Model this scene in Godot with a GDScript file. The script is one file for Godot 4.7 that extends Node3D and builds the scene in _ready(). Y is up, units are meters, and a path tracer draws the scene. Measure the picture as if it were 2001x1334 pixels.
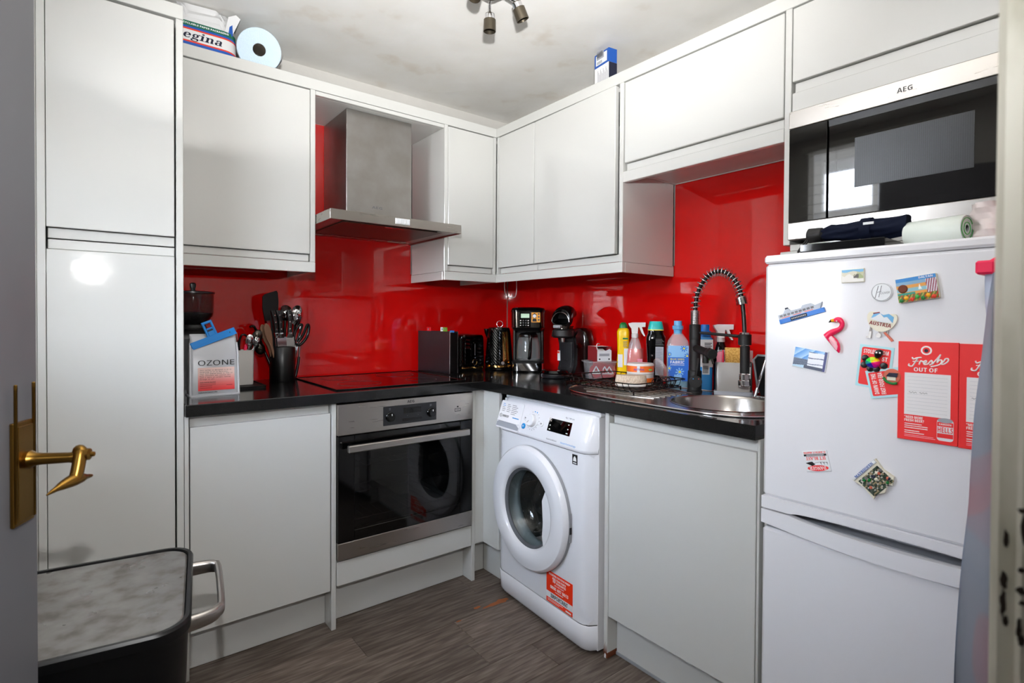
extends Node3D
# A small fitted kitchen. Wall back lies in z = 0, wall right in x = 0, the corner of both is the origin; y is up, metres.
var M := {}
var taken := {}
var rng := RandomNumberGenerator.new()
const WT := 0.911       # top of the worktop
const CEIL := 2.39

# ---------- names, things, parts ----------
func numbered(called: String) -> String:
	if not taken.has(called):
		taken[called] = 0
		return called
	taken[called] += 1
	return "%s_%03d" % [called, taken[called]]

func tag(o: Node, label := "", category := "", group := "", kind := "") -> void:
	if label: o.set_meta("label", label)
	if category: o.set_meta("category", category)
	if group: o.set_meta("group", group)
	if kind: o.set_meta("kind", kind)

func thing(called: String, label: String, category: String, at := Vector3.ZERO, turn := 0.0, group := "") -> Node3D:
	var o := Node3D.new()
	o.name = numbered(called)
	add_child(o)
	o.position = at
	o.rotation.y = deg_to_rad(turn)
	tag(o, label, category, group)
	return o

func S() -> SurfaceTool:
	var st := SurfaceTool.new()
	st.begin(Mesh.PRIMITIVE_TRIANGLES)
	st.set_smooth_group(-1)
	return st

func part(parent: Node, called: String, st: SurfaceTool, m: Material, at := Vector3.ZERO, rot := Vector3.ZERO) -> MeshInstance3D:
	st.generate_normals()
	var o := MeshInstance3D.new()
	o.mesh = st.commit()
	o.mesh.surface_set_material(0, m)
	o.name = called if parent != self else numbered(called)
	parent.add_child(o, true)
	o.position = at
	o.rotation_degrees = rot
	return o

func lone(called: String, label: String, category: String, st: SurfaceTool, m: Material, at := Vector3.ZERO, rot := Vector3.ZERO, group := "") -> MeshInstance3D:
	var o := part(self, called, st, m, at, rot)
	tag(o, label, category, group)
	return o

func struct(called: String, label := "", category := "", at := Vector3.ZERO) -> Node3D:
	var o := Node3D.new()
	o.name = called
	add_child(o)
	o.position = at
	tag(o, label, category, "", "structure")
	return o

# ---------- shapes ----------
func qo(st: SurfaceTool, a: Vector3, b: Vector3, c: Vector3, d: Vector3, out: Vector3) -> void:
	if (b - a).cross(c - a).dot(out) < 0.0 or ((b - a).cross(c - a).length() < 1e-12 and (c - a).cross(d - a).dot(out) < 0.0):
		var t := b; b = d; d = t
	st.add_vertex(a); st.add_vertex(c); st.add_vertex(b)
	st.add_vertex(a); st.add_vertex(d); st.add_vertex(c)

func tro(st: SurfaceTool, a: Vector3, b: Vector3, c: Vector3, out: Vector3) -> void:
	if (b - a).cross(c - a).dot(out) < 0.0:
		var t := b; b = c; c = t
	st.add_vertex(a); st.add_vertex(c); st.add_vertex(b)

# a box from lo to hi with chamfered edges
func bx(st: SurfaceTool, lo: Vector3, hi: Vector3, b := 0.0015, xf := Transform3D.IDENTITY) -> SurfaceTool:
	st.set_smooth_group(-1)
	var c := (lo + hi) / 2.0
	var h := ((hi - lo) / 2.0).abs()
	b = minf(b, minf(h.x, minf(h.y, h.z)) * 0.49)
	var g := h - Vector3(b, b, b)
	var V := func(s: Vector3, ax: int) -> Vector3:
		var p := Vector3(s.x * g.x, s.y * g.y, s.z * g.z)
		p[ax] = s[ax] * h[ax]
		return xf * (c + p)
	for ax in 3:
		var u := (ax + 1) % 3
		var w := (ax + 2) % 3
		for s in [-1.0, 1.0]:
			var q := []
			for k in [[-1, -1], [1, -1], [1, 1], [-1, 1]]:
				var sg := Vector3.ZERO
				sg[ax] = s; sg[u] = k[0]; sg[w] = k[1]
				q.append(V.call(sg, ax))
			var out := Vector3.ZERO
			out[ax] = s
			qo(st, q[0], q[1], q[2], q[3], xf.basis * out)
	if b > 0.0:
		for ax in 3:                                  # edges along ax, between faces u and w
			var u := (ax + 1) % 3
			var w := (ax + 2) % 3
			for su in [-1.0, 1.0]:
				for sw in [-1.0, 1.0]:
					var s0 := Vector3.ZERO
					s0[ax] = -1; s0[u] = su; s0[w] = sw
					var s1 := s0
					s1[ax] = 1
					var out := Vector3.ZERO
					out[u] = su; out[w] = sw
					qo(st, V.call(s0, u), V.call(s1, u), V.call(s1, w), V.call(s0, w), xf.basis * out)
		for sx in [-1.0, 1.0]:
			for sy in [-1.0, 1.0]:
				for sz in [-1.0, 1.0]:
					var s := Vector3(sx, sy, sz)
					tro(st, V.call(s, 0), V.call(s, 1), V.call(s, 2), xf.basis * s)
	return st

# skin a stack of rings that run from +x towards +z and rise along +y (flip for the other way round)
func loft(st: SurfaceTool, rings: Array, cap0 := true, cap1 := true, flip := false, hard := 0.6) -> SurfaceTool:
	var g := 0
	var n: int = rings[0].size()
	for i in rings.size() - 1:
		if i > 0:
			var worst := 0.0
			for j in [0, n / 3, (2 * n) / 3]:
				var d1: Vector3 = rings[i][j] - rings[i - 1][j]
				var d2: Vector3 = rings[i + 1][j] - rings[i][j]
				if d1.length() > 1e-6 and d2.length() > 1e-6:
					worst = maxf(worst, d1.angle_to(d2))
			if worst > hard: g += 1
		st.set_smooth_group(g)
		for j in n:
			var a: Vector3 = rings[i][j]
			var b: Vector3 = rings[i + 1][j]
			var c: Vector3 = rings[i + 1][(j + 1) % n]
			var d: Vector3 = rings[i][(j + 1) % n]
			if flip:
				st.add_vertex(a); st.add_vertex(b); st.add_vertex(c)
				st.add_vertex(a); st.add_vertex(c); st.add_vertex(d)
			else:
				st.add_vertex(a); st.add_vertex(c); st.add_vertex(b)
				st.add_vertex(a); st.add_vertex(d); st.add_vertex(c)
	st.set_smooth_group(-1)
	for e in 2:
		if (cap0 if e == 0 else cap1):
			var r: Array = Array(rings[0] if e == 0 else rings[-1])
			var m := Vector3.ZERO
			for p in r: m += p
			m /= r.size()
			for j in n:
				var up := (e == 1) != flip
				if up:
					st.add_vertex(m); st.add_vertex(r[j]); st.add_vertex(r[(j + 1) % n])
				else:
					st.add_vertex(m); st.add_vertex(r[(j + 1) % n]); st.add_vertex(r[j])
	return st

func ring(r: float, y: float, seg := 24, off := Vector2.ZERO, rz := -1.0) -> PackedVector3Array:
	var p := PackedVector3Array()
	for k in seg:
		var t := TAU * k / seg
		p.append(Vector3(off.x + r * cos(t), y, off.y + (r if rz < 0.0 else rz) * sin(t)))
	return p

# a rounded rectangle w by d with corner radius r at height y
func rrect(w: float, d: float, r: float, y: float, seg := 4, off := Vector2.ZERO) -> PackedVector3Array:
	var p := PackedVector3Array()
	r = minf(r, minf(w, d) / 2.0 - 1e-4)
	for q in 4:
		var cx := (w / 2.0 - r) * (1.0 if q == 0 or q == 3 else -1.0)
		var cz := (d / 2.0 - r) * (1.0 if q < 2 else -1.0)
		for k in seg + 1:
			var t := PI / 2.0 * (q + float(k) / seg)
			p.append(Vector3(off.x + cx + r * cos(t), y, off.y + cz + r * sin(t)))
	return p

func moved(rings: Array, xf: Transform3D) -> Array:
	var out := []
	for r in rings: out.append(xf * r)
	return out

# turned shape: profile of (radius, height)
func lathe(st: SurfaceTool, prof: Array, seg := 28, xf := Transform3D.IDENTITY, hard := 0.6, open := false) -> SurfaceTool:
	var rings := []
	for p in prof: rings.append(ring(maxf(p.x, 1e-5), p.y, seg))
	return loft(st, moved(rings, xf), prof[0].x > 1e-4 and not open, prof[-1].x > 1e-4 and not open, false, hard)

func disc_axis(axis: Vector3, at := Vector3.ZERO) -> Transform3D:   # turns +y into axis
	var y := axis.normalized()
	var x := y.cross(Vector3(0, 0, 1) if absf(y.z) < 0.9 else Vector3(1, 0, 0)).normalized()
	return Transform3D(Basis(x, y, x.cross(y)), at)

func tube(st: SurfaceTool, path: Array, r, seg := 8, closed := false) -> SurfaceTool:
	var n := path.size()
	var rings := []
	var nn := Vector3.ZERO
	for i in n:
		var t: Vector3 = (path[(i + 1) % n] - path[(i - 1 + n) % n]) if closed else (path[mini(i + 1, n - 1)] - path[maxi(i - 1, 0)])
		t = t.normalized()
		if i == 0:
			nn = t.cross(Vector3.UP if absf(t.y) < 0.9 else Vector3.RIGHT).normalized()
		else:
			nn = (nn - t * nn.dot(t)).normalized()
		var b := nn.cross(t)
		var rr: float = r[i] if r is Array else r
		var p := PackedVector3Array()
		for k in seg:
			var a := TAU * k / seg
			p.append(path[i] + (nn * cos(a) + b * sin(a)) * rr)
		rings.append(p)
	if closed:
		rings.append(rings[0])
	return loft(st, rings, not closed, not closed, false, 1.2)

func curve(pts: Array, steps := 6) -> Array:      # smooth line through the points
	var out := []
	var n := pts.size()
	for i in n - 1:
		var p0: Vector3 = pts[maxi(i - 1, 0)]
		var p3: Vector3 = pts[mini(i + 2, n - 1)]
		for k in steps:
			out.append(pts[i].cubic_interpolate(pts[i + 1], p0, p3, float(k) / steps))
	out.append(pts[-1])
	return out

# flat outline in x and y, pushed from z0 to z1
func prism(st: SurfaceTool, poly: Array, z0: float, z1: float, xf := Transform3D.IDENTITY, smooth := false) -> SurfaceTool:
	var p := PackedVector2Array(poly)
	if Geometry2D.is_polygon_clockwise(p): p.reverse()
	var idx := Geometry2D.triangulate_polygon(p)
	st.set_smooth_group(-1)
	for k in range(0, idx.size(), 3):
		var a := p[idx[k]]; var b := p[idx[k + 1]]; var c := p[idx[k + 2]]
		tro(st, xf * Vector3(a.x, a.y, z1), xf * Vector3(b.x, b.y, z1), xf * Vector3(c.x, c.y, z1), xf.basis * Vector3(0, 0, 1))
		tro(st, xf * Vector3(a.x, a.y, z0), xf * Vector3(b.x, b.y, z0), xf * Vector3(c.x, c.y, z0), xf.basis * Vector3(0, 0, -1))
	st.set_smooth_group(7 if smooth else -1)
	for k in p.size():
		var a := p[k]; var b := p[(k + 1) % p.size()]
		var out := Vector3(b.y - a.y, a.x - b.x, 0)
		qo(st, xf * Vector3(a.x, a.y, z0), xf * Vector3(b.x, b.y, z0), xf * Vector3(b.x, b.y, z1), xf * Vector3(a.x, a.y, z1), xf.basis * out)
	return st

func circle2(r: float, seg := 24, at := Vector2.ZERO, ry := -1.0) -> Array:
	var o := []
	for k in seg: o.append(at + Vector2(r * cos(TAU * k / seg), (r if ry < 0 else ry) * sin(TAU * k / seg)))
	return o

func rr2(w: float, h: float, r: float, at := Vector2.ZERO, seg := 4) -> Array:
	var o := []
	for q in rrect(w, h, r, 0, seg): o.append(at + Vector2(q.x, q.z))
	return o

# a flat ring between an outline and a round hole, both at height y0..y1 (outline must be seen whole from the hole's centre)
func plate_with_hole(st: SurfaceTool, outline: Array, centre: Vector2, r: float, y0: float, y1: float, seg := 96) -> SurfaceTool:
	var angles := []
	for k in seg: angles.append(TAU * k / seg)
	for p in outline: angles.append(fposmod((p - centre).angle(), TAU))
	angles.sort()
	var o := []
	var i := []
	for t in angles:
		var d := Vector2(cos(t), sin(t))
		var best := 1e9
		for k in outline.size():
			var hit = Geometry2D.segment_intersects_segment(centre, centre + d * 9.0, outline[k], outline[(k + 1) % outline.size()])
			if hit != null: best = minf(best, centre.distance_to(hit))
		if best > 8.0: continue
		o.append(centre + d * best)
		i.append(centre + d * r)
	st.set_smooth_group(-1)
	for k in o.size():
		var m := (k + 1) % o.size()
		var v := func(p: Vector2, y: float) -> Vector3: return Vector3(p.x, y, p.y)
		if o[k].distance_to(o[m]) < 1e-6 and i[k].distance_to(i[m]) < 1e-6: continue
		qo(st, v.call(i[k], y1), v.call(o[k], y1), v.call(o[m], y1), v.call(i[m], y1), Vector3.UP)
		qo(st, v.call(i[k], y0), v.call(o[k], y0), v.call(o[m], y0), v.call(i[m], y0), Vector3.DOWN)
		var mid: Vector2 = (o[k] + o[m]) / 2.0 - centre
		qo(st, v.call(o[k], y0), v.call(o[m], y0), v.call(o[m], y1), v.call(o[k], y1), Vector3(mid.x, 0, mid.y))
		qo(st, v.call(i[k], y0), v.call(i[m], y0), v.call(i[m], y1), v.call(i[k], y1), Vector3(-mid.x, 0, -mid.y))
	return st

# flat lettering facing +z, cap height h
func txt(parent: Node, s: String, h: float, at: Vector3, m: Material, rot := Vector3.ZERO, bold := true, serif := false, width := 0.0, called := "lettering", slant := 0.0, mono := false) -> MeshInstance3D:
	var t := TextMesh.new()
	var f := SystemFont.new()
	f.font_names = PackedStringArray(["Droid Sans Mono" if mono else "Droid Serif" if serif else "Droid Sans"])
	f.font_weight = 700 if bold else 400
	t.font = f
	t.text = s
	t.font_size = 48
	t.pixel_size = h / (0.72 * 48.0)
	t.depth = 0.0006
	t.curve_step = 3.0
	var o := MeshInstance3D.new()
	o.mesh = t
	o.material_override = m
	o.name = called
	parent.add_child(o, true)
	o.position = at
	o.rotation_degrees = rot
	if width > 0.0:
		var w := t.get_aabb().size.x
		if w > 0.001: o.scale.x = width / w
	if slant != 0.0:
		o.transform.basis = o.transform.basis * Basis(Vector3(1, 0, 0), Vector3(slant, 1, 0), Vector3(0, 0, 1))
	return o

# a flat print with its own picture, facing +z
func picture(parent: Node, called: String, w: float, h: float, m: Material, at: Vector3, rot := Vector3.ZERO, t := 0.0006) -> MeshInstance3D:
	var st := S()
	var c := [Vector3(-w / 2, -h / 2, t), Vector3(w / 2, -h / 2, t), Vector3(w / 2, h / 2, t), Vector3(-w / 2, h / 2, t)]
	var uv := [Vector2(0, 1), Vector2(1, 1), Vector2(1, 0), Vector2(0, 0)]
	for k in [0, 2, 1, 0, 3, 2]:
		st.set_uv(uv[k])
		st.add_vertex(c[k])
	st.set_uv(Vector2(0, 0))
	for k in 4:
		var a: Vector3 = c[k]; var b: Vector3 = c[(k + 1) % 4]
		qo(st, a, b, Vector3(b.x, b.y, 0), Vector3(a.x, a.y, 0), (a + b) * Vector3(1, 1, 0))
	return part(parent, called, st, m, at, rot)

# ---------- materials ----------
func mat(called: String, c: Color, rough := 0.5, metal := 0.0, spec := 0.5) -> StandardMaterial3D:
	var m := StandardMaterial3D.new()
	m.resource_name = called
	m.albedo_color = c
	m.roughness = rough
	m.metallic = metal
	m.metallic_specular = spec
	M[called] = m
	return m

func ntex(freq: float, ramp: Array, size := 256, kind := FastNoiseLite.TYPE_SIMPLEX_SMOOTH, octaves := 4, normal := false, seed_ := 1, bump := 4.0) -> NoiseTexture2D:
	var n := FastNoiseLite.new()
	n.noise_type = kind
	n.frequency = freq
	n.fractal_octaves = octaves
	n.seed = seed_
	var t := NoiseTexture2D.new()
	t.width = size; t.height = size
	t.seamless = true
	t.noise = n
	if normal:
		t.as_normal_map = true
		t.bump_strength = bump
	elif ramp.size():
		var g := Gradient.new()
		g.offsets = PackedFloat32Array(ramp.map(func(e): return e[0]))
		g.colors = PackedColorArray(ramp.map(func(e): return e[1]))
		t.color_ramp = g
	return t

func tri_(m: StandardMaterial3D, sc: Vector3, world := true) -> StandardMaterial3D:
	m.uv1_triplanar = true
	m.uv1_world_triplanar = world
	m.uv1_scale = sc
	return m

func grey(v: float) -> Color: return Color(v, v, v)

func paint(w: int, h: int, f: Callable) -> ImageTexture:
	var im := Image.create(w, h, false, Image.FORMAT_RGB8)
	for y in h:
		for x in w:
			im.set_pixel(x, y, f.call((x + 0.5) / w, (y + 0.5) / h))
	return ImageTexture.create_from_image(im)

func print_mat(called: String, t: Texture2D, rough := 0.4) -> StandardMaterial3D:
	var m := mat(called, Color.WHITE, rough)
	m.albedo_texture = t
	m.texture_repeat = false
	return m

func materials() -> void:
	var peel := ntex(0.02, [], 256, FastNoiseLite.TYPE_SIMPLEX_SMOOTH, 2, true, 3, 2.0)
	var m := mat("gloss_grey", Color(0.80, 0.80, 0.785), 0.07, 0.0, 0.5)
	m.normal_enabled = true; m.normal_texture = peel; m.normal_scale = 0.05
	m.clearcoat_enabled = true; m.clearcoat = 0.4; m.clearcoat_roughness = 0.03
	tri_(m, Vector3(4, 4, 4))
	m = mat("satin_grey", Color(0.80, 0.80, 0.785), 0.38)
	m = mat("carcase_pine", Color(0.78, 0.72, 0.66), 0.5)
	m = mat("red_glass", Color(0.80, 0.045, 0.04), 0.035, 0.0, 0.6)
	m.clearcoat_enabled = true; m.clearcoat = 0.4; m.clearcoat_roughness = 0.02
	# black stone worktop with fine flecks
	m = mat("worktop", Color.WHITE, 0.13, 0.0, 0.5)
	m.albedo_texture = ntex(0.22, [[0.0, grey(0.03)], [0.52, grey(0.05)], [0.6, grey(0.11)], [0.8, grey(0.14)], [1.0, grey(0.4)]], 512, FastNoiseLite.TYPE_SIMPLEX, 2, false, 5)
	tri_(m, Vector3(3.5, 3.5, 3.5))
	# floor planks: grey brown wood grain that runs along x, four tones
	for k in 4:
		var b: float = [1.0, 0.93, 1.06, 0.98][k]
		m = mat("plank_%d" % k, Color(b, b * 0.995, b * 0.985), 0.42, 0.0, 0.4)
		m.albedo_texture = ntex(0.012, [[0.0, Color(0.28, 0.24, 0.21)], [0.35, Color(0.37, 0.325, 0.295)], [0.55, Color(0.42, 0.375, 0.345)], [0.72, Color(0.455, 0.415, 0.385)], [1.0, Color(0.54, 0.50, 0.47)]], 512, FastNoiseLite.TYPE_SIMPLEX_SMOOTH, 6, false, 11 + k)
		tri_(m, Vector3(0.8, 3.0, 9.0))
		m.uv1_offset = Vector3(0.37 * k, 0, 0.21 * k)
	m = mat("plank_core", Color(0.62, 0.36, 0.20), 0.8)
	m = mat("plaster", Color(0.80, 0.79, 0.77), 0.75, 0.0, 0.3)
	m.normal_enabled = true; m.normal_texture = ntex(0.02, [], 256, FastNoiseLite.TYPE_SIMPLEX_SMOOTH, 4, true, 8, 3.0); m.normal_scale = 0.35
	tri_(m, Vector3(1.6, 1.6, 1.6))
	m = mat("ceiling_paint", Color.WHITE, 0.7, 0.0, 0.3)
	m.albedo_texture = ntex(0.008, [[0.0, Color(0.85, 0.82, 0.78)], [0.3, Color(0.90, 0.89, 0.87)], [1.0, Color(0.92, 0.915, 0.905)]], 512, FastNoiseLite.TYPE_SIMPLEX_SMOOTH, 5, false, 21)
	m.normal_enabled = true; m.normal_texture = M.plaster.normal_texture; m.normal_scale = 0.12
	tri_(m, Vector3(0.8, 0.8, 0.8))
	m = mat("white_paint", Color(0.84, 0.83, 0.80), 0.4)
	m = mat("hall_paint", Color(0.80, 0.79, 0.77), 0.7)
	# door lining: cream gloss paint with worn grey patches
	m = mat("worn_paint", Color.WHITE, 0.38)
	m.albedo_texture = ntex(0.01, [[0.0, Color(0.60, 0.58, 0.50)], [0.22, Color(0.76, 0.75, 0.69)], [0.4, Color(0.83, 0.82, 0.77)], [1.0, Color(0.86, 0.85, 0.80)]], 512, FastNoiseLite.TYPE_SIMPLEX_SMOOTH, 5, false, 33)
	tri_(m, Vector3(2.2, 1.0, 2.2))
	m = mat("bare_timber", Color(0.16, 0.12, 0.09), 0.8)
	m = mat("chip_brown", Color(0.42, 0.20, 0.09), 0.75)
	m = mat("door_grey", Color(0.42, 0.42, 0.44), 0.33)
	# metals
	m = mat("steel", Color(0.70, 0.68, 0.655), 0.3, 1.0)
	m.roughness_texture = ntex(0.03, [[0.0, grey(0.9)], [1.0, grey(1.0)]], 256, FastNoiseLite.TYPE_SIMPLEX_SMOOTH, 3, false, 41)
	tri_(m, Vector3(0.8, 9, 0.8))
	m = mat("steel_smudged", Color(0.66, 0.65, 0.64), 0.42, 1.0)
	m.roughness_texture = ntex(0.012, [[0.0, grey(0.8)], [1.0, grey(1.0)]], 256, FastNoiseLite.TYPE_SIMPLEX_SMOOTH, 4, false, 43)
	m.albedo_texture = ntex(0.01, [[0.0, Color(0.93, 0.92, 0.90)], [1.0, Color(1, 1, 1)]], 256, FastNoiseLite.TYPE_SIMPLEX_SMOOTH, 5, false, 44)
	tri_(m, Vector3(3, 3, 3))
	mat("sink_steel", Color(0.74, 0.72, 0.70), 0.22, 1.0)
	mat("chrome", Color(0.86, 0.86, 0.87), 0.06, 1.0)
	mat("dark_chrome", Color(0.30, 0.28, 0.26), 0.12, 1.0)
	mat("gold", Color(0.83, 0.64, 0.36), 0.14, 1.0)
	mat("brass", Color(0.56, 0.42, 0.19), 0.3, 1.0)
	mat("alloy", Color(0.72, 0.70, 0.68), 0.33, 1.0)
	mat("bronze_grey", Color(0.36, 0.33, 0.28), 0.35, 0.8)
	mat("drum_steel", Color(0.62, 0.60, 0.57), 0.22, 1.0)
	# plastics and enamel
	m = mat("enamel", Color(0.90, 0.90, 0.915), 0.16)
	m.clearcoat_enabled = true; m.clearcoat = 0.3; m.clearcoat_roughness = 0.05
	mat("enamel_grey", Color(0.60, 0.61, 0.63), 0.35)
	mat("gap_grey", Color(0.33, 0.34, 0.36), 0.6)
	mat("rubber_grey", Color(0.36, 0.42, 0.44), 0.45)
	mat("white_plastic", Color(0.90, 0.90, 0.90), 0.35)
	mat("cream_plastic", Color(0.86, 0.85, 0.82), 0.4)
	mat("black_gloss", Color(0.012, 0.012, 0.013), 0.06, 0.0, 0.5)
	mat("black_glass", Color(0.008, 0.008, 0.009), 0.03, 0.0, 0.7)
	mat("black_plastic", Color(0.025, 0.025, 0.027), 0.32)
	mat("black_matte", Color(0.03, 0.03, 0.032), 0.55)
	mat("charcoal", Color(0.11, 0.115, 0.125), 0.3)
	mat("bin_black", Color(0.035, 0.036, 0.045), 0.38)
	mat("oven_shell", Color(0.55, 0.55, 0.55), 0.4, 0.6)
	mat("cavity", Color(0.30, 0.305, 0.31), 0.45)
	mat("ink", Color(0.04, 0.04, 0.05), 0.5)
	mat("ink_grey", Color(0.45, 0.45, 0.47), 0.5)
	mat("ink_blue", Color(0.10, 0.55, 0.82), 0.4)
	mat("white_ink", Color(0.93, 0.93, 0.92), 0.5)
	mat("clip_blue", Color(0.10, 0.52, 0.84), 0.32)
	mat("red_card", Color(0.93, 0.16, 0.16), 0.5)
	mat("pale_blue_card", Color(0.68, 0.86, 0.89), 0.5)
	mat("orange_card", Color(0.95, 0.20, 0.03), 0.45)
	mat("paper", Color(0.90, 0.89, 0.89), 0.8, 0.0, 0.2)
	mat("line_grey", Color(0.62, 0.63, 0.66), 0.7)
	m = mat("pale_tissue", Color(0.80, 0.87, 0.92), 0.9, 0.0, 0.1)
	m.normal_enabled = true; m.normal_texture = ntex(0.12, [], 256, FastNoiseLite.TYPE_CELLULAR, 1, true, 51, 4.0); m.normal_scale = 0.5
	tri_(m, Vector3(6, 6, 6), false)
	mat("wrap_white", Color(0.88, 0.88, 0.88), 0.28)
	mat("wrap_green", Color(0.03, 0.38, 0.28), 0.3)
	mat("wrap_blue", Color(0.08, 0.32, 0.66), 0.3)
	mat("wrap_red", Color(0.86, 0.22, 0.12), 0.3)
	mat("wrap_navy", Color(0.04, 0.07, 0.18), 0.35)
	mat("tube_card", Color(0.66, 0.62, 0.57), 0.8)
	mat("wood_spoon", Color(0.52, 0.38, 0.29), 0.6)
	mat("pot_white", Color(0.80, 0.79, 0.77), 0.3)
	m = mat("smoked_plastic", Color(0.05, 0.04, 0.04, 0.45), 0.08); m.transparency = BaseMaterial3D.TRANSPARENCY_ALPHA
	m = mat("clear_glass", Color(0.93, 0.95, 0.95, 0.08), 0.03); m.transparency = BaseMaterial3D.TRANSPARENCY_ALPHA
	m = mat("window_pane", Color(0.93, 0.96, 0.97, 0.05), 0.02); m.transparency = BaseMaterial3D.TRANSPARENCY_ALPHA
	m = mat("oven_pane", Color(0.012, 0.013, 0.014, 0.62), 0.03); m.transparency = BaseMaterial3D.TRANSPARENCY_ALPHA
	m = mat("porthole_glass", Color(0.32, 0.37, 0.38, 0.06), 0.02); m.transparency = BaseMaterial3D.TRANSPARENCY_ALPHA
	m = mat("clear_plastic", Color(0.90, 0.90, 0.91, 0.28), 0.16); m.transparency = BaseMaterial3D.TRANSPARENCY_ALPHA
	m = mat("frosted_tub", Color(0.86, 0.86, 0.88, 0.16), 0.12); m.transparency = BaseMaterial3D.TRANSPARENCY_ALPHA
	m = mat("pink_pane", Color(0.98, 0.86, 0.84, 0.2), 0.12); m.transparency = BaseMaterial3D.TRANSPARENCY_ALPHA
	m = mat("orange_liquid", Color(0.98, 0.20, 0.03, 0.78), 0.1); m.transparency = BaseMaterial3D.TRANSPARENCY_ALPHA
	mat("yellow_bottle", Color(0.97, 0.80, 0.02), 0.25)
	mat("green_cap", Color(0.02, 0.48, 0.20), 0.3)
	mat("teal_cap", Color(0.10, 0.72, 0.70), 0.3)
	mat("yellow_ink", Color(0.96, 0.90, 0.25), 0.4)
	mat("sky_cap", Color(0.38, 0.66, 0.84), 0.3)
	mat("mid_blue", Color(0.16, 0.42, 0.80), 0.35)
	mat("pale_blue", Color(0.55, 0.75, 0.92), 0.35)
	mat("dish_blue", Color(0.22, 0.58, 0.86), 0.25)
	mat("dish_cap", Color(0.05, 0.42, 0.76), 0.3)
	mat("label_white", Color(0.88, 0.89, 0.90), 0.45)
	mat("trigger_white", Color(0.87, 0.85, 0.84), 0.4)
	m = mat("sponge", Color.WHITE, 0.95, 0.0, 0.1)
	m.albedo_texture = ntex(0.06, [[0.0, Color(0.62, 0.40, 0.16)], [0.45, Color(0.85, 0.66, 0.36)], [1.0, Color(0.90, 0.75, 0.46)]], 256, FastNoiseLite.TYPE_CELLULAR, 2, false, 61)
	tri_(m, Vector3(10, 10, 10), false)
	mat("pink_sponge", Color(0.90, 0.55, 0.62), 0.95)
	mat("hot_pink", Color(0.95, 0.10, 0.32), 0.5)
	m = mat("bristle", Color.WHITE, 0.9, 0.0, 0.1)
	m.albedo_texture = ntex(0.05, [[0.0, Color(0.70, 0.60, 0.50)], [0.5, Color(0.84, 0.76, 0.68)], [1.0, Color(0.92, 0.87, 0.80)]], 256, FastNoiseLite.TYPE_SIMPLEX, 3, false, 63)
	tri_(m, Vector3(14, 4, 14), false)
	mat("tub_white", Color(0.88, 0.86, 0.84), 0.4)
	mat("tub_orange", Color(0.96, 0.45, 0.14), 0.45)
	mat("purple_ink", Color(0.42, 0.22, 0.62), 0.5)
	mat("navy_cloth", Color(0.06, 0.085, 0.16), 0.75, 0.0, 0.25)
	m = mat("bag_roll", Color(0.86, 0.89, 0.86), 0.35)
	mat("green_ink", Color(0.25, 0.68, 0.30), 0.5)
	m = mat("thin_bag", Color(0.93, 0.88, 0.87, 0.72), 0.3); m.transparency = BaseMaterial3D.TRANSPARENCY_ALPHA
	mat("salmon", Color(0.80, 0.40, 0.30), 0.5)
	m = mat("print_cloth", Color.WHITE, 0.85, 0.0, 0.2)
	m.albedo_texture = ntex(0.007, [[0.0, Color(0.88, 0.70, 0.76)], [0.3, Color(0.85, 0.74, 0.80)], [0.38, Color(0.76, 0.79, 0.87)], [0.7, Color(0.74, 0.79, 0.88)], [1.0, Color(0.80, 0.83, 0.90)]], 512, FastNoiseLite.TYPE_SIMPLEX_SMOOTH, 2, false, 71)
	tri_(m, Vector3(1.6, 1.0, 1.6))
	# worn metal lid of the bin: grey with brown smears
	m = mat("worn_lid", Color.WHITE, 0.36, 0.35)
	m.albedo_texture = ntex(0.018, [[0.0, Color(0.34, 0.31, 0.29)], [0.3, Color(0.44, 0.42, 0.405)], [0.5, Color(0.49, 0.48, 0.47)], [1.0, Color(0.56, 0.55, 0.54)]], 512, FastNoiseLite.TYPE_SIMPLEX_SMOOTH, 6, false, 81)
	m.roughness_texture = ntex(0.02, [[0.0, grey(0.7)], [1.0, grey(1.0)]], 256, FastNoiseLite.TYPE_SIMPLEX_SMOOTH, 4, false, 82)
	tri_(m, Vector3(1.6, 1.6, 1.6))
	mat("flamingo", Color(0.95, 0.14, 0.34), 0.25)
	mat("flamingo_pale", Color(0.96, 0.72, 0.76), 0.3)
	mat("beak", Color(0.95, 0.68, 0.03), 0.3)
	mat("silver_bag", Color(0.74, 0.75, 0.77), 0.35, 0.1)
	mat("brick_outside", Color(0.45, 0.36, 0.31), 0.9)
	mat("green_pcb", Color(0.72, 0.84, 0.72), 0.3)
	mat("sky_blue_ink", Color(0.42, 0.68, 0.85), 0.5)
	mat("ship_blue", Color(0.10, 0.45, 0.80), 0.4)
	mat("ship_white", Color(0.70, 0.73, 0.78), 0.4)
	mat("cream_resin", Color(0.88, 0.86, 0.78), 0.45)
	mat("maroon_ink", Color(0.55, 0.12, 0.14), 0.5)

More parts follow.
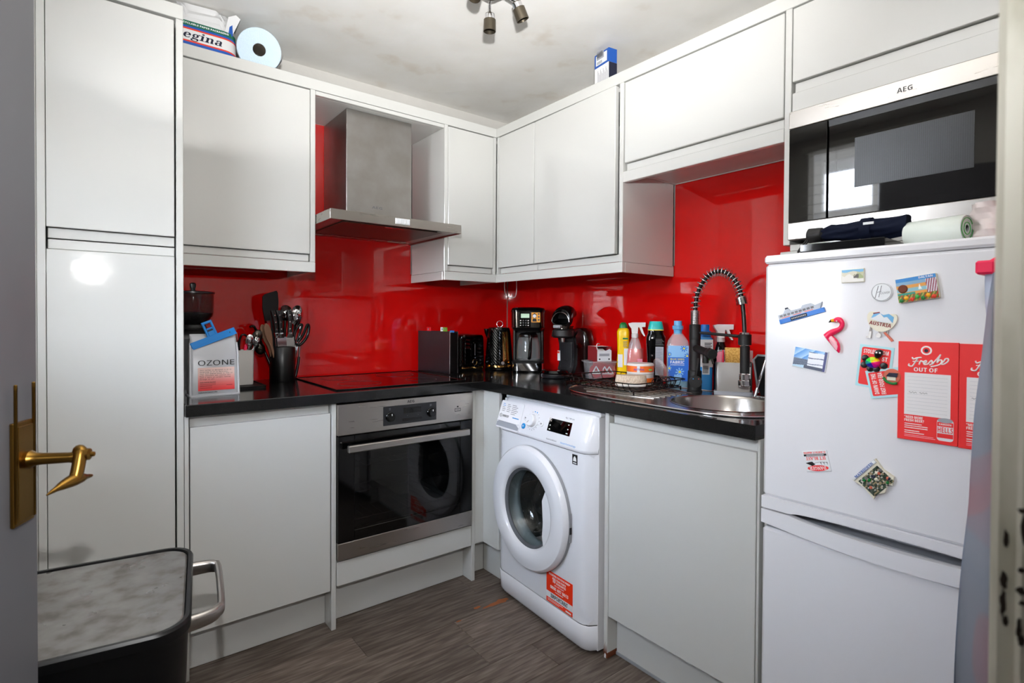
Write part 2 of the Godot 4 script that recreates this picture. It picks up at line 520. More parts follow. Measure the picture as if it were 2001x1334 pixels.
# ---------- the room ----------
func view_and_light() -> void:
	# camera: shift lens, 19 mm equivalent, in the doorway
	var cam := Camera3D.new()
	cam.name = "camera"
	cam.projection = Camera3D.PROJECTION_FRUSTUM
	var near := 0.05
	var att := CameraAttributesPhysical.new()
	att.frustum_near = near
	att.frustum_far = 60.0
	att.frustum_focal_length = 19.0
	att.exposure_aperture = 7.0
	att.frustum_focus_distance = 2.1
	add_child(cam)
	cam.attributes = att
	cam.near = near
	cam.far = 60.0
	cam.size = 2.0 * near * 667.0 / 1053.884
	cam.frustum_offset = Vector2(0, -near * 30.16 / 1053.884)
	cam.position = Vector3(-2.028, 1.1936, 2.6348)
	cam.rotation = Vector3(-0.0130, -0.6644, 0.0055)
	cam.current = true
	# sky and exposure
	var sky := ProceduralSkyMaterial.new()
	sky.sky_top_color = Color(0.76, 0.83, 0.93)
	sky.sky_horizon_color = Color(0.95, 0.95, 0.95)
	sky.ground_bottom_color = Color(0.30, 0.29, 0.27)
	sky.ground_horizon_color = Color(0.55, 0.55, 0.55)
	sky.sky_energy_multiplier = 5.0
	sky.ground_energy_multiplier = 0.6
	var e := Environment.new()
	e.background_mode = Environment.BG_SKY
	e.sky = Sky.new()
	e.sky.sky_material = sky
	e.tonemap_mode = Environment.TONE_MAPPER_LINEAR
	e.tonemap_exposure = 1.06
	e.sdfgi_enabled = true
	e.ssao_enabled = true
	e.ssil_enabled = true
	var we := WorldEnvironment.new()
	we.name = "environment"
	we.environment = e
	add_child(we)
	# daylight that comes in at the window in the wall opposite the sink
	var day := AreaLight3D.new()
	day.name = "window_daylight"
	add_child(day)
	day.area_size = Vector2(0.74, 1.20)
	day.light_color = Color(0.98, 0.99, 1.0)
	day.light_energy = 0.7
	day.position = Vector3(-2.53, 1.70, 1.39)
	day.rotation_degrees = Vector3(0, -90, 0)
	day.shadow_enabled = true
	# the photographer's flash: most of it thrown up to the ceiling, a little of it straight ahead
	var up := SpotLight3D.new()
	up.name = "flash_bounce"
	add_child(up)
	up.position = Vector3(-1.98, 1.50, 2.62)
	up.look_at_from_position(up.position, Vector3(-1.32, 2.39, 1.68), Vector3.RIGHT)
	up.spot_angle = 40.0
	up.spot_angle_attenuation = 1.0
	up.spot_range = 12.0
	up.spot_attenuation = 2.0
	up.light_energy = 8.5
	up.light_size = 0.03
	up.shadow_enabled = true
	var fl := SpotLight3D.new()
	fl.name = "flash_spill"
	add_child(fl)
	fl.position = Vector3(-2.02, 1.47, 2.60)
	fl.look_at_from_position(fl.position, Vector3(-1.2, 1.25, 1.0), Vector3.UP)
	fl.spot_angle = 66.0
	fl.spot_angle_attenuation = 0.85
	fl.light_energy = 1.0
	fl.light_size = 0.012
	fl.spot_range = 12.0
	fl.spot_attenuation = 2.0
	fl.shadow_enabled = true

func wall_box(o: Node3D, lo: Vector3, hi: Vector3, m: Material, called := "panel") -> void:
	part(o, called, bx(S(), lo, hi, 0.0), m)

func room() -> void:
	# floor: planks 148 mm wide run along x; joints recessed
	var fl := struct("floor", "grey brown wood effect plank floor", "floor")
	wall_box(fl, Vector3(-3.4, -0.08, -0.1), Vector3(0.1, -0.006, 4.6), M.bare_timber, "subfloor")
	rng.seed = 7
	var lens := [1.2, 0.9, 1.05]
	var z := 0.543
	var row := 0
	var meshes := {}
	while z < 2.75:
		var x := -2.5 - rng.randf() * 0.7
		if absf(z - 0.839) < 0.01: x = -0.905 - 1.2 * 2.0
		var k := 0
		while x < 0.0:
			var ln: float = 1.2 if absf(z - 0.839) < 0.01 else lens[rng.randi() % 3]
			var x1 := minf(x + ln, 0.0)
			if x1 - x > 0.03 and x1 > -2.6:
				part(fl, "plank", bx(S(), Vector3(maxf(x, -2.6) + 0.0007, -0.006, z + 0.0008), Vector3(x1 - 0.0007, 0.0, z + 0.1472), 0.0008), M["plank_%d" % (rng.randi() % 4)])
			x = x1
			k += 1
		z += 0.148
		row += 1
	for kk in 4:                                       # planks under the cabinets, out of sight
		part(fl, "plank", bx(S(), Vector3(-2.6, -0.006, 0.0 + kk * 0.136), Vector3(0, -0.0005, 0.135 + kk * 0.136), 0.0), M.plank_0)
	wall_box(fl, Vector3(-3.4, -0.006, 2.76), Vector3(0.1, 0.0, 4.6), M.plank_1, "hall_board")
	# worn spots where the print has gone from the boards
	for c in [[-0.70, 0.826, 0.055, 0.011, 9], [-0.655, 0.824, 0.03, 0.015, 5], [-0.77, 0.806, 0.016, 0.008, 3], [-0.885, 0.845, 0.012, 0.004, 4]]:
		var poly := []
		rng.seed = c[4]
		for k in 14:
			var t := TAU * k / 14.0
			var q := 0.7 + 0.5 * rng.randf()
			poly.append(Vector2(c[0] + c[2] * cos(t) * q, -(c[1] + c[3] * sin(t) * q)))
		part(fl, "worn_spot", prism(S(), poly, 0.0002, 0.0006, Transform3D(Basis(Vector3(1, 0, 0), -PI / 2), Vector3.ZERO)), M.plank_core)
	# walls, ceiling
	wall_box(struct("wall_back", "painted wall behind the hob", "wall"), Vector3(-2.6, 0, -0.12), Vector3(0.12, CEIL + 0.05, -0.006), M.plaster)
	wall_box(struct("wall_right", "painted wall behind the sink", "wall"), Vector3(0.006, 0, -0.006), Vector3(0.12, CEIL + 0.05, 2.66), M.plaster)
	wall_box(struct("ceiling", "off white painted plaster ceiling", "ceiling"), Vector3(-3.45, CEIL, -0.12), Vector3(0.12, CEIL + 0.1, 4.7), M.ceiling_paint)
	var wl := struct("wall_left", "painted wall with the window", "wall")
	var a := 1.02; var b := 1.76; var y0 := 1.10; var y1 := 2.30
	wall_box(wl, Vector3(-2.60, 0, -0.006), Vector3(-2.45, CEIL, a), M.plaster)
	wall_box(wl, Vector3(-2.60, 0, b), Vector3(-2.45, CEIL, 2.56), M.plaster)
	wall_box(wl, Vector3(-2.60, 0, a), Vector3(-2.45, y0, b), M.plaster)
	wall_box(wl, Vector3(-2.60, y1, a), Vector3(-2.45, CEIL, b), M.plaster)
	var wf := struct("wall_front", "painted wall with the doorway", "wall")
	wall_box(wf, Vector3(-1.575, 0, 2.565), Vector3(0.006, CEIL, 2.66), M.plaster)
	wall_box(wf, Vector3(-3.4, 0, 2.565), Vector3(-2.415, CEIL, 2.66), M.plaster)
	wall_box(wf, Vector3(-2.415, 2.05, 2.565), Vector3(-1.575, CEIL, 2.66), M.plaster)
	# hall behind the camera
	wall_box(struct("wall_hall_back", "hall wall facing the doorway", "wall"), Vector3(-3.4, 0, 4.3), Vector3(0.1, CEIL, 4.4), M.hall_paint)
	wall_box(struct("wall_hall_left", "hall end wall", "wall"), Vector3(-3.45, 0, 2.66), Vector3(-3.35, CEIL, 4.3), M.hall_paint)
	wall_box(struct("wall_hall_right", "other hall end wall", "wall"), Vector3(-0.1, 0, 2.66), Vector3(0.0, CEIL, 4.3), M.hall_paint)
	window()
	door_and_frame()

func window() -> void:
	var w := struct("window_1", "white framed window with an opening light above a transom", "window")
	var st := S()
	var a := 1.02; var b := 1.76; var y0 := 1.10; var y1 := 2.30
	for r in [[a, y0, a + 0.05, y1], [b - 0.05, y0, b, y1], [a, y0, b, y0 + 0.06], [a, y1 - 0.05, b, y1], [1.36, y0, 1.42, y1], [a, 1.86, b, 1.92]]:
		bx(st, Vector3(-2.585, r[1], r[0]), Vector3(-2.535, r[3], r[2]), 0.004)
	part(w, "frame", st, M.white_paint)
	for r in [[a + 0.05, 1.36], [1.42, b - 0.05]]:
		part(w, "pane", bx(S(), Vector3(-2.563, y0 + 0.06, r[0]), Vector3(-2.559, 1.86, r[1]), 0.0), M.window_pane)
		part(w, "pane", bx(S(), Vector3(-2.563, 1.92, r[0]), Vector3(-2.559, y1 - 0.05, r[1]), 0.0), M.window_pane)
	part(w, "sill", bx(S(), Vector3(-2.53, y0 - 0.02, a - 0.03), Vector3(-2.40, y0 + 0.004, b + 0.03), 0.006), M.white_paint)
	var bl := thing("venetian_blind", "white venetian blind with open slats hanging at the window", "blind", Vector3(-2.43, 0, 0))
	part(bl, "head_rail", bx(S(), Vector3(-0.012, y1 - 0.01, a - 0.02), Vector3(0.03, y1 + 0.03, b + 0.02), 0.003), M.white_paint)
	var slat := bx(S(), Vector3(-0.022, -0.0006, a - 0.015), Vector3(0.022, 0.0006, b + 0.015), 0.0)
	slat.generate_normals()
	var sm := slat.commit()
	sm.surface_set_material(0, M.white_paint)
	var n := 0
	while y1 - 0.04 - n * 0.062 > y0 + 0.03:
		var o := MeshInstance3D.new()
		o.mesh = sm
		o.name = "slat"
		bl.add_child(o, true)
		o.position = Vector3(0.01, y1 - 0.04 - n * 0.062, 0)
		o.rotation_degrees = Vector3(0, 0, -15)
		n += 1
	part(bl, "bottom_rail", bx(S(), Vector3(-0.012, y0 + 0.008, a - 0.015), Vector3(0.03, y0 + 0.026, b + 0.015), 0.002), M.white_paint)
	for zz in [a + 0.18, b - 0.18]:
		part(bl, "cord", bx(S(), Vector3(0.008, y0 + 0.02, zz), Vector3(0.0095, y1, zz + 0.0015), 0.0), M.white_paint)

func door_and_frame() -> void:
	# lining and architrave of the doorway
	var t := struct("trim_1", "cream painted door frame, chipped round the strike plate", "door frame")
	part(t, "lining", bx(S(), Vector3(-1.589, 0, 2.557), Vector3(-1.575, 2.05, 2.67), 0.003), M.worn_paint)
	part(t, "lining", bx(S(), Vector3(-2.415, 0, 2.557), Vector3(-2.39, 2.05, 2.67), 0.003), M.worn_paint)
	part(t, "head_lining", bx(S(), Vector3(-2.39, 2.025, 2.557), Vector3(-1.589, 2.05, 2.67), 0.003), M.worn_paint)
	part(t, "stop", bx(S(), Vector3(-1.601, 0, 2.5695), Vector3(-1.589, 2.025, 2.60), 0.003), M.worn_paint)
	part(t, "architrave", bx(S(), Vector3(-1.574, 0, 2.553), Vector3(-1.51, 2.12, 2.565), 0.003), M.worn_paint)
	part(t, "architrave", bx(S(), Vector3(-2.45, 0, 2.545), Vector3(-2.392, 2.12, 2.565), 0.004), M.white_paint)
	part(t, "architrave", bx(S(), Vector3(-2.392, 2.04, 2.545), Vector3(-1.575, 2.12, 2.565), 0.004), M.white_paint)
	# bare scuffed patches where paint has flaked off the lining and the stop
	for c in [[2.5635, 1.062, 0.0012, 0.005, 1], [2.5630, 1.036, 0.0018, 0.005, 2], [2.5625, 1.022, 0.0014, 0.008, 3], [2.5640, 1.012, 0.0012, 0.003, 4]]:
		var poly := []
		rng.seed = c[4]
		for k in 16:
			var q := 0.6 + 0.7 * rng.randf()
			poly.append(Vector2(-c[0] + c[2] * cos(TAU * k / 16) * q, c[1] + c[3] * sin(TAU * k / 16) * q))
		part(t, "paint_flake", prism(S(), poly, 0.0, 0.0007, Transform3D(Basis(Vector3(0, 0, -1), Vector3(0, 1, 0), Vector3(1, 0, 0)).scaled(Vector3(-1, 1, 1)), Vector3(-1.5892, 0, 0))), M.bare_timber)
	for c in [[2.5725, 1.084, 0.0022, 0.0016, 11], [2.5732, 1.075, 0.0012, 0.010, 12], [2.5745, 1.066, 0.0020, 0.002, 17], [2.5725, 1.049, 0.0018, 0.0016, 13], [2.5722, 1.037, 0.0018, 0.0024, 14], [2.5735, 1.030, 0.0020, 0.0014, 15], [2.5718, 1.014, 0.0012, 0.006, 16], [2.5728, 1.008, 0.0016, 0.003, 18]]:
		var poly := []
		rng.seed = c[4]
		for k in 16:
			var q := 0.6 + 0.7 * rng.randf()
			poly.append(Vector2(-c[0] + c[2] * cos(TAU * k / 16) * q, c[1] + c[3] * sin(TAU * k / 16) * q))
		part(t, "paint_flake", prism(S(), poly, 0.0, 0.0007, Transform3D(Basis(Vector3(0, 0, -1), Vector3(0, 1, 0), Vector3(1, 0, 0)).scaled(Vector3(-1, 1, 1)), Vector3(-1.6012, 0, 0))), M.bare_timber)
	# the open door: hinged at the far jamb, swung into the kitchen; local +x runs from hinge to free edge, +z is the face seen
	var d := struct("door_1", "grey painted panel door standing open with a brass lever handle", "door", Vector3(-2.400, 0, 2.225))
	d.rotation.y = deg_to_rad(65.6)
	part(d, "slab", bx(S(), Vector3(0, 0.012, -0.036), Vector3(0.748, 2.0, 0), 0.003), M.door_grey)
	for r in [[0.12, 1.18, 0.63, 1.86], [0.12, 0.22, 0.63, 0.92]]:
		part(d, "moulding", bx(S(), Vector3(r[0], r[1], 0.0), Vector3(r[2], r[3], 0.004), 0.003), M.door_grey)
	var h := part(d, "door_handle", bx(bx(S(), Vector3(0.682, 0.8930, 0.0), Vector3(0.728, 1.0420, 0.006), 0.003), Vector3(0.688, 0.8990, 0.006), Vector3(0.722, 1.0360, 0.0085), 0.002), M.brass)
	h.set_meta("label", "brass lever handle on a backplate")
	var beads := S()
	for k in 22:
		for xx in [0.6845, 0.7255]:
			bx(beads, Vector3(xx - 0.002, 0.8980 + k * 0.0063, 0.005), Vector3(xx + 0.002, 0.9645 + k * 0.0063, 0.009), 0.0015)
	part(h, "beading", beads, M.brass)
	var neck := S()
	lathe(neck, [Vector2(0.012, 0), Vector2(0.013, 0.006), Vector2(0.0095, 0.012), Vector2(0.0085, 0.02), Vector2(0.0075, 0.055), Vector2(0.0095, 0.064), Vector2(0.008, 0.068)], 20, disc_axis(Vector3(0, 0, 1), Vector3(0.705, 0.9860, 0.008)))
	part(h, "spindle", neck, M.brass)
	# lever: rope-edged shank that drops and curls out to a point
	var lever := S()
	tube(lever, curve([Vector3(0.705, 0.9960, 0.074), Vector3(0.701, 0.9940, 0.078), Vector3(0.694, 0.9780, 0.079), Vector3(0.688, 0.9640, 0.079), Vector3(0.684, 0.9570, 0.078)], 6), 0.0085, 12)
	tube(lever, curve([Vector3(0.715, 0.9550, 0.086), Vector3(0.700, 0.9570, 0.083), Vector3(0.684, 0.9580, 0.078), Vector3(0.660, 0.9540, 0.070), Vector3(0.645, 0.9490, 0.064)], 5), [0.002, 0.0025, 0.003, 0.0035, 0.004, 0.0055, 0.0065, 0.0075, 0.008, 0.0085, 0.009, 0.0088, 0.008, 0.007, 0.006, 0.0045, 0.0035, 0.003, 0.0022, 0.0016, 0.001], 12)
	lathe(lever, [Vector2(0.0, 0), Vector2(0.009, 0.001), Vector2(0.0085, 0.006), Vector2(0.004, 0.008), Vector2(0.0035, 0.012), Vector2(0.0, 0.0135)], 16, disc_axis(Vector3(0, 0, 1), Vector3(0.703, 0.9900, 0.083)))
	part(h, "lever", lever, M.brass)

# ---------- fitted units ----------
const D := 0.349        # front of the wall units, from the wall
const DB := 0.606       # front of the base units

func slab(parent: Node, called: String, lo: Vector3, hi: Vector3, m: Material = null, b := 0.0015) -> MeshInstance3D:
	return part(parent, called, bx(S(), lo, hi, b), m if m else M.gloss_grey)

# wall cabinet in its own frame: x along the wall, z out of the wall; x0..x1 outside, doors as [from, to] ; y0 = lower edge of the door
func wall_unit(u: Node3D, x0: float, x1: float, doors: Array, y0: float, pel0: float, left_panel: bool, right_panel: bool, depth := D) -> void:
	var y1 := 2.137
	var pel1 := pel0 + 0.042
	slab(u, "back_panel", Vector3(x0, pel1, 0.004), Vector3(x1, 2.142, 0.012), M.satin_grey)
	slab(u, "top_panel", Vector3(x0, 2.125, 0.012), Vector3(x1, 2.1418, depth - 0.03), M.satin_grey)
	slab(u, "dust_cover", Vector3(x0, 2.142, 0.004), Vector3(x1, 2.186, depth - 0.041), M.satin_grey)
	slab(u, "bottom_panel", Vector3(x0 + 0.001, pel1 + 0.002, 0.012), Vector3(x1 - 0.001, pel1 + 0.018, depth - 0.032), M.satin_grey)
	if left_panel: slab(u, "side_panel", Vector3(x0, pel1 + 0.0005, 0.004), Vector3(x0 + 0.02, 2.142, depth))
	else: slab(u, "side_panel", Vector3(x0, pel1 + 0.0005, 0.012), Vector3(x0 + 0.016, 2.125, depth - 0.03), M.satin_grey)
	if right_panel: slab(u, "side_panel", Vector3(x1 - 0.02, pel1 + 0.0005, 0.004), Vector3(x1, 2.142, depth))
	else: slab(u, "side_panel", Vector3(x1 - 0.016, pel1 + 0.0005, 0.012), Vector3(x1, 2.125, depth - 0.03), M.satin_grey)
	for d in doors:
		slab(u, "door", Vector3(d[0], y0, depth - 0.021), Vector3(d[1], y1, depth), null, 0.002)
		slab(u, "grip_channel", Vector3(d[0] + 0.002, pel1 + 0.003, depth - 0.030), Vector3(d[1] - 0.002, y0 - 0.002, depth - 0.012), null, 0.002)
	slab(u, "light_pelmet", Vector3(x0, pel0, depth - 0.018), Vector3(x1, pel1, depth + 0.001))
	if left_panel: slab(u, "light_pelmet", Vector3(x0 - 0.0005, pel0, 0.004), Vector3(x0 + 0.018, pel1 - 0.0005, depth - 0.0185))
	if right_panel: slab(u, "light_pelmet", Vector3(x1 - 0.018, pel0, 0.004), Vector3(x1 + 0.0005, pel1 - 0.0005, depth - 0.0185))

func units() -> void:
	# --- along the back wall ---
	var u := thing("wall_cabinet", "glossy light grey wall cabinet between tall larder and cooker hood", "cabinet")
	wall_unit(u, -1.786, -1.284, [[-1.784, -1.306]], 1.459, 1.384, false, true)
	u = thing("bridging_cabinet", "grey bridging panel and lintel above the cooker hood chimney", "cabinet")
	slab(u, "lintel", Vector3(-1.283, 2.124, D - 0.02), Vector3(-0.662, 2.141, D - 0.002))
	slab(u, "top_board", Vector3(-1.283, 2.1245, 0.004), Vector3(-0.662, 2.141, D - 0.0205), M.satin_grey)
	u = thing("wall_cabinet", "narrow grey wall cabinet beside the cooker hood, by the corner", "cabinet")
	wall_unit(u, -0.661, -0.347, [[-0.639, -0.366]], 1.459, 1.384, true, false)
	slab(u, "corner_post", Vector3(-0.364, 1.4265, D - 0.03), Vector3(-0.3465, 2.1415, D - 0.002))
	# --- along the right wall: x runs along the wall, z out of it ---
	u = thing("wall_cabinet", "grey corner wall cabinet with two doors, wider one slightly ajar", "cabinet", Vector3.ZERO, -90)
	var dz := 0.3463
	wall_unit(u, 0.0, 1.202, [], 1.460, 1.384, false, true, dz)
	slab(u, "corner_post", Vector3(0.3495, 1.4265, dz - 0.03), Vector3(0.3655, 2.1415, dz - 0.002))
	slab(u, "door", Vector3(0.369, 1.460, dz - 0.021), Vector3(0.652, 2.137, dz))
	slab(u, "grip_channel", Vector3(0.375, 1.429, dz - 0.03), Vector3(0.668, 1.458, dz - 0.012))
	slab(u, "grip_channel", Vector3(0.671, 1.429, dz - 0.03), Vector3(1.18, 1.458, dz - 0.012))
	var dr := slab(u, "door", Vector3(0, 1.460, -0.021), Vector3(0.513, 2.137, 0.0), null, 0.002)
	dr.position = Vector3(0.656, 0, dz)
	dr.rotation_degrees.y = -1.1
	u = thing("wall_cabinet", "short grey wall cabinet above the sink", "cabinet", Vector3.ZERO, -90)
	wall_unit(u, 1.203, 1.838, [[1.209, 1.835]], 1.818, 1.742, false, false, dz)
	u = thing("microwave_housing", "grey cabinet housing the built-in microwave above the fridge", "cabinet", Vector3.ZERO, -90)
	slab(u, "side_panel", Vector3(1.8385, 1.424, 0.004), Vector3(1.858, 2.142, dz))
	slab(u, "side_panel", Vector3(2.468, 1.424, 0.004), Vector3(2.488, 2.142, dz))
	slab(u, "bottom_panel", Vector3(1.8585, 1.405, 0.004), Vector3(2.4675, 1.424, dz - 0.002))
	slab(u, "bottom_panel", Vector3(1.83, 1.385, 0.004), Vector3(2.49, 1.404, dz), M.gloss_grey)
	slab(u, "back_panel", Vector3(1.8585, 1.4245, 0.004), Vector3(2.4675, 2.142, 0.012), M.satin_grey)
	slab(u, "shelf", Vector3(1.8585, 1.826, 0.013), Vector3(2.4675, 1.844, dz - 0.031), M.satin_grey)
	slab(u, "door", Vector3(1.861, 1.916, dz - 0.021), Vector3(2.466, 2.137, dz))
	slab(u, "grip_channel", Vector3(1.864, 1.884, dz - 0.03), Vector3(2.464, 1.914, dz - 0.012))
	slab(u, "fascia", Vector3(1.861, 1.823, dz - 0.018), Vector3(2.466, 1.882, dz))
	# --- cornice round the top ---
	var c := thing("cornice", "light grey cornice strip along the top of the wall cabinets", "cornice")
	slab(c, "length", Vector3(-1.787, 2.1425, D - 0.04), Vector3(-0.3463, 2.188, D))
	slab(c, "length", Vector3(-0.3463, 2.1425, D - 0.04), Vector3(-0.3063, 2.188, 2.49))
	slab(c, "length", Vector3(-2.18, 2.149, 0.565), Vector3(-1.7875, 2.194, 0.6045))
	slab(c, "return", Vector3(-1.806, 2.149, 0.31), Vector3(-1.7875, 2.194, 0.5645))
	# --- tall larder ---
	u = thing("larder_cabinet", "tall glossy grey larder cabinet with two doors behind the bin", "cabinet")
	var zl := 0.604
	slab(u, "side_panel", Vector3(-1.808, 0.0, 0.004), Vector3(-1.788, 2.148, zl))
	slab(u, "side_panel", Vector3(-2.145, 0.0, 0.004), Vector3(-2.126, 2.148, zl))
	slab(u, "filler_panel", Vector3(-2.168, 0.0, zl - 0.02), Vector3(-2.146, 2.148, zl - 0.001))
	slab(u, "filler_panel", Vector3(-2.448, 0.0, zl - 0.03), Vector3(-2.169, 2.148, zl - 0.012))
	slab(u, "back_panel", Vector3(-2.125, 0.1, 0.004), Vector3(-1.809, 2.148, 0.012), M.satin_grey)
	slab(u, "top_panel", Vector3(-2.125, 2.13, 0.013), Vector3(-1.809, 2.148, zl - 0.03), M.satin_grey)
	slab(u, "door", Vector3(-2.1245, 1.451, zl - 0.021), Vector3(-1.813, 2.140, zl))
	slab(u, "door", Vector3(-2.1245, 0.153, zl - 0.021), Vector3(-1.813, 1.387, zl))
	slab(u, "grip_channel", Vector3(-2.122, 1.420, zl - 0.032), Vector3(-1.812, 1.449, zl - 0.012))
	slab(u, "grip_channel", Vector3(-2.122, 1.389, zl - 0.032), Vector3(-1.812, 1.4165, zl - 0.012))
	slab(u, "plinth", Vector3(-2.125, 0.001, 0.52), Vector3(-1.809, 0.15, 0.536), M.satin_grey)
	# --- base units, back wall ---
	u = thing("base_cabinet", "grey base cabinet with one door between larder and oven", "cabinet")
	slab(u, "end_panel", Vector3(-1.787, 0.0, 0.004), Vector3(-1.7745, 0.870, DB))
	slab(u, "side_panel", Vector3(-1.306, 0.0, 0.004), Vector3(-1.288, 0.870, DB))
	slab(u, "back_panel", Vector3(-1.774, 0.15, 0.004), Vector3(-1.3065, 0.87, 0.012), M.satin_grey)
	slab(u, "bottom_panel", Vector3(-1.774, 0.15, 0.013), Vector3(-1.3065, 0.166, DB - 0.03), M.satin_grey)
	slab(u, "door", Vector3(-1.771, 0.153, DB - 0.021), Vector3(-1.310, 0.832, DB))
	slab(u, "grip_channel", Vector3(-1.770, 0.825, DB - 0.036), Vector3(-1.3095, 0.868, DB - 0.022))
	slab(u, "plinth", Vector3(-1.774, 0.001, 0.52), Vector3(-1.3065, 0.149, 0.536), M.satin_grey)
	u = thing("oven_housing", "grey housing under the hob with a panel below the oven", "cabinet")
	slab(u, "side_panel", Vector3(-0.665, 0.0, 0.004), Vector3(-0.647, 0.870, DB))
	slab(u, "shelf", Vector3(-1.2875, 0.235, 0.004), Vector3(-0.6655, 0.252, DB - 0.03), M.satin_grey)
	slab(u, "lower_panel", Vector3(-1.286, 0.163, DB - 0.018), Vector3(-0.668, 0.256, DB + 0.004), null, 0.004)
	slab(u, "plinth", Vector3(-1.2875, 0.001, 0.52), Vector3(-0.6655, 0.16, 0.536), M.satin_grey)
	u = thing("corner_filler", "grey corner post between the oven and the washing machine", "cabinet")
	slab(u, "post", Vector3(-0.6465, 0.164, DB - 0.02), Vector3(-0.5996, 0.870, DB - 0.003))
	slab(u, "post", Vector3(-0.5996, 0.164, DB - 0.02), Vector3(-0.583, 0.870, 0.722))
	slab(u, "plinth", Vector3(-0.6465, 0.001, 0.52), Vector3(-0.5507, 0.16, 0.536), M.satin_grey)
	slab(u, "plinth", Vector3(-0.5507, 0.001, 0.536), Vector3(-0.535, 0.16, 0.668), M.satin_grey)
	# --- sink base, right wall ---
	u = thing("sink_cabinet", "grey base cabinet with one door under the sink", "cabinet", Vector3.ZERO, -90)
	var ds := 0.5996
	slab(u, "side_panel", Vector3(1.346, 0.02, 0.30), Vector3(1.364, 0.870, ds))
	slab(u, "side_panel", Vector3(1.8965, 0.0, 0.004), Vector3(1.9035, 0.870, ds))
	slab(u, "side_panel", Vector3(1.912, 0.0, 0.004), Vector3(1.930, 0.870, ds - 0.01))
	# bottom of the panel, its foil worn off in ragged strips
	slab(u, "worn_foot", Vector3(1.3462, 0.0, 0.30), Vector3(1.3638, 0.0195, ds - 0.0005), M.chip_brown)
	for k in 5:
		var poly := [Vector2(1.3465 + k * 0.0034, 0.02), Vector2(1.3493 + k * 0.0034, 0.02), Vector2(1.348 + k * 0.0034, 0.043 + 0.02 * fposmod(k * 0.37, 1.0))]
		part(u, "worn_patch", prism(S(), poly, ds, ds + 0.0005), M.chip_brown)
	part(u, "worn_patch", prism(S(), [Vector2(1.350, 0.0005), Vector2(1.357, 0.0005), Vector2(1.358, 0.012), Vector2(1.354, 0.018), Vector2(1.350, 0.01)], ds - 0.0005, ds + 0.0006), M.label_white)
	slab(u, "back_panel", Vector3(1.3645, 0.15, 0.004), Vector3(1.896, 0.65, 0.012), M.satin_grey)
	slab(u, "bottom_panel", Vector3(1.3645, 0.15, 0.013), Vector3(1.896, 0.166, ds - 0.03), M.satin_grey)
	slab(u, "door", Vector3(1.366, 0.152, ds - 0.021), Vector3(1.894, 0.833, ds))
	slab(u, "grip_channel", Vector3(1.368, 0.826, ds - 0.036), Vector3(1.896, 0.868, ds - 0.022))
	slab(u, "plinth", Vector3(1.3645, 0.001, 0.535), Vector3(1.896, 0.149, 0.551), M.satin_grey)
	slab(u, "plinth_seal", Vector3(1.3645, 0.0005, 0.5515), Vector3(1.896, 0.012, 0.5545), M.enamel_grey)
	# --- splashbacks ---
	var sp := thing("splashback", "glossy red glass splashback behind the hob", "splashback")
	slab(sp, "glass_sheet", Vector3(-1.786, WT, -0.0055), Vector3(-0.0065, 1.432, 0.0005), M.red_glass, 0.0)
	slab(sp, "glass_sheet", Vector3(-1.282, 1.432, -0.0055), Vector3(-0.6625, 2.124, 0.0005), M.red_glass, 0.0)
	sp = thing("splashback", "glossy red glass splashback behind the sink", "splashback")
	slab(sp, "glass_sheet", Vector3(-0.0005, WT, 0.0015), Vector3(0.0055, 1.432, 1.9025), M.red_glass, 0.0)
	slab(sp, "glass_sheet", Vector3(-0.0005, 1.432, 1.2045), Vector3(0.0055, 1.785, 1.8375), M.red_glass, 0.0)
	# --- worktop ---
	var w := thing("worktop", "black speckled stone worktop running round the corner", "worktop")
	slab(w, "length", Vector3(-1.787, 0.8712, 0.001), Vector3(-0.001, WT, 0.632), M.worktop, 0.0025)
	var out := [Vector2(-0.624, 0.6325), Vector2(-0.001, 0.6325), Vector2(-0.001, 1.903), Vector2(-0.624, 1.903)]
	part(w, "length", plate_with_hole(S(), out, Vector2(-0.33, 1.65), 0.185, 0.8712, WT), M.worktop)
	# white cable that hangs in a loop from under the corner cabinet
	lone("cable_loop", "short white cable loop hanging below the corner wall cabinet", "cable", tube(S(), curve([Vector3(-0.13, 1.428, 0.14), Vector3(-0.132, 1.37, 0.142), Vector3(-0.128, 1.335, 0.15), Vector3(-0.11, 1.318, 0.165), Vector3(-0.085, 1.322, 0.18), Vector3(-0.08, 1.36, 0.188), Vector3(-0.083, 1.428, 0.19)], 6), 0.0025, 8), M.white_plastic)

# ---------- appliances ----------
func bars(parent: Node, called: String, m: Material, list: Array, z: float) -> MeshInstance3D:   # thin printed strips [x, y, w, h]
	var o: MeshInstance3D
	for r in list: o = part(parent, called, bx(S(), Vector3(r[0], r[1], z), Vector3(r[0] + r[2], r[1] + r[3], z + 0.0005), 0.0), m)
	return o

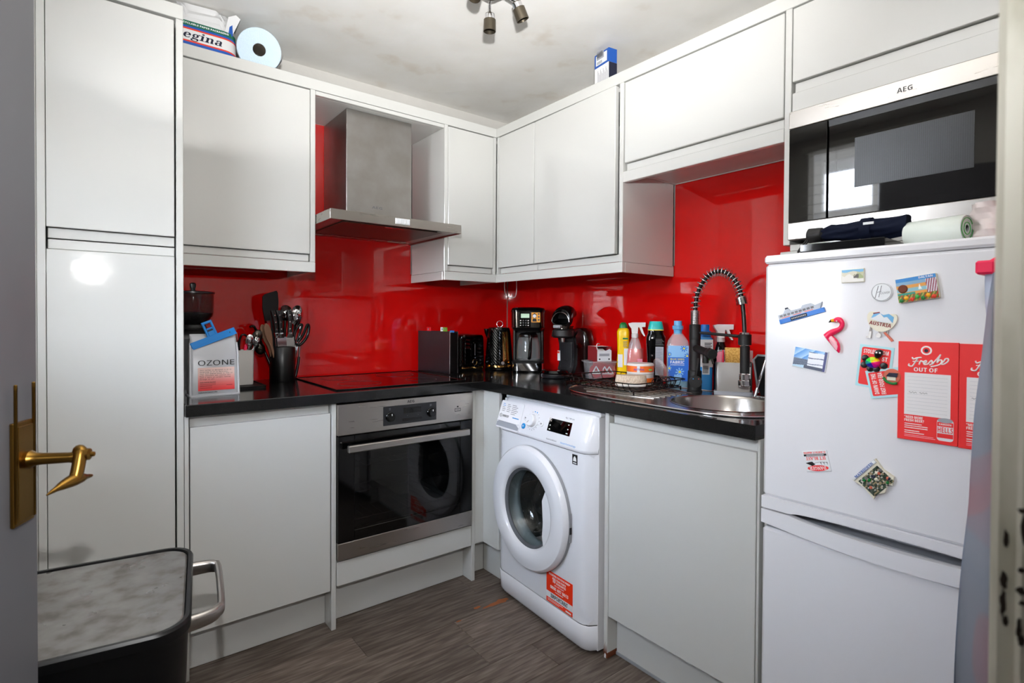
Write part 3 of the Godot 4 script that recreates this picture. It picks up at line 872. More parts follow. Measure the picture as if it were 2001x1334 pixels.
func hood() -> void:
	var h := thing("cooker_hood", "stainless steel chimney cooker hood above the hob", "cooker hood")
	slab(h, "chimney", Vector3(-1.131, 1.624, 0.002), Vector3(-0.812, 2.123, 0.295), M.steel_smudged, 0.002)
	# canopy: shallow box, open below, with filter and lamps
	var x0 := -1.282; var x1 := -0.672; var zf := 0.52
	var st := S()
	bx(st, Vector3(x0, 1.586, zf - 0.003), Vector3(x1, 1.626, zf), 0.0008)
	bx(st, Vector3(x0, 1.586, 0.002), Vector3(x0 + 0.003, 1.626, zf - 0.003), 0.0008)
	bx(st, Vector3(x1 - 0.003, 1.586, 0.002), Vector3(x1, 1.626, zf - 0.003), 0.0008)
	bx(st, Vector3(x0 + 0.003, 1.623, 0.002), Vector3(x1 - 0.003, 1.6255, zf - 0.003), 0.0)
	part(h, "canopy", st, M.steel)
	slab(h, "underside", Vector3(x0 + 0.003, 1.592, 0.004), Vector3(x1 - 0.003, 1.600, zf - 0.004), M.steel)
	slab(h, "filter", Vector3(x0 + 0.07, 1.588, 0.09), Vector3(x1 - 0.07, 1.5918, zf - 0.05), M.bronze_grey)
	slab(h, "filter_edge", Vector3(x0 + 0.07, 1.5865, 0.082), Vector3(x1 - 0.07, 1.5918, 0.089), M.chrome)
	slab(h, "filter_catch", Vector3(-1.02, 1.5868, zf - 0.075), Vector3(-0.93, 1.588, zf - 0.055), M.chrome)
	for xx in [x0 + 0.04, x1 - 0.14]:
		slab(h, "lamp", Vector3(xx, 1.588, 0.03), Vector3(xx + 0.09, 1.5918, 0.065), M.cream_plastic)
	slab(h, "lamp", Vector3(x1 - 0.10, 1.588, zf - 0.05), Vector3(x1 - 0.02, 1.5918, zf - 0.02), M.cream_plastic)
	var bp := slab(h, "button_panel", Vector3(-1.005, 1.595, zf), Vector3(-0.937, 1.620, zf + 0.004), M.white_plastic)
	for k in 4:
		slab(bp, "button", Vector3(-1.002 + k * 0.0163, 1.598, zf + 0.004), Vector3(-0.9875 + k * 0.0163, 1.617, zf + 0.006), M.label_white)
	txt(h, "AEG", 0.011, Vector3(-0.985, 1.70, 0.2955), M.ink_grey, Vector3.ZERO, true, false, 0.05)

func hob() -> void:
	var h := thing("hob", "black glass induction hob set in the worktop", "hob")
	slab(h, "glass", Vector3(-1.268, WT, 0.048), Vector3(-0.690, WT + 0.004, 0.568), M.black_glass, 0.001)
	var st := S()
	for r in [[-1.274, 0.568, -0.684, 0.578], [-1.274, 0.040, -0.684, 0.048], [-1.278, 0.040, -1.268, 0.578], [-0.690, 0.040, -0.680, 0.578]]:
		bx(st, Vector3(r[0], WT, r[1]), Vector3(r[2], WT + 0.006, r[3]), 0.003)
	part(h, "frame", st, M.black_gloss)
	for c in [[-1.13, 0.18, 0.07], [-1.12, 0.42, 0.09], [-0.84, 0.18, 0.09], [-0.83, 0.43, 0.07]]:
		var p := []
		for k in 48: p.append(Vector3(c[0] + c[2] * cos(TAU * k / 48), WT + 0.0041, c[1] + c[2] * sin(TAU * k / 48)))
		part(h, "zone_ring", tube(S(), p, 0.0006, 4, true), M.charcoal)

func oven() -> void:
	var o := thing("built_in_oven", "stainless steel and black glass built-in oven under the hob", "oven")
	var x0 := -1.287; var x1 := -0.672; var z := 0.622
	slab(o, "body", Vector3(x0 + 0.02, 0.262, 0.06), Vector3(x1 - 0.02, 0.275, z - 0.04), M.cavity)
	slab(o, "body", Vector3(x0 + 0.01, 0.74, 0.06), Vector3(x1 - 0.01, 0.862, z - 0.025), M.oven_shell)
	slab(o, "cavity_side", Vector3(x0 + 0.02, 0.275, 0.06), Vector3(x0 + 0.035, 0.74, z - 0.04), M.cavity)
	slab(o, "cavity_side", Vector3(x1 - 0.035, 0.275, 0.06), Vector3(x1 - 0.02, 0.74, z - 0.04), M.cavity)
	slab(o, "cavity_back", Vector3(x0 + 0.035, 0.275, 0.06), Vector3(x1 - 0.035, 0.74, 0.075), M.cavity)
	for y in [0.39, 0.50, 0.60]:
		var st := S()
		tube(st, [Vector3(x0 + 0.037, y, z - 0.06), Vector3(x1 - 0.037, y, z - 0.06)], 0.002, 6)
		tube(st, [Vector3(x0 + 0.037, y, 0.12), Vector3(x1 - 0.037, y, 0.12)], 0.002, 6)
		for k in 14: tube(st, [Vector3(x0 + 0.06 + k * 0.038, y, 0.12), Vector3(x0 + 0.06 + k * 0.038, y, z - 0.06)], 0.0013, 5)
		part(o, "rack", st, M.chrome)
	var c := slab(o, "control_panel", Vector3(x0, 0.745, z - 0.024), Vector3(x1, 0.864, z), M.steel, 0.001)
	slab(c, "display_panel", Vector3(-1.104, 0.762, z), Vector3(-0.861, 0.839, z + 0.0015), M.charcoal, 0.0005)
	slab(c, "display", Vector3(-1.015, 0.803, z + 0.0015), Vector3(-0.935, 0.827, z + 0.002), M.black_gloss, 0.0)
	slab(c, "touch_strip", Vector3(-1.022, 0.772, z + 0.0015), Vector3(-0.93, 0.784, z + 0.004), M.black_plastic, 0.001)
	for k in [-1.076, -0.889]:
		var st := S()
		lathe(st, [Vector2(0.019, 0), Vector2(0.019, 0.004), Vector2(0.017, 0.006), Vector2(0.0165, 0.018), Vector2(0.0145, 0.021), Vector2(0.0, 0.021)], 24, disc_axis(Vector3(0, 0, 1), Vector3(k, 0.796, z + 0.0015)))
		var kn := part(c, "knob", st, M.black_gloss)
		slab(kn, "pointer", Vector3(k - 0.001, 0.803, z + 0.0225), Vector3(k + 0.001, 0.811, z + 0.023), M.white_ink, 0.0)
		bars(c, "symbol", M.ink_grey, [[k - 0.004, 0.824, 0.008, 0.002], [k - 0.004, 0.829, 0.008, 0.002]], z + 0.0015)
	bars(c, "symbol", M.ink_grey, [[-1.0, 0.793, 0.004, 0.001], [-0.95, 0.793, 0.004, 0.001]], z + 0.0015)
	bars(c, "steam_symbol", M.ink, [[-0.768, 0.798, 0.03, 0.002], [-0.768, 0.786, 0.03, 0.002], [-0.768, 0.788, 0.002, 0.010], [-0.740, 0.788, 0.002, 0.010], [-0.761, 0.792, 0.016, 0.0015], [-0.757, 0.804, 0.008, 0.006]], z)
	txt(c, "AEG", 0.0105, Vector3(-0.981, 0.8505, z), M.ink, Vector3.ZERO, true, false, 0.032)
	# door: black frame with a see-through pane, steel strip and bar handle
	var d := slab(o, "door", Vector3(x0 + 0.001, 0.331, z - 0.030), Vector3(x0 + 0.066, 0.741, z - 0.002), M.black_gloss)
	slab(d, "door_frame", Vector3(x1 - 0.066, 0.331, z - 0.030), Vector3(x1 - 0.001, 0.741, z - 0.002), M.black_gloss)
	slab(d, "door_frame", Vector3(x0 + 0.066, 0.685, z - 0.030), Vector3(x1 - 0.066, 0.741, z - 0.002), M.black_gloss)
	slab(d, "door_frame", Vector3(x0 + 0.066, 0.331, z - 0.030), Vector3(x1 - 0.066, 0.372, z - 0.002), M.black_gloss)
	slab(d, "pane", Vector3(x0 + 0.066, 0.372, z - 0.006), Vector3(x1 - 0.066, 0.685, z - 0.003), M.oven_pane, 0.0)
	slab(d, "steel_strip", Vector3(x0 + 0.001, 0.266, z - 0.022), Vector3(x1 - 0.001, 0.3305, z), M.steel, 0.001)
	var hd := slab(d, "handle", Vector3(-1.262, 0.684, z + 0.026), Vector3(-0.716, 0.711, z + 0.046), M.alloy, 0.003)
	for xx in [-1.245, -0.748]: slab(hd, "bracket", Vector3(xx, 0.688, z - 0.002), Vector3(xx + 0.015, 0.707, z + 0.026), M.black_gloss)

func microwave() -> void:
	var o := thing("microwave", "built-in stainless steel microwave with black glass door above the fridge", "microwave", Vector3.ZERO, -90)
	var z := 0.365
	slab(o, "body", Vector3(1.875, 1.44, 0.02), Vector3(2.455, 1.80, z - 0.025), M.charcoal)
	var t := slab(o, "steel_trim", Vector3(1.8605, 1.768, z - 0.02), Vector3(2.4665, 1.821, z), M.steel, 0.002)
	slab(o, "steel_trim", Vector3(1.8605, 1.436, z - 0.02), Vector3(2.4665, 1.487, z), M.steel, 0.002)
	txt(t, "AEG", 0.0125, Vector3(2.155, 1.794, z), M.ink, Vector3.ZERO, true, false, 0.034)
	slab(o, "control_glass", Vector3(1.862, 1.488, z - 0.02), Vector3(1.968, 1.767, z - 0.001), M.black_glass, 0.001)
	var d := slab(o, "door", Vector3(1.973, 1.488, z - 0.02), Vector3(2.465, 1.767, z - 0.001), M.black_glass, 0.001)
	slab(d, "window", Vector3(2.04, 1.562, z - 0.001), Vector3(2.296, 1.698, z - 0.0002), M.black_plastic, 0.0)
	var dots := S()
	for i in 58:
		bx(dots, Vector3(2.043 + i * 0.0044, 1.565, z - 0.0002), Vector3(2.0446 + i * 0.0044, 1.695, z), 0.0)
	part(d, "mesh_screen", dots, M.charcoal)
	slab(d, "steel_edge", Vector3(1.973, 1.747, z - 0.001), Vector3(2.465, 1.766, z + 0.0002), M.charcoal, 0.0)

func fridge() -> void:
	var f := thing("fridge_freezer", "white fridge freezer covered in magnets and notepads", "fridge", Vector3.ZERO, -90)
	var x0 := 1.943; var x1 := 2.49; var z := 0.662
	slab(f, "body", Vector3(x0 + 0.004, 0.03, 0.04), Vector3(x1 - 0.004, 1.338, z - 0.068), M.enamel, 0.004)
	var st := S()
	bx(st, Vector3(x0 - 0.002, 1.338, 0.04), Vector3(x1 + 0.002, 1.359, z + 0.002), 0.006)
	part(f, "top_cap", st, M.enamel)
	var up := slab(f, "fridge_door", Vector3(x0, 0.7445, z - 0.06), Vector3(x1, 1.337, z), M.enamel, 0.007)
	var lo := slab(f, "freezer_door", Vector3(x0, 0.06, z - 0.06), Vector3(x1, 0.664, z), M.enamel, 0.007)
	# grip strips: the upper one arches over the recess, the lower one bows out below it
	var top := []
	var n := 24
	for k in n + 1:
		var t := float(k) / n
		var s := clampf((t - 0.14) / 0.72, 0, 1)
		top.append(Vector2(lerpf(x0, x1, t), 0.7145 + 0.010 * pow(sin(PI * s), 0.35) if t > 0.14 and t < 0.86 else 0.7145))
	var poly := top.duplicate()
	for k in n + 1:
		var t := 1.0 - float(k) / n
		poly.append(Vector2(lerpf(x0, x1, t), 0.7442))
	part(up, "grip_strip", prism(S(), poly, z - 0.058, z + 0.005), M.enamel)
	poly = []
	for k in n + 1:
		var t := float(k) / n
		poly.append(Vector2(lerpf(x0, x1, t), 0.6645 + 0.012 * (1.0 - sin(PI * t)) + (-0.006) * sin(PI * t)))
	for k in n + 1:
		var t := 1.0 - float(k) / n
		var s := clampf((t - 0.14) / 0.72, 0, 1)
		poly.append(Vector2(lerpf(x0, x1, t), 0.7105 - (0.013 * pow(sin(PI * s), 0.6) if t > 0.14 and t < 0.86 else 0.0)))
	part(lo, "grip_strip", prism(S(), poly, z - 0.012, z + 0.006), M.enamel)
	slab(lo, "recess", Vector3(x0 + 0.004, 0.664, z - 0.056), Vector3(x1 - 0.004, 0.700, z - 0.0125), M.enamel_grey, 0.002)
	for xx in [x0 + 0.03, x1 - 0.08]:
		slab(f, "foot", Vector3(xx, 0.0, z - 0.14), Vector3(xx + 0.04, 0.03, z - 0.10), M.black_plastic)
		slab(f, "foot", Vector3(xx, 0.0, 0.07), Vector3(xx + 0.04, 0.03, 0.11), M.black_plastic)
	slab(f, "plinth", Vector3(x0 + 0.01, 0.02, z - 0.10), Vector3(x1 - 0.01, 0.056, z - 0.07), M.enamel_grey)

func washer() -> void:
	# own frame: x to the right along the front, z out of the front; the base's front edge is z = 0
	var w := thing("washing_machine", "white front-loading washing machine with a round door, under worktop", "washing machine", Vector3(-0.640, 0, 1.031), -93.4)
	var hw := 0.2975
	# shell: a slab with rounded vertical edges at the sides of the front, built round the door hole
	var body := S()
	bx(body, Vector3(-hw + 0.002, 0.016, -0.53), Vector3(hw - 0.002, 0.846, -0.5), 0.004)
	bx(body, Vector3(-hw, 0.016, -0.5), Vector3(-hw + 0.004, 0.845, -0.045), 0.001)
	bx(body, Vector3(hw - 0.004, 0.016, -0.5), Vector3(hw, 0.845, -0.045), 0.001)
	bx(body, Vector3(-hw + 0.004, 0.012, -0.5), Vector3(hw - 0.004, 0.022, -0.05), 0.001)
	part(w, "cabinet", body, M.enamel)
	slab(w, "top_lid", Vector3(-hw, 0.8455, -0.53), Vector3(hw, 0.862, -0.05), M.enamel, 0.006)
	# front panel: rounded at both sides, with a round hole for the drum
	var cx := -0.035; var cy := 0.445
	var face := S()
	var y0 := 0.109; var y1 := 0.716
	var zf := func(x: float) -> float:
		var e := absf(x) - (hw - 0.055)
		return 0.0 if e <= 0.0 else -0.05 * (1.0 - sqrt(maxf(0.0, 1.0 - pow(e / 0.0551, 2.0))))
	var ang := []
	for k in 120: ang.append(TAU * k / 120.0)
	var rr := 0.17
	var pts := []
	for t in ang:
		var d := Vector2(cos(t), sin(t))
		var best := 9.0
		if d.x > 1e-6: best = minf(best, (hw - cx) / d.x)
		if d.x < -1e-6: best = minf(best, (-hw - cx) / d.x)
		if d.y > 1e-6: best = minf(best, (y1 - cy) / d.y)
		if d.y < -1e-6: best = minf(best, (y0 - cy) / d.y)
		var row := []
		for k in 9:
			var q := Vector2(cx, cy) + d * lerpf(rr, best, float(k) / 8.0)
			row.append(Vector3(q.x, q.y, zf.call(q.x)))
		pts.append(row)
	face.set_smooth_group(1)
	for i in 120:
		for k in 8:
			var a: Vector3 = pts[i][k]; var b: Vector3 = pts[i][k + 1]; var c: Vector3 = pts[(i + 1) % 120][k + 1]; var d: Vector3 = pts[(i + 1) % 120][k]
			face.add_vertex(a); face.add_vertex(c); face.add_vertex(b)
			face.add_vertex(a); face.add_vertex(d); face.add_vertex(c)
	for s in [[Vector2(hw, y0), 1], [Vector2(-hw, y0), -1], [Vector2(hw, y1), 1], [Vector2(-hw, y1), -1]]:      # corners of the panel
		var px := hw * float(s[1])
		var yy: float = s[0].y
		tro(face, Vector3(px, yy, -0.05), Vector3(px * 0.93, yy, zf.call(px * 0.93)), Vector3(px, lerpf(yy, 0.45, 0.1), -0.05), Vector3(s[1], 0, 1))
	part(w, "front_panel", face, M.enamel)
	# kick panel, with its own rounded ends
	var ends := func(x: float, inset: float) -> float: return zf.call(x) - inset
	var kick := S()
	var cols := []
	for k in 41:
		var x := lerpf(-hw, hw, k / 40.0)
		cols.append([Vector3(x, 0.107, ends.call(x, 0.0)), Vector3(x, 0.105, ends.call(x, -0.003)), Vector3(x, 0.03, ends.call(x, 0.002)), Vector3(x * 0.985, 0.014, ends.call(x, 0.012))])
	kick.set_smooth_group(2)
	for k in 40:
		for j in 3:
			qo(kick, cols[k][j], cols[k + 1][j], cols[k + 1][j + 1], cols[k][j + 1], Vector3(0.01, 0, 1))
	part(w, "kick_panel", kick, M.enamel)
	# control panel leans back a little
	var cp := S()
	cols = []
	for k in 41:
		var x := lerpf(-hw, hw, k / 40.0)
		cols.append([Vector3(x, 0.7175, ends.call(x, 0.0)), Vector3(x, 0.72, ends.call(x, -0.006)), Vector3(x, 0.73, ends.call(x, -0.006)), Vector3(x, 0.842, ends.call(x, 0.030)), Vector3(x * 0.995, 0.852, ends.call(x, 0.038)), Vector3(x * 0.985, 0.856, ends.call(x, 0.055))])
	cp.set_smooth_group(3)
	for k in 40:
		for j in 5:
			qo(cp, cols[k][j], cols[k + 1][j], cols[k + 1][j + 1], cols[k][j + 1], Vector3(0.01, 0.2, 1))
	var panel := part(w, "control_panel", cp, M.enamel)
	var lean := Node3D.new()                          # frame of the leaning face: origin at its lower edge
	var slope := rad_to_deg(atan2(0.036, 0.112))
	var on := func(x: float, y: float, dz := 0.0) -> Vector3: return Vector3(x, 0.73 + y * cos(deg_to_rad(slope)), 0.006 - y * sin(deg_to_rad(slope)) + dz)
	lean.free()
	var tilt := Vector3(-slope, 0, 0)
	# detergent drawer: front with a pull hollow below
	var dd := S()
	prism(dd, rr2(0.166, 0.118, 0.008, Vector2(-0.207, 0.054)), 0.0, 0.002)
	var drawer := part(panel, "detergent_drawer", dd, M.enamel, on.call(0.0, 0.0, 0.0), tilt)
	part(drawer, "pull_hollow", prism(S(), [Vector2(-0.288, 0.001), Vector2(-0.128, 0.001), Vector2(-0.126, 0.012), Vector2(-0.15, 0.024), Vector2(-0.27, 0.026), Vector2(-0.288, 0.018)], 0.0021, 0.0028), M.line_grey)
	slab(drawer, "drawer_lip", Vector3(-0.286, 0.024, 0.002), Vector3(-0.13, 0.028, 0.008), M.enamel, 0.002)
	txt(drawer, "INDESIT", 0.0085, Vector3(-0.236, 0.048, 0.0022), M.ink, Vector3.ZERO, true, false, 0.045)
	part(drawer, "logo", tube(S(), circle3(0.0075, Vector3(-0.272, 0.048, 0.0025)), 0.0007, 5, true), M.ink)
	bars(drawer, "logo", M.ink, [[-0.2727, 0.0445, 0.0014, 0.006]], 0.0021)
	var lines := []
	for col in [[-0.275, 5, 0.026], [-0.240, 5, 0.030], [-0.205, 6, 0.050]]:
		for k in col[1]: lines.append([col[0], 0.098 - k * 0.0075, col[2] * (0.6 + 0.4 * fposmod(k * 0.618, 1.0)), 0.0022])
	bars(drawer, "programme_list", M.ink_grey, lines.slice(2), 0.0021)
	bars(drawer, "programme_list", M.ink_blue, [lines[0], lines[1], [-0.185, 0.046, 0.045, 0.004]], 0.0021)
	# knob, buttons, display
	var st := S()
	lathe(st, [Vector2(0.031, 0), Vector2(0.031, 0.003), Vector2(0.0255, 0.004), Vector2(0.0245, 0.019), Vector2(0.022, 0.022), Vector2(0.0, 0.0225)], 36, disc_axis(Vector3(0, 0, 1)))
	var kn := part(panel, "programme_knob", st, M.enamel, on.call(-0.045, 0.058), tilt)
	slab(kn, "pointer", Vector3(-0.016, -0.0008, 0.0225), Vector3(-0.004, 0.0008, 0.0228), M.ink, 0.0).rotation_degrees.z = 50
	for k in 14:
		var t := deg_to_rad(115 - k * 22.0)
		part(panel, "mark", lathe(S(), [Vector2(0.0016 if k not in [1, 2] else 0.003, 0), Vector2(0.0016 if k not in [1, 2] else 0.003, 0.0005)], 10, disc_axis(Vector3(0, 0, 1))), M.ink_blue if k in [1, 2] else M.ink_grey, on.call(-0.045 + 0.037 * cos(t), 0.058 + 0.037 * sin(t)), tilt)
	for b in [[-0.095, 0.062, 0.011, M.enamel], [-0.098, 0.028, 0.0115, M.ink_blue], [0.012, 0.055, 0.011, M.enamel]]:
		var bt := part(panel, "button", lathe(S(), [Vector2(b[2], 0), Vector2(b[2], 0.003), Vector2(b[2] - 0.0015, 0.004), Vector2(0, 0.004)], 24, disc_axis(Vector3(0, 0, 1))), b[3], on.call(b[0], b[1]), tilt)
		bars(bt, "symbol", M.white_ink if b[3] == M.ink_blue else M.ink, [[-0.003, -0.003, 0.002, 0.006], [0.001, -0.003, 0.002, 0.006]], 0.0041)
	var ds := slab(panel, "display", Vector3(-0.066, -0.024, 0), Vector3(0.066, 0.026, 0.0015), M.black_glass, 0.001)
	ds.position = on.call(0.118, 0.060)
	ds.rotation_degrees = tilt
	bars(ds, "display_symbol", M.white_ink, [[-0.056, 0.014, 0.005, 0.004], [-0.056, -0.003, 0.005, 0.004], [-0.056, -0.018, 0.007, 0.004], [0.048, 0.014, 0.005, 0.004], [0.048, -0.003, 0.005, 0.004], [0.044, -0.018, 0.010, 0.003]], 0.0016)
	txt(panel, "9kg | 1400 rpm", 0.0055, on.call(0.165, 0.1, 0.0), M.ink_grey, tilt, false, false, 0.05)
	txt(panel, "InverterMotor", 0.006, on.call(0.09, 0.006, 0.0), M.ink_grey, tilt, false, false, 0.062)
	txt(panel, "SteamTechnology", 0.006, on.call(0.185, 0.006, 0.0), M.ink_blue, tilt, false, false, 0.085)
	slab(w, "wool_badge", Vector3(0.207, 0.671, 0.0), Vector3(0.235, 0.707, 0.0012), M.ink, 0.0005)
	part(w, "wool_mark", prism(S(), [Vector2(0.212, 0.683), Vector2(0.230, 0.683), Vector2(0.228, 0.694), Vector2(0.221, 0.702), Vector2(0.214, 0.694)], 0.0012, 0.0016), M.white_ink)
	bars(w, "wool_mark", M.white_ink, [[0.212, 0.675, 0.018, 0.003]], 0.0012)
	# sticker
	var sk := slab(w, "guarantee_sticker", Vector3(0.062, 0.112, 0.0), Vector3(0.214, 0.232, 0.0008), M.orange_card, 0.0)
	slab(sk, "white_band", Vector3(0.062, 0.130, 0.0008), Vector3(0.214, 0.153, 0.0012), M.label_white, 0.0)
	txt(sk, "REGISTER FOR YOUR FREE*", 0.0068, Vector3(0.138, 0.222, 0.0009), M.white_ink, Vector3.ZERO, true, false, 0.122)
	txt(sk, "10", 0.019, Vector3(0.107, 0.205, 0.0009), M.white_ink, Vector3.ZERO, true, false, 0.018)
	txt(sk, "YEAR PARTS", 0.0075, Vector3(0.148, 0.2095, 0.0009), M.white_ink, Vector3.ZERO, true, false, 0.056)
	txt(sk, "GUARANTEE", 0.0075, Vector3(0.148, 0.1985, 0.0009), M.white_ink, Vector3.ZERO, true, false, 0.056)
	txt(sk, "CALL FREE NOW*", 0.0045, Vector3(0.138, 0.188, 0.0009), M.white_ink, Vector3.ZERO, false, false, 0.056)
	txt(sk, "0800 497 0613", 0.0115, Vector3(0.138, 0.1745, 0.0009), M.white_ink, Vector3.ZERO, true, false, 0.104)
	txt(sk, "IMPORTANT", 0.0145, Vector3(0.138, 0.1415, 0.0013), M.ink, Vector3.ZERO, true, false, 0.098)
	bars(sk, "small_print", M.white_ink, [[0.115, 0.162, 0.046, 0.002], [0.07, 0.124, 0.09, 0.0012], [0.07, 0.119, 0.07, 0.0012], [0.176, 0.117, 0.03, 0.005]], 0.0008)
	# door: a thick white ring, grey gasket rim, porthole bowl with the drum behind
	var c3 := disc_axis(Vector3(0, 0, 1), Vector3(cx, cy, 0))
	var d := part(w, "door", lathe(S(), [Vector2(0.148, 0.012), Vector2(0.158, 0.030), Vector2(0.163, 0.036), Vector2(0.172, 0.041), Vector2(0.212, 0.041), Vector2(0.233, 0.036), Vector2(0.242, 0.026), Vector2(0.244, 0.016)], 96, c3, 0.6, true), M.enamel)
	part(d, "door_rim", lathe(S(), [Vector2(0.244, 0.016), Vector2(0.243, 0.002), Vector2(0.2, 0.001)], 96, c3, 0.6, true), M.enamel_grey)
	# grip: the ring widens into the glass on the hinge-free side
	part(d, "grip", prism(S(), [Vector2(0.128, 0.098), Vector2(0.150, 0.075), Vector2(0.17, 0.0), Vector2(0.150, -0.09), Vector2(0.120, -0.118), Vector2(0.112, -0.075), Vector2(0.116, -0.02), Vector2(0.110, 0.06)], 0.010, 0.036, Transform3D(Basis.IDENTITY, Vector3(cx, cy, 0)), true), M.enamel)
	slab(d, "latch", Vector3(cx + 0.242, cy - 0.06, 0.004), Vector3(cx + 0.2455, cy + 0.045, 0.014), M.enamel_grey)
	slab(d, "latch_hole", Vector3(cx + 0.2445, cy - 0.03, 0.004), Vector3(cx + 0.2462, cy - 0.005, 0.014), M.ink)
	part(d, "porthole", lathe(S(), [Vector2(0.0, -0.075), Vector2(0.085, -0.078), Vector2(0.115, -0.060), Vector2(0.135, -0.02), Vector2(0.150, 0.014)], 64, c3, 0.6, true), M.porthole_glass)
	part(d, "gasket_ring", lathe(S(), [Vector2(0.147, 0.012), Vector2(0.145, 0.016), Vector2(0.150, 0.022), Vector2(0.156, 0.026)], 64, c3, 0.6, true), M.gap_grey)
	part(w, "gasket", lathe(S(), [Vector2(0.172, -0.001), Vector2(0.166, -0.02), Vector2(0.150, -0.03), Vector2(0.152, -0.05), Vector2(0.166, -0.06)], 64, c3, 1.2, true), M.rubber_grey)
	part(w, "drum", lathe(S(), [Vector2(0.165, -0.06), Vector2(0.235, -0.075), Vector2(0.24, -0.09), Vector2(0.24, -0.36), Vector2(0.22, -0.38), Vector2(0.0, -0.385)], 64, c3, 0.6, true), M.drum_steel)
	var holes := S()
	for i in 40:
		for j in 11:
			var t := TAU * (i + 0.5 * (j % 2)) / 40.0
			var q := Vector3(cos(t), sin(t), 0)
			lathe(holes, [Vector2(0.004, 0), Vector2(0.0, 0.0015)], 6, disc_axis(-q, Vector3(cx, cy, -0.11 - j * 0.022) + q * 0.2395))
	part(w, "drum_holes", holes, M.ink).set_meta("kind", "stuff")
	for k in 3:
		var t := deg_to_rad(8 + k * 120)
		var q := Vector3(cos(t), sin(t), 0)
		part(w, "drum_paddle", loft(S(), [ring(0.036, -0.10, 16), ring(0.034, -0.2, 16), ring(0.03, -0.35, 16)].map(func(r): return Transform3D(Basis(Vector3(1, 0, 0), Vector3(0, 0, 1), Vector3(0, -1, 0)), Vector3(cx, cy, 0) + q * 0.228) * r)), M.enamel_grey)
	for xx in [-0.25, 0.25]: for zz in [-0.06, -0.48]:
		part(w, "foot", lathe(S(), [Vector2(0.02, 0), Vector2(0.02, 0.008), Vector2(0.008, 0.012), Vector2(0.008, 0.02)], 16), M.black_plastic, Vector3(xx, 0, zz))

func circle3(r: float, at: Vector3, seg := 20, ax := Vector3.RIGHT, ay := Vector3.UP) -> Array:
	var o := []
	for k in seg: o.append(at + ax * r * cos(TAU * k / seg) + ay * r * sin(TAU * k / seg))
	return o

# ---------- things on the worktop, hob side ----------
func facets(st: SurfaceTool, r0: float, r1: float, y0: float, y1: float, rows := 22, cols := 48, deep := 0.0022, w := 0.0, d := 0.0, cr := 0.02) -> SurfaceTool:
	# a herringbone-quilted skin on a round (or rounded square, if w is given) body
	var rings := []
	for i in rows + 1:
		var y := lerpf(y0, y1, float(i) / rows)
		var base := ring(lerpf(r0, r1, float(i) / rows), y, cols) if w == 0.0 else rrect(lerpf(w, w * 0.96, float(i) / rows), lerpf(d, d * 0.96, float(i) / rows), cr, y, cols / 4 - 1)
		var p := PackedVector3Array()
		for k in base.size():
			var up := (i + (k if k % 4 < 2 else -k)) % 2 == 0
			var q: Vector3 = base[k]
			var flat := Vector3(q.x, 0, q.z).normalized()
			p.append(q + flat * (deep if up and i > 0 and i < rows else 0.0))
		rings.append(p)
	st.set_smooth_group(-1)
	var n: int = rings[0].size()
	for i in rows:
		for j in n:
			var a: Vector3 = rings[i][j]; var b: Vector3 = rings[i + 1][j]; var c: Vector3 = rings[i + 1][(j + 1) % n]; var dd: Vector3 = rings[i][(j + 1) % n]
			st.add_vertex(a); st.add_vertex(c); st.add_vertex(b)
			st.add_vertex(a); st.add_vertex(dd); st.add_vertex(c)
	return st

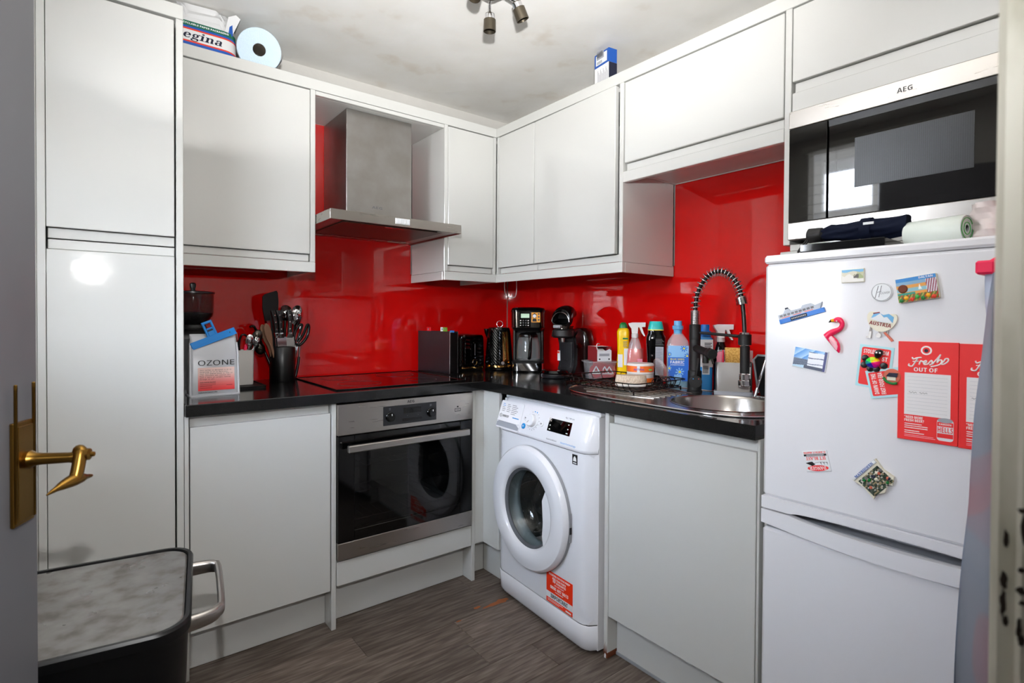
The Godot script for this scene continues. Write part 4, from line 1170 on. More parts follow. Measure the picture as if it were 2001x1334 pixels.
func coffee_bag() -> void:
	var b := thing("coffee_bag", "white coffee bag printed OZONE closed with a blue clip", "coffee bag", Vector3(-1.672, WT, 0.398), 1.5)
	var rings := []
	for r in [[0.150, 0.082, 0.0, 0.0], [0.156, 0.086, 0.006, 0.0], [0.156, 0.084, 0.05, 0.0], [0.154, 0.078, 0.11, 0.0], [0.153, 0.060, 0.155, 0.0], [0.152, 0.036, 0.185, 0.002], [0.150, 0.014, 0.205, 0.006], [0.149, 0.008, 0.222, -0.006]]:
		rings.append(rrect(r[0], r[1], 0.010, r[2], 3, Vector2(0, r[3])))
	part(b, "bag", loft(S(), rings, true, true, false, 1.3), M.silver_bag)
	part(b, "base_seam", loft(S(), [rrect(0.164, 0.094, 0.006, 0.0, 2), rrect(0.164, 0.094, 0.006, 0.004, 2), rrect(0.156, 0.086, 0.006, 0.006, 2)]), M.silver_bag)
	for s in [-1, 1]: part(b, "side_seam", loft(S(), [rrect(0.008, 0.003, 0.001, 0.0, 1, Vector2(s * 0.078, 0.040)), rrect(0.007, 0.003, 0.001, 0.15, 1, Vector2(s * 0.0765, 0.032)), rrect(0.006, 0.003, 0.001, 0.19, 1, Vector2(s * 0.0755, 0.018))]), M.silver_bag)
	txt(b, "OZONE", 0.0185, Vector3(0.004, 0.119, 0.0405), M.ink, Vector3(-7, 0, 0), false, false, 0.117)
	var grad := print_mat("coffee_label", paint(8, 64, func(x, y): return Color(0.93, 0.80, 0.77).lerp(Color(0.90, 0.22, 0.23), clampf((y - 0.25) * 1.4, 0, 1))))
	var lb := picture(b, "label", 0.118, 0.082, grad, Vector3(0.004, 0.061, 0.0421), Vector3(-3, 0, 0))
	var rows := ["This coffee is designed to be as", "forgiving as it is delicious.", "This full bodied blend is full of", "milk chocolate and roasted nuts", "with a swirl of caramel running", "through it all."]
	for k in rows.size():
		var t := txt(lb, rows[k], 0.0028, Vector3(-0.053, 0.032 - k * 0.0065, 0.0008), M.ink, Vector3.ZERO, false, false, 0.0, "lettering", 0.0, true)
		var w: float = t.mesh.get_aabb().size.x
		t.scale.x = 0.105 / 33.0 * rows[k].length() / maxf(w, 0.001)
		t.position.x = -0.053 + 0.105 / 33.0 * rows[k].length() / 2.0
	txt(lb, "OUR HOUSE BLEND", 0.003, Vector3(-0.028, -0.012, 0.0008), M.ink, Vector3.ZERO, true, false, 0.05)
	bars(lb, "small_print", M.maroon_ink, [[-0.053, -0.019, 0.05, 0.0014], [-0.053, -0.0255, 0.038, 0.0014], [-0.053, -0.032, 0.038, 0.0014], [-0.053, -0.0225, 0.104, 0.0003], [0.032, -0.0255, 0.02, 0.0014]], 0.0007)
	txt(b, "Freshly Roasted Specialty Coffee", 0.0028, Vector3(-0.024, 0.0135, 0.0435), M.ink, Vector3.ZERO, true, false, 0.06)
	# clip that grips the rolled top, tilted
	var c := thing("bag_clip", "blue plastic bag clip with a loop handle on the coffee bag", "clip", Vector3(-1.672, WT + 0.205, 0.408), 1.5)
	c.rotation_degrees = Vector3(-6, 1.5, 22)
	part(c, "jaw", bx(bx(S(), Vector3(-0.078, -0.013, 0.004), Vector3(0.078, 0.013, 0.012), 0.002), Vector3(-0.076, -0.013, 0.012), Vector3(0.076, -0.008, 0.014), 0.001), M.clip_blue)
	part(c, "rear_jaw", bx(S(), Vector3(-0.078, -0.013, -0.026), Vector3(0.078, 0.011, -0.018), 0.002), M.clip_blue)
	var hd := S()
	bx(hd, Vector3(-0.017, 0.011, 0.002), Vector3(-0.009, 0.062, 0.010), 0.002)
	bx(hd, Vector3(0.011, 0.011, 0.002), Vector3(0.019, 0.062, 0.010), 0.002)
	bx(hd, Vector3(-0.017, 0.058, 0.002), Vector3(0.019, 0.067, 0.010), 0.002)
	bx(hd, Vector3(-0.010, 0.011, 0.002), Vector3(0.012, 0.042, 0.010), 0.002)
	part(c, "handle", hd, M.clip_blue)
	part(c, "slot", bx(S(), Vector3(-0.009, 0.029, 0.0098), Vector3(0.010, 0.036, 0.0104), 0.0), M.wrap_navy)
	part(c, "hole", lathe(S(), [Vector2(0.002, 0), Vector2(0.002, 0.0005)], 12, disc_axis(Vector3(0, 0, 1), Vector3(0.057, 0.001, 0.012))), M.ink)

func grinder() -> void:
	var g := thing("coffee_grinder", "black coffee grinder with a smoked bean hopper behind coffee bag", "grinder", Vector3(-1.702, WT, 0.145))
	part(g, "body", loft(S(), [rrect(0.125, 0.17, 0.015, 0.0, 4), rrect(0.125, 0.17, 0.015, 0.20, 4), rrect(0.12, 0.16, 0.02, 0.215, 4), rrect(0.10, 0.12, 0.03, 0.235, 4)]), M.black_plastic)
	part(g, "collar", lathe(S(), [Vector2(0.046, 0.234), Vector2(0.048, 0.242), Vector2(0.044, 0.252)], 32), M.black_matte)
	part(g, "hopper", lathe(S(), [Vector2(0.040, 0.250), Vector2(0.045, 0.256), Vector2(0.070, 0.288), Vector2(0.073, 0.30), Vector2(0.074, 0.378)], 40, Transform3D.IDENTITY, 0.6, true), M.smoked_plastic)
	part(g, "coffee_beans", lathe(S(), [Vector2(0.0, 0.252), Vector2(0.040, 0.254), Vector2(0.066, 0.288), Vector2(0.068, 0.30), Vector2(0.0, 0.306)], 32), M.ink).set_meta("kind", "stuff")
	var lid := part(g, "lid", lathe(S(), [Vector2(0.0, 0.378), Vector2(0.077, 0.378), Vector2(0.077, 0.384), Vector2(0.06, 0.387), Vector2(0.0, 0.388)], 40), M.charcoal)
	part(lid, "knob", loft(S(), [rrect(0.018, 0.010, 0.004, 0.386, 3), rrect(0.014, 0.008, 0.004, 0.396, 3), rrect(0.022, 0.010, 0.005, 0.405, 3), rrect(0.022, 0.010, 0.005, 0.416, 3), rrect(0.012, 0.006, 0.003, 0.421, 3)]), M.charcoal)
	part(g, "dial", lathe(S(), [Vector2(0.022, 0), Vector2(0.021, 0.008), Vector2(0.0, 0.009)], 24, disc_axis(Vector3(0, 0, 1), Vector3(0.02, 0.17, 0.085))), M.charcoal)

func cutlery() -> void:
	lone("draining_tray", "flat black drip tray under the white cutlery pot", "tray", loft(S(), [rrect(0.12, 0.21, 0.012, 0.0, 3), rrect(0.124, 0.214, 0.012, 0.010, 3), rrect(0.118, 0.208, 0.010, 0.010, 3), rrect(0.112, 0.202, 0.010, 0.006, 3)]), M.black_matte, Vector3(-1.528, WT, 0.215))
	var y0 := WT + 0.0065
	lone("cutlery_pot", "white rounded cutlery pot full of cutlery", "pot", loft(S(), [rrect(0.072, 0.072, 0.012, 0.0, 4), rrect(0.075, 0.075, 0.012, 0.004, 4), rrect(0.078, 0.078, 0.012, 0.142, 4), rrect(0.072, 0.072, 0.010, 0.142, 4), rrect(0.068, 0.068, 0.010, 0.006, 4)]), M.pot_white, Vector3(-1.530, y0, 0.182))
	# handles and heads stick up out of the pot
	var at := Vector3(-1.530, y0 + 0.01, 0.182)
	var spec := [["fork", "steel fork standing in the cutlery pot", -0.028, 8.0, 0.0], ["dessert_spoon", "steel dessert spoon with its bowl up in the cutlery pot", 0.022, -9.0, 12.0], ["teaspoon", "small steel teaspoon with its bowl up in the cutlery pot", 0.024, -20.0, 24.0], ["table_knife", "steel table knife leaning in the cutlery pot", 0.010, -18.0, -10.0], ["peeler", "black handled peeler standing in the cutlery pot", -0.010, 2.0, 4.0], ["serving_spoon", "large dark steel serving spoon leaning in the cutlery pot", 0.012, -24.0, -6.0], ["pink_spatula", "pink handled tool low down in the cutlery pot", 0.004, -4.0, 18.0]]
	for s in spec:
		var o := thing(s[0], s[1], "cutlery", at + Vector3(s[2] * 0.3, 0, 0), 0.0, "cutlery in the white pot")
		o.rotation_degrees = Vector3(s[4] * 0.45, 0, s[3] * 0.7)
		match s[0]:
			"fork":
				part(o, "handle", loft(S(), [rrect(0.010, 0.003, 0.001, 0.0, 2), rrect(0.006, 0.003, 0.001, 0.12, 2), rrect(0.012, 0.003, 0.001, 0.155, 2)]), M.chrome)
				var st := S()
				for k in 4: bx(st, Vector3(-0.0105 + k * 0.0058, 0.155, -0.001), Vector3(-0.0075 + k * 0.0058, 0.205, 0.001), 0.0005)
				bx(st, Vector3(-0.0105, 0.15, -0.0012), Vector3(0.0099, 0.166, 0.0012), 0.0005)
				part(o, "tines", st, M.chrome)
			"dessert_spoon", "teaspoon", "serving_spoon":
				var k := 1.0 if s[0] == "dessert_spoon" else 0.8 if s[0] == "teaspoon" else 1.35
				part(o, "handle", loft(S(), [rrect(0.009, 0.003, 0.001, 0.0, 2), rrect(0.005, 0.003, 0.001, 0.15, 2)]), M.chrome)
				part(o, "bowl", spoon_bowl(0.016 * k, 0.026 * k, 0.007 * k, 0.0), M.dark_chrome if k > 1.2 else M.chrome, Vector3(0, 0.172 if k < 1.2 else 0.19, 0))
			"table_knife":
				part(o, "handle", loft(S(), [rrect(0.012, 0.006, 0.002, 0.0, 2), rrect(0.010, 0.005, 0.002, 0.10, 2)]), M.chrome)
				part(o, "blade", prism(S(), [Vector2(-0.005, 0.10), Vector2(0.005, 0.10), Vector2(0.007, 0.18), Vector2(0.003, 0.215), Vector2(-0.004, 0.20)], -0.0008, 0.0008), M.dark_chrome)
			"peeler":
				part(o, "handle", loft(S(), [rrect(0.014, 0.010, 0.004, 0.0, 3), rrect(0.018, 0.012, 0.005, 0.12, 3)]), M.black_gloss)
				part(o, "loop_head", tube(S(), curve([Vector3(-0.004, 0.12, 0), Vector3(-0.006, 0.16, 0.002), Vector3(0.004, 0.193, 0.004), Vector3(0.022, 0.19, 0.004), Vector3(0.030, 0.165, 0.002), Vector3(0.026, 0.15, 0)], 5), 0.0045, 8), M.black_gloss)
			"pink_spatula":
				part(o, "handle", loft(S(), [rrect(0.010, 0.008, 0.003, 0.0, 3), rrect(0.012, 0.010, 0.004, 0.145, 3), rrect(0.008, 0.006, 0.003, 0.156, 3)]), M.hot_pink)

func spoon_bowl(rx: float, ry: float, deep: float, holes: float) -> SurfaceTool:
	# shallow dished oval whose hollow faces -z
	var st := S()
	var rings := []
	for i in 7:
		var t := float(i) / 6.0
		var p := PackedVector3Array()
		for k in 24:
			var a := TAU * k / 24
			p.append(Vector3(rx * t * cos(a), ry * t * sin(a), deep * (1.0 - t * t)))
		rings.append(p)
	st.set_smooth_group(1)
	for i in 6:
		for k in 24:
			qo(st, rings[i][k], rings[i + 1][k], rings[i + 1][(k + 1) % 24], rings[i][(k + 1) % 24], Vector3(0, 0, 1))
			qo(st, rings[i][k] - Vector3(0, 0, 0.0008), rings[i + 1][k] - Vector3(0, 0, 0.0008), rings[i + 1][(k + 1) % 24] - Vector3(0, 0, 0.0008), rings[i][(k + 1) % 24] - Vector3(0, 0, 0.0008), Vector3(0, 0, -1))
	return st

func utensils() -> void:
	var c := Vector3(-1.350, WT, 0.105)
	lone("utensil_crock", "tall black ceramic utensil crock beside the hob", "crock", lathe(S(), [Vector2(0.052, 0.0), Vector2(0.054, 0.004), Vector2(0.0545, 0.150), Vector2(0.052, 0.154), Vector2(0.048, 0.150), Vector2(0.046, 0.01), Vector2(0.0, 0.008)], 48), M.black_plastic, c)
	var b := c + Vector3(0, 0.012, 0)
	var o := thing("spatula", "wide black spatula with a broad blade at back of crock", "utensil", b + Vector3(-0.018, 0, -0.018), 0, "utensils in the black crock")
	o.rotation_degrees = Vector3(0, 12, 5)
	part(o, "handle", loft(S(), [rrect(0.012, 0.006, 0.002, 0, 2), rrect(0.016, 0.006, 0.002, 0.28, 2)]), M.black_matte)
	part(o, "blade", prism(S(), [Vector2(-0.032, 0.26), Vector2(0.026, 0.26), Vector2(0.036, 0.34), Vector2(0.036, 0.382), Vector2(0.030, 0.390), Vector2(-0.022, 0.378), Vector2(-0.034, 0.366), Vector2(-0.038, 0.32)], -0.002, 0.002), M.black_matte)
	# three cook's knives, handles up
	for k in 3:
		var p: Vector3 = [Vector3(-0.010, 0, 0.016), Vector3(0.004, 0, 0.022), Vector3(0.022, 0, 0.020)][k]
		o = thing("kitchen_knife", ["black riveted knife handle up in crock, beside the wooden spoon", "black riveted knife handle up in crock, middle of the three", "black riveted knife handle up in crock, beside the slotted spoon"][k], "knife", b + p, 0, "knives in the black crock")
		o.rotation_degrees = Vector3(1.5, [12, 8, -6][k], [6.5, 5.0, -1.0][k])
		var w: float = [0.018, 0.040, 0.042][k]
		part(o, "blade", prism(S(), [Vector2(-w / 2, 0.02), Vector2(0.004, 0.0), Vector2(w / 2, 0.10), Vector2(w / 2, 0.186), Vector2(-w / 2, 0.184)], -0.001, 0.001), M.chrome)
		part(o, "bolster", loft(S(), [rrect(w * 0.6, 0.003, 0.001, 0.182, 2), rrect(0.020, 0.012, 0.003, 0.196, 3), rrect(0.020, 0.014, 0.003, 0.206, 3)]), M.chrome)
		var hd := part(o, "handle", loft(S(), [rrect(0.020, 0.014, 0.005, 0.206, 4), rrect(0.018, 0.015, 0.005, 0.235, 4), rrect(0.020, 0.016, 0.005, 0.27, 4, Vector2(-0.001, 0)), rrect(0.024, 0.016, 0.006, 0.295, 4, Vector2(-0.004, 0)), rrect(0.020, 0.012, 0.005, 0.305, 4, Vector2(-0.007, 0))], true, true, false, 1.0), M.black_plastic)
		for j in 3:
			part(hd, "rivet", lathe(S(), [Vector2(0.0032, 0), Vector2(0.003, 0.0008), Vector2(0, 0.001)], 14, disc_axis(Vector3(0, 0, 1), Vector3(-0.001 - 0.001 * j, 0.222 + j * 0.031, 0.0076))), M.chrome)
	o = thing("slotted_spoon", "steel slotted spoon with a pierced bowl standing in crock", "utensil", b + Vector3(0.026, 0, -0.006), 0, "utensils in the black crock")
	o.rotation_degrees = Vector3(0, 14, -8)
	part(o, "handle", loft(S(), [rrect(0.010, 0.004, 0.001, 0, 2), rrect(0.012, 0.004, 0.001, 0.25, 2)]), M.black_plastic)
	var bw := part(o, "bowl", spoon_bowl(0.031, 0.046, 0.014, 0), M.chrome, Vector3(0, 0.285, 0.006))
	for h in [[-0.010, 0.018], [0.0, 0.012], [-0.004, 0.002], [0.006, 0.022], [-0.014, 0.006], [-0.016, -0.006], [0.012, 0.004], [0.0, -0.012], [0.016, -0.012]]:
		part(bw, "hole", lathe(S(), [Vector2(0.0026, 0), Vector2(0.0, 0.0004)], 10, disc_axis(Vector3(h[0] * 0.5, h[1] * 0.35, 1).normalized(), Vector3(h[0], h[1], 0.0145 * (1.0 - pow(h[0] / 0.031, 2) - pow(h[1] / 0.046, 2))))), M.ink)
	o = thing("ladle", "steel ladle whose bowl peeps out behind knife handles", "utensil", b + Vector3(0.008, 0, -0.020), 0, "utensils in the black crock")
	o.rotation_degrees = Vector3(0, -20, -2)
	part(o, "handle", loft(S(), [rrect(0.010, 0.004, 0.001, 0, 2), rrect(0.012, 0.004, 0.001, 0.26, 2)]), M.dark_chrome)
	part(o, "bowl", spoon_bowl(0.030, 0.036, 0.02, 0), M.chrome, Vector3(0, 0.292, 0.0), )
	for k in 2:
		o = thing("wooden_spoon", ["brown wooden spoon leaning out of crock, in front", "dark wooden spoon leaning out of crock, behind the lighter one"][k], "utensil", b + Vector3(-0.014, 0, 0.014 - 0.018 * k), 0, "utensils in the black crock")
		o.rotation_degrees = Vector3(2, 20, 17 + 3 * k)
		part(o, "handle", loft(S(), [rrect(0.010, 0.008, 0.003, 0, 3), rrect(0.012, 0.008, 0.003, 0.16, 3)]), M.wood_spoon)
		part(o, "bowl", loft(S(), [rrect(0.012, 0.008, 0.003, 0.155, 4), rrect(0.026, 0.009, 0.004, 0.185, 4), rrect(0.034, 0.010, 0.005, 0.215, 4), rrect(0.026, 0.009, 0.004, 0.245, 4), rrect(0.008, 0.006, 0.002, 0.256, 4)], true, true, false, 1.2), M.wood_spoon)
	o = thing("black_ladle", "black plastic ladle leaning out of crock towards the cutlery pot", "utensil", b + Vector3(-0.026, 0, -0.002), 0, "utensils in the black crock")
	o.rotation_degrees = Vector3(0, 0, 21)
	part(o, "handle", tube(S(), curve([Vector3(0, 0, 0), Vector3(0, 0.12, 0), Vector3(0.0, 0.235, 0), Vector3(-0.006, 0.252, 0), Vector3(-0.018, 0.254, 0.004)], 5), 0.0055, 10), M.black_gloss)
	part(o, "bowl", spoon_bowl(0.022, 0.03, 0.012, 0), M.dark_chrome, Vector3(-0.016, 0.155, 0.012))
	# kitchen scissors, loops up
	o = thing("kitchen_scissors", "kitchen scissors with black loop handles up in crock", "scissors", b + Vector3(0.030, 0, 0.020), 0, "utensils in the black crock")
	o.rotation_degrees = Vector3(2, 10, -9)
	part(o, "blades", prism(S(), [Vector2(-0.010, 0.16), Vector2(0.0, 0.02), Vector2(0.010, 0.16)], -0.002, 0.002), M.chrome)
	part(o, "handle", tube(S(), curve([Vector3(-0.006, 0.15, 0), Vector3(-0.016, 0.19, 0), Vector3(-0.010, 0.225, 0), Vector3(0.004, 0.245, 0), Vector3(0.012, 0.24, 0), Vector3(0.006, 0.205, 0), Vector3(-0.001, 0.165, 0)], 5), 0.005, 10), M.black_gloss)
	part(o, "handle", tube(S(), curve([Vector3(0.0, 0.15, 0.004), Vector3(0.018, 0.155, 0.004), Vector3(0.040, 0.19, 0.004), Vector3(0.044, 0.235, 0.004), Vector3(0.034, 0.248, 0.004), Vector3(0.022, 0.20, 0.004), Vector3(0.004, 0.165, 0.004)], 5), 0.006, 10), M.black_gloss)
	part(o, "pivot", lathe(S(), [Vector2(0.005, 0), Vector2(0.004, 0.003), Vector2(0, 0.004)], 14, disc_axis(Vector3(0, 0, 1), Vector3(0.0, 0.16, 0.006))), M.chrome)
	# lighter that leans against the wall behind the crock
	o = thing("gas_lighter", "slim gas lighter with silver barrel leaning against red splashback", "lighter", Vector3(-1.262, WT, 0.030))
	o.rotation_degrees = Vector3(-3, 0, -3)
	part(o, "grip", tube(S(), curve([Vector3(-0.012, 0.004, 0.0), Vector3(-0.006, 0.03, 0), Vector3(0.0, 0.07, 0), Vector3(0.002, 0.10, 0)], 5), 0.006, 10), M.black_plastic)
	part(o, "barrel", tube(S(), [Vector3(0.002, 0.10, 0), Vector3(0.004, 0.245, 0)], 0.0045, 10), M.chrome)

func board_case() -> void:
	var o := thing("chopping_board_case", "dark upright case holding colour-tabbed chopping boards", "board case", Vector3(-0.592, WT, 0.170), 7.2)
	slab(o, "shell", Vector3(-0.028, 0.006, -0.135), Vector3(-0.024, 0.218, 0.135), M.charcoal, 0.001)
	slab(o, "shell", Vector3(0.024, 0.006, -0.135), Vector3(0.028, 0.218, 0.135), M.charcoal, 0.001)
	slab(o, "shell", Vector3(-0.0238, 0.006, 0.131), Vector3(0.0238, 0.212, 0.135), M.black_plastic, 0.001)
	slab(o, "shell", Vector3(-0.0238, 0.006, -0.135), Vector3(0.0238, 0.212, -0.131), M.black_plastic, 0.001)
	slab(o, "edge_strip", Vector3(-0.0286, 0.006, 0.1345), Vector3(-0.0262, 0.219, 0.1362), M.alloy, 0.0005)
	slab(o, "base", Vector3(-0.028, 0.0, -0.135), Vector3(0.028, 0.0058, 0.135), M.black_plastic, 0.001)
	var k := 0
	for c in [["red", Color(0.85, 0.05, 0.12), -0.070], ["green", Color(0.42, 0.62, 0.08), 0.055], ["white", Color(0.85, 0.86, 0.84), 0.020], ["blue", Color(0.12, 0.45, 0.75), 0.085]]:
		var m := mat("board_%s" % c[0], c[1], 0.4)
		var bd := thing("chopping_board", "%s tabbed chopping board standing in the dark case" % c[0], "chopping board", o.position, 7.2, "chopping boards in the case")
		slab(bd, "board", Vector3(-0.020 + k * 0.011, 0.0065, -0.128), Vector3(-0.015 + k * 0.011, 0.205, 0.128), m)
		var top: float = 0.238 if k < 3 else 0.222
		var tb := slab(bd, "tab", Vector3(-0.020 + k * 0.011, 0.205, c[2]), Vector3(-0.015 + k * 0.011, top, c[2] + 0.032), m)
		slab(tb, "symbol", Vector3(-0.0204 + k * 0.011, top - 0.014, c[2] + 0.010), Vector3(-0.020 + k * 0.011, top - 0.006, c[2] + 0.020), M.ink_grey, 0.0)
		k += 1

func toaster() -> void:
	var o := thing("toaster", "black quilted toaster with gold trim beside the chopping boards", "toaster", Vector3(-0.385, WT, 0.105), 0)
	part(o, "body", facets(S(), 0, 0, 0.022, 0.185, 16, 64, 0.0016, 0.165, 0.19, 0.03), M.black_gloss)
	part(o, "top", loft(S(), [rrect(0.158, 0.183, 0.03, 0.185, 6), rrect(0.150, 0.175, 0.03, 0.194, 6), rrect(0.130, 0.155, 0.03, 0.196, 6)], false), M.dark_chrome)
	for s in [-0.03, 0.03]: slab(o, "slot", Vector3(s - 0.014, 0.1955, -0.065), Vector3(s + 0.014, 0.1965, 0.065), M.ink, 0.0)
	part(o, "gold_trim", loft(S(), [rrect(0.168, 0.193, 0.03, 0.014, 6), rrect(0.169, 0.194, 0.03, 0.022, 6)], true, true), M.gold)
	part(o, "base", loft(S(), [rrect(0.15, 0.175, 0.03, 0.0, 6), rrect(0.162, 0.187, 0.03, 0.014, 6)]), M.black_plastic)
	slab(o, "lever_panel", Vector3(-0.018, 0.075, 0.094), Vector3(0.020, 0.170, 0.099), M.black_gloss, 0.002)
	slab(o, "lever_slot", Vector3(0.004, 0.085, 0.099), Vector3(0.008, 0.155, 0.0995), M.ink_grey, 0.0)
	slab(o, "lever", Vector3(-0.012, 0.148, 0.099), Vector3(0.016, 0.158, 0.112), M.dark_chrome, 0.002)
	part(o, "dial", lathe(S(), [Vector2(0.014, 0), Vector2(0.014, 0.010), Vector2(0.012, 0.012), Vector2(0, 0.012)], 24, disc_axis(Vector3(0, 0, 1), Vector3(0.0, 0.048, 0.0965))), M.black_gloss)
	part(o, "dial_ring", tube(S(), circle3(0.0145, Vector3(0.0, 0.048, 0.106)), 0.0015, 6, true), M.gold)
	part(o, "button", lathe(S(), [Vector2(0.006, 0), Vector2(0.006, 0.004), Vector2(0, 0.0045)], 16, disc_axis(Vector3(0, 0, 1), Vector3(0.032, 0.055, 0.0965))), M.dark_chrome)

func kettle() -> void:
	var o := thing("kettle", "black quilted kettle with gold water window and ring lid", "kettle", Vector3(-0.225, WT, 0.215), -42)
	part(o, "base", lathe(S(), [Vector2(0.078, 0), Vector2(0.080, 0.006), Vector2(0.074, 0.014), Vector2(0.072, 0.018)], 40), M.black_gloss)
	part(o, "gold_trim", lathe(S(), [Vector2(0.078, 0.018), Vector2(0.0785, 0.028), Vector2(0.077, 0.029)], 40), M.gold)
	part(o, "body", facets(S(), 0.077, 0.060, 0.029, 0.228, 24, 64, 0.002), M.black_gloss)
	part(o, "shoulder", lathe(S(), [Vector2(0.060, 0.228), Vector2(0.059, 0.233), Vector2(0.054, 0.236), Vector2(0.0, 0.238)], 40), M.dark_chrome)
	# water window on the side we see
	var st := S()
	var p := []
	for k in 9:
		var y := 0.045 + k * 0.021
		p.append(y)
	st.set_smooth_group(1)
	for k in 8:
		for j in 6:
			var f := func(y: float, i: int) -> Vector3:
				var r := lerpf(0.0805, 0.0630, (y - 0.029) / 0.2)
				var t := deg_to_rad(68 - i * 5.0)
				return Vector3(r * cos(t), y, r * sin(t))
			qo(st, f.call(p[k], j), f.call(p[k], j + 1), f.call(p[k + 1], j + 1), f.call(p[k + 1], j), Vector3(cos(0.95), 0, sin(0.95)))
	part(o, "water_window", st, M.gold)
	part(o, "lid_ring", tube(S(), circle3(0.017, Vector3(0.004, 0.254, 0)), 0.002, 8, true), M.chrome)
	part(o, "handle", tube(S(), curve([Vector3(0.0, 0.21, -0.058), Vector3(0.0, 0.205, -0.098), Vector3(0.0, 0.15, -0.108), Vector3(0.0, 0.06, -0.10), Vector3(0.0, 0.04, -0.074)], 6), 0.009, 10), M.black_plastic)
	part(o, "spout", loft(S(), [ring(0.004, 0.175, 10, Vector2(-0.064, 0)), ring(0.016, 0.205, 10, Vector2(-0.066, 0)), ring(0.018, 0.228, 10, Vector2(-0.068, 0))]), M.black_gloss)
	part(o, "badge", lathe(S(), [Vector2(0.009, 0), Vector2(0.009, 0.0015), Vector2(0, 0.002)], 20, disc_axis(Vector3(cos(1.2), 0.1, sin(1.2)), Vector3(0.0785 * cos(1.2), 0.042, 0.0785 * sin(1.2)))), M.alloy)

func filter_machine() -> void:
	var o := thing("filter_coffee_machine", "black and steel filter coffee machine with a glass jug", "coffee machine", Vector3(-0.142, WT, 0.372), -41)
	part(o, "base", loft(S(), [rrect(0.166, 0.20, 0.03, 0.0, 6), rrect(0.168, 0.202, 0.03, 0.010, 6)]), M.black_gloss)
	part(o, "steel_band", loft(S(), [rrect(0.164, 0.198, 0.03, 0.010, 6), rrect(0.164, 0.198, 0.03, 0.048, 6)]), M.chrome)
	part(o, "hot_plate", loft(S(), [rrect(0.172, 0.205, 0.035, 0.048, 6), rrect(0.174, 0.207, 0.035, 0.056, 6), rrect(0.14, 0.16, 0.05, 0.062, 6)]), M.black_plastic)
	part(o, "column", loft(S(), [rrect(0.15, 0.05, 0.01, 0.056, 4, Vector2(0, -0.074)), rrect(0.15, 0.05, 0.01, 0.23, 4, Vector2(0, -0.074))]), M.black_plastic)
	for s in [-1, 1]: part(o, "side_column", loft(S(), [rrect(0.016, 0.09, 0.006, 0.056, 3, Vector2(s * 0.076, -0.05)), rrect(0.016, 0.09, 0.006, 0.24, 3, Vector2(s * 0.076, -0.05))]), M.black_plastic)
	part(o, "head_under", loft(S(), [rrect(0.150, 0.18, 0.03, 0.222, 6), rrect(0.178, 0.208, 0.035, 0.238, 6)]), M.black_plastic)
	part(o, "steel_band", loft(S(), [rrect(0.178, 0.208, 0.035, 0.238, 6), rrect(0.178, 0.208, 0.035, 0.320, 6)]), M.dark_chrome)
	part(o, "lid", loft(S(), [rrect(0.184, 0.212, 0.036, 0.320, 6), rrect(0.184, 0.212, 0.036, 0.328, 6), rrect(0.170, 0.20, 0.036, 0.341, 6), rrect(0.13, 0.16, 0.036, 0.346, 6)]), M.black_gloss)
	var pn := slab(o, "control_panel", Vector3(-0.046, 0.240, 0.102), Vector3(0.014, 0.319, 0.1075), M.black_gloss, 0.001)
	slab(pn, "display", Vector3(-0.038, 0.289, 0.1075), Vector3(0.007, 0.311, 0.108), M.green_pcb, 0.0)
	var bt := S()
	for r in 3:
		for cc in 4: bx(bt, Vector3(-0.042 + cc * 0.0135, 0.247 + r * 0.0125, 0.1075), Vector3(-0.034 + cc * 0.0135, 0.254 + r * 0.0125, 0.109), 0.001)
	part(pn, "buttons", bt, M.charcoal)
	for r in 3:
		for cc in [0, 3]: slab(pn, "button_light", Vector3(-0.0415 + cc * 0.0135, 0.2475 + r * 0.0125, 0.109), Vector3(-0.0375 + cc * 0.0135, 0.2515 + r * 0.0125, 0.1094), M.alloy, 0.0)
	slab(pn, "trim", Vector3(-0.0485, 0.240, 0.102), Vector3(-0.0462, 0.319, 0.1082), M.chrome, 0.0)
	slab(pn, "trim", Vector3(0.0142, 0.240, 0.102), Vector3(0.0162, 0.319, 0.1082), M.chrome, 0.0)
	var yl := mat("sticker_yellow", Color(0.93, 0.62, 0.04), 0.45)
	var sk := slab(o, "energy_sticker", Vector3(0.018, 0.266, 0.103), Vector3(0.064, 0.318, 0.1062), yl, 0.0)
	part(sk, "arrow", prism(S(), [Vector2(0.020, 0.303), Vector2(0.034, 0.315), Vector2(0.048, 0.303), Vector2(0.043, 0.303), Vector2(0.043, 0.290), Vector2(0.025, 0.290), Vector2(0.025, 0.303)], 0.1062, 0.1065), M.ink)
	part(sk, "jug_print", prism(S(), circle2(0.009, 16, Vector2(0.034, 0.299)), 0.1065, 0.1068), M.label_white)
	part(sk, "jug_print", prism(S(), [Vector2(0.022, 0.270), Vector2(0.046, 0.270), Vector2(0.043, 0.286), Vector2(0.025, 0.286)], 0.1062, 0.1065), M.ink)
	for k in 3: part(sk, "badge", prism(S(), circle2(0.005, 14, Vector2(0.056, 0.310 - k * 0.0155)), 0.1062, 0.1066), M.charcoal)
	# jug: thick clear glass with black handle and lid
	var j := thing("coffee_jug", "glass jug with a black handle on the coffee machine", "jug", o.position + Vector3(0, 0.0625, 0), -41)
	part(j, "glass", lathe(S(), [Vector2(0.0, 0.0), Vector2(0.058, 0.0), Vector2(0.064, 0.008), Vector2(0.064, 0.06), Vector2(0.058, 0.10), Vector2(0.05, 0.128), Vector2(0.048, 0.130)], 44, Transform3D(Basis.IDENTITY, Vector3(0, 0, 0.018)), 0.6, true), M.clear_glass)
	part(j, "rim_band", lathe(S(), [Vector2(0.0505, 0.122), Vector2(0.052, 0.126), Vector2(0.05, 0.136)], 40, Transform3D(Basis.IDENTITY, Vector3(0, 0, 0.018))), M.black_plastic)
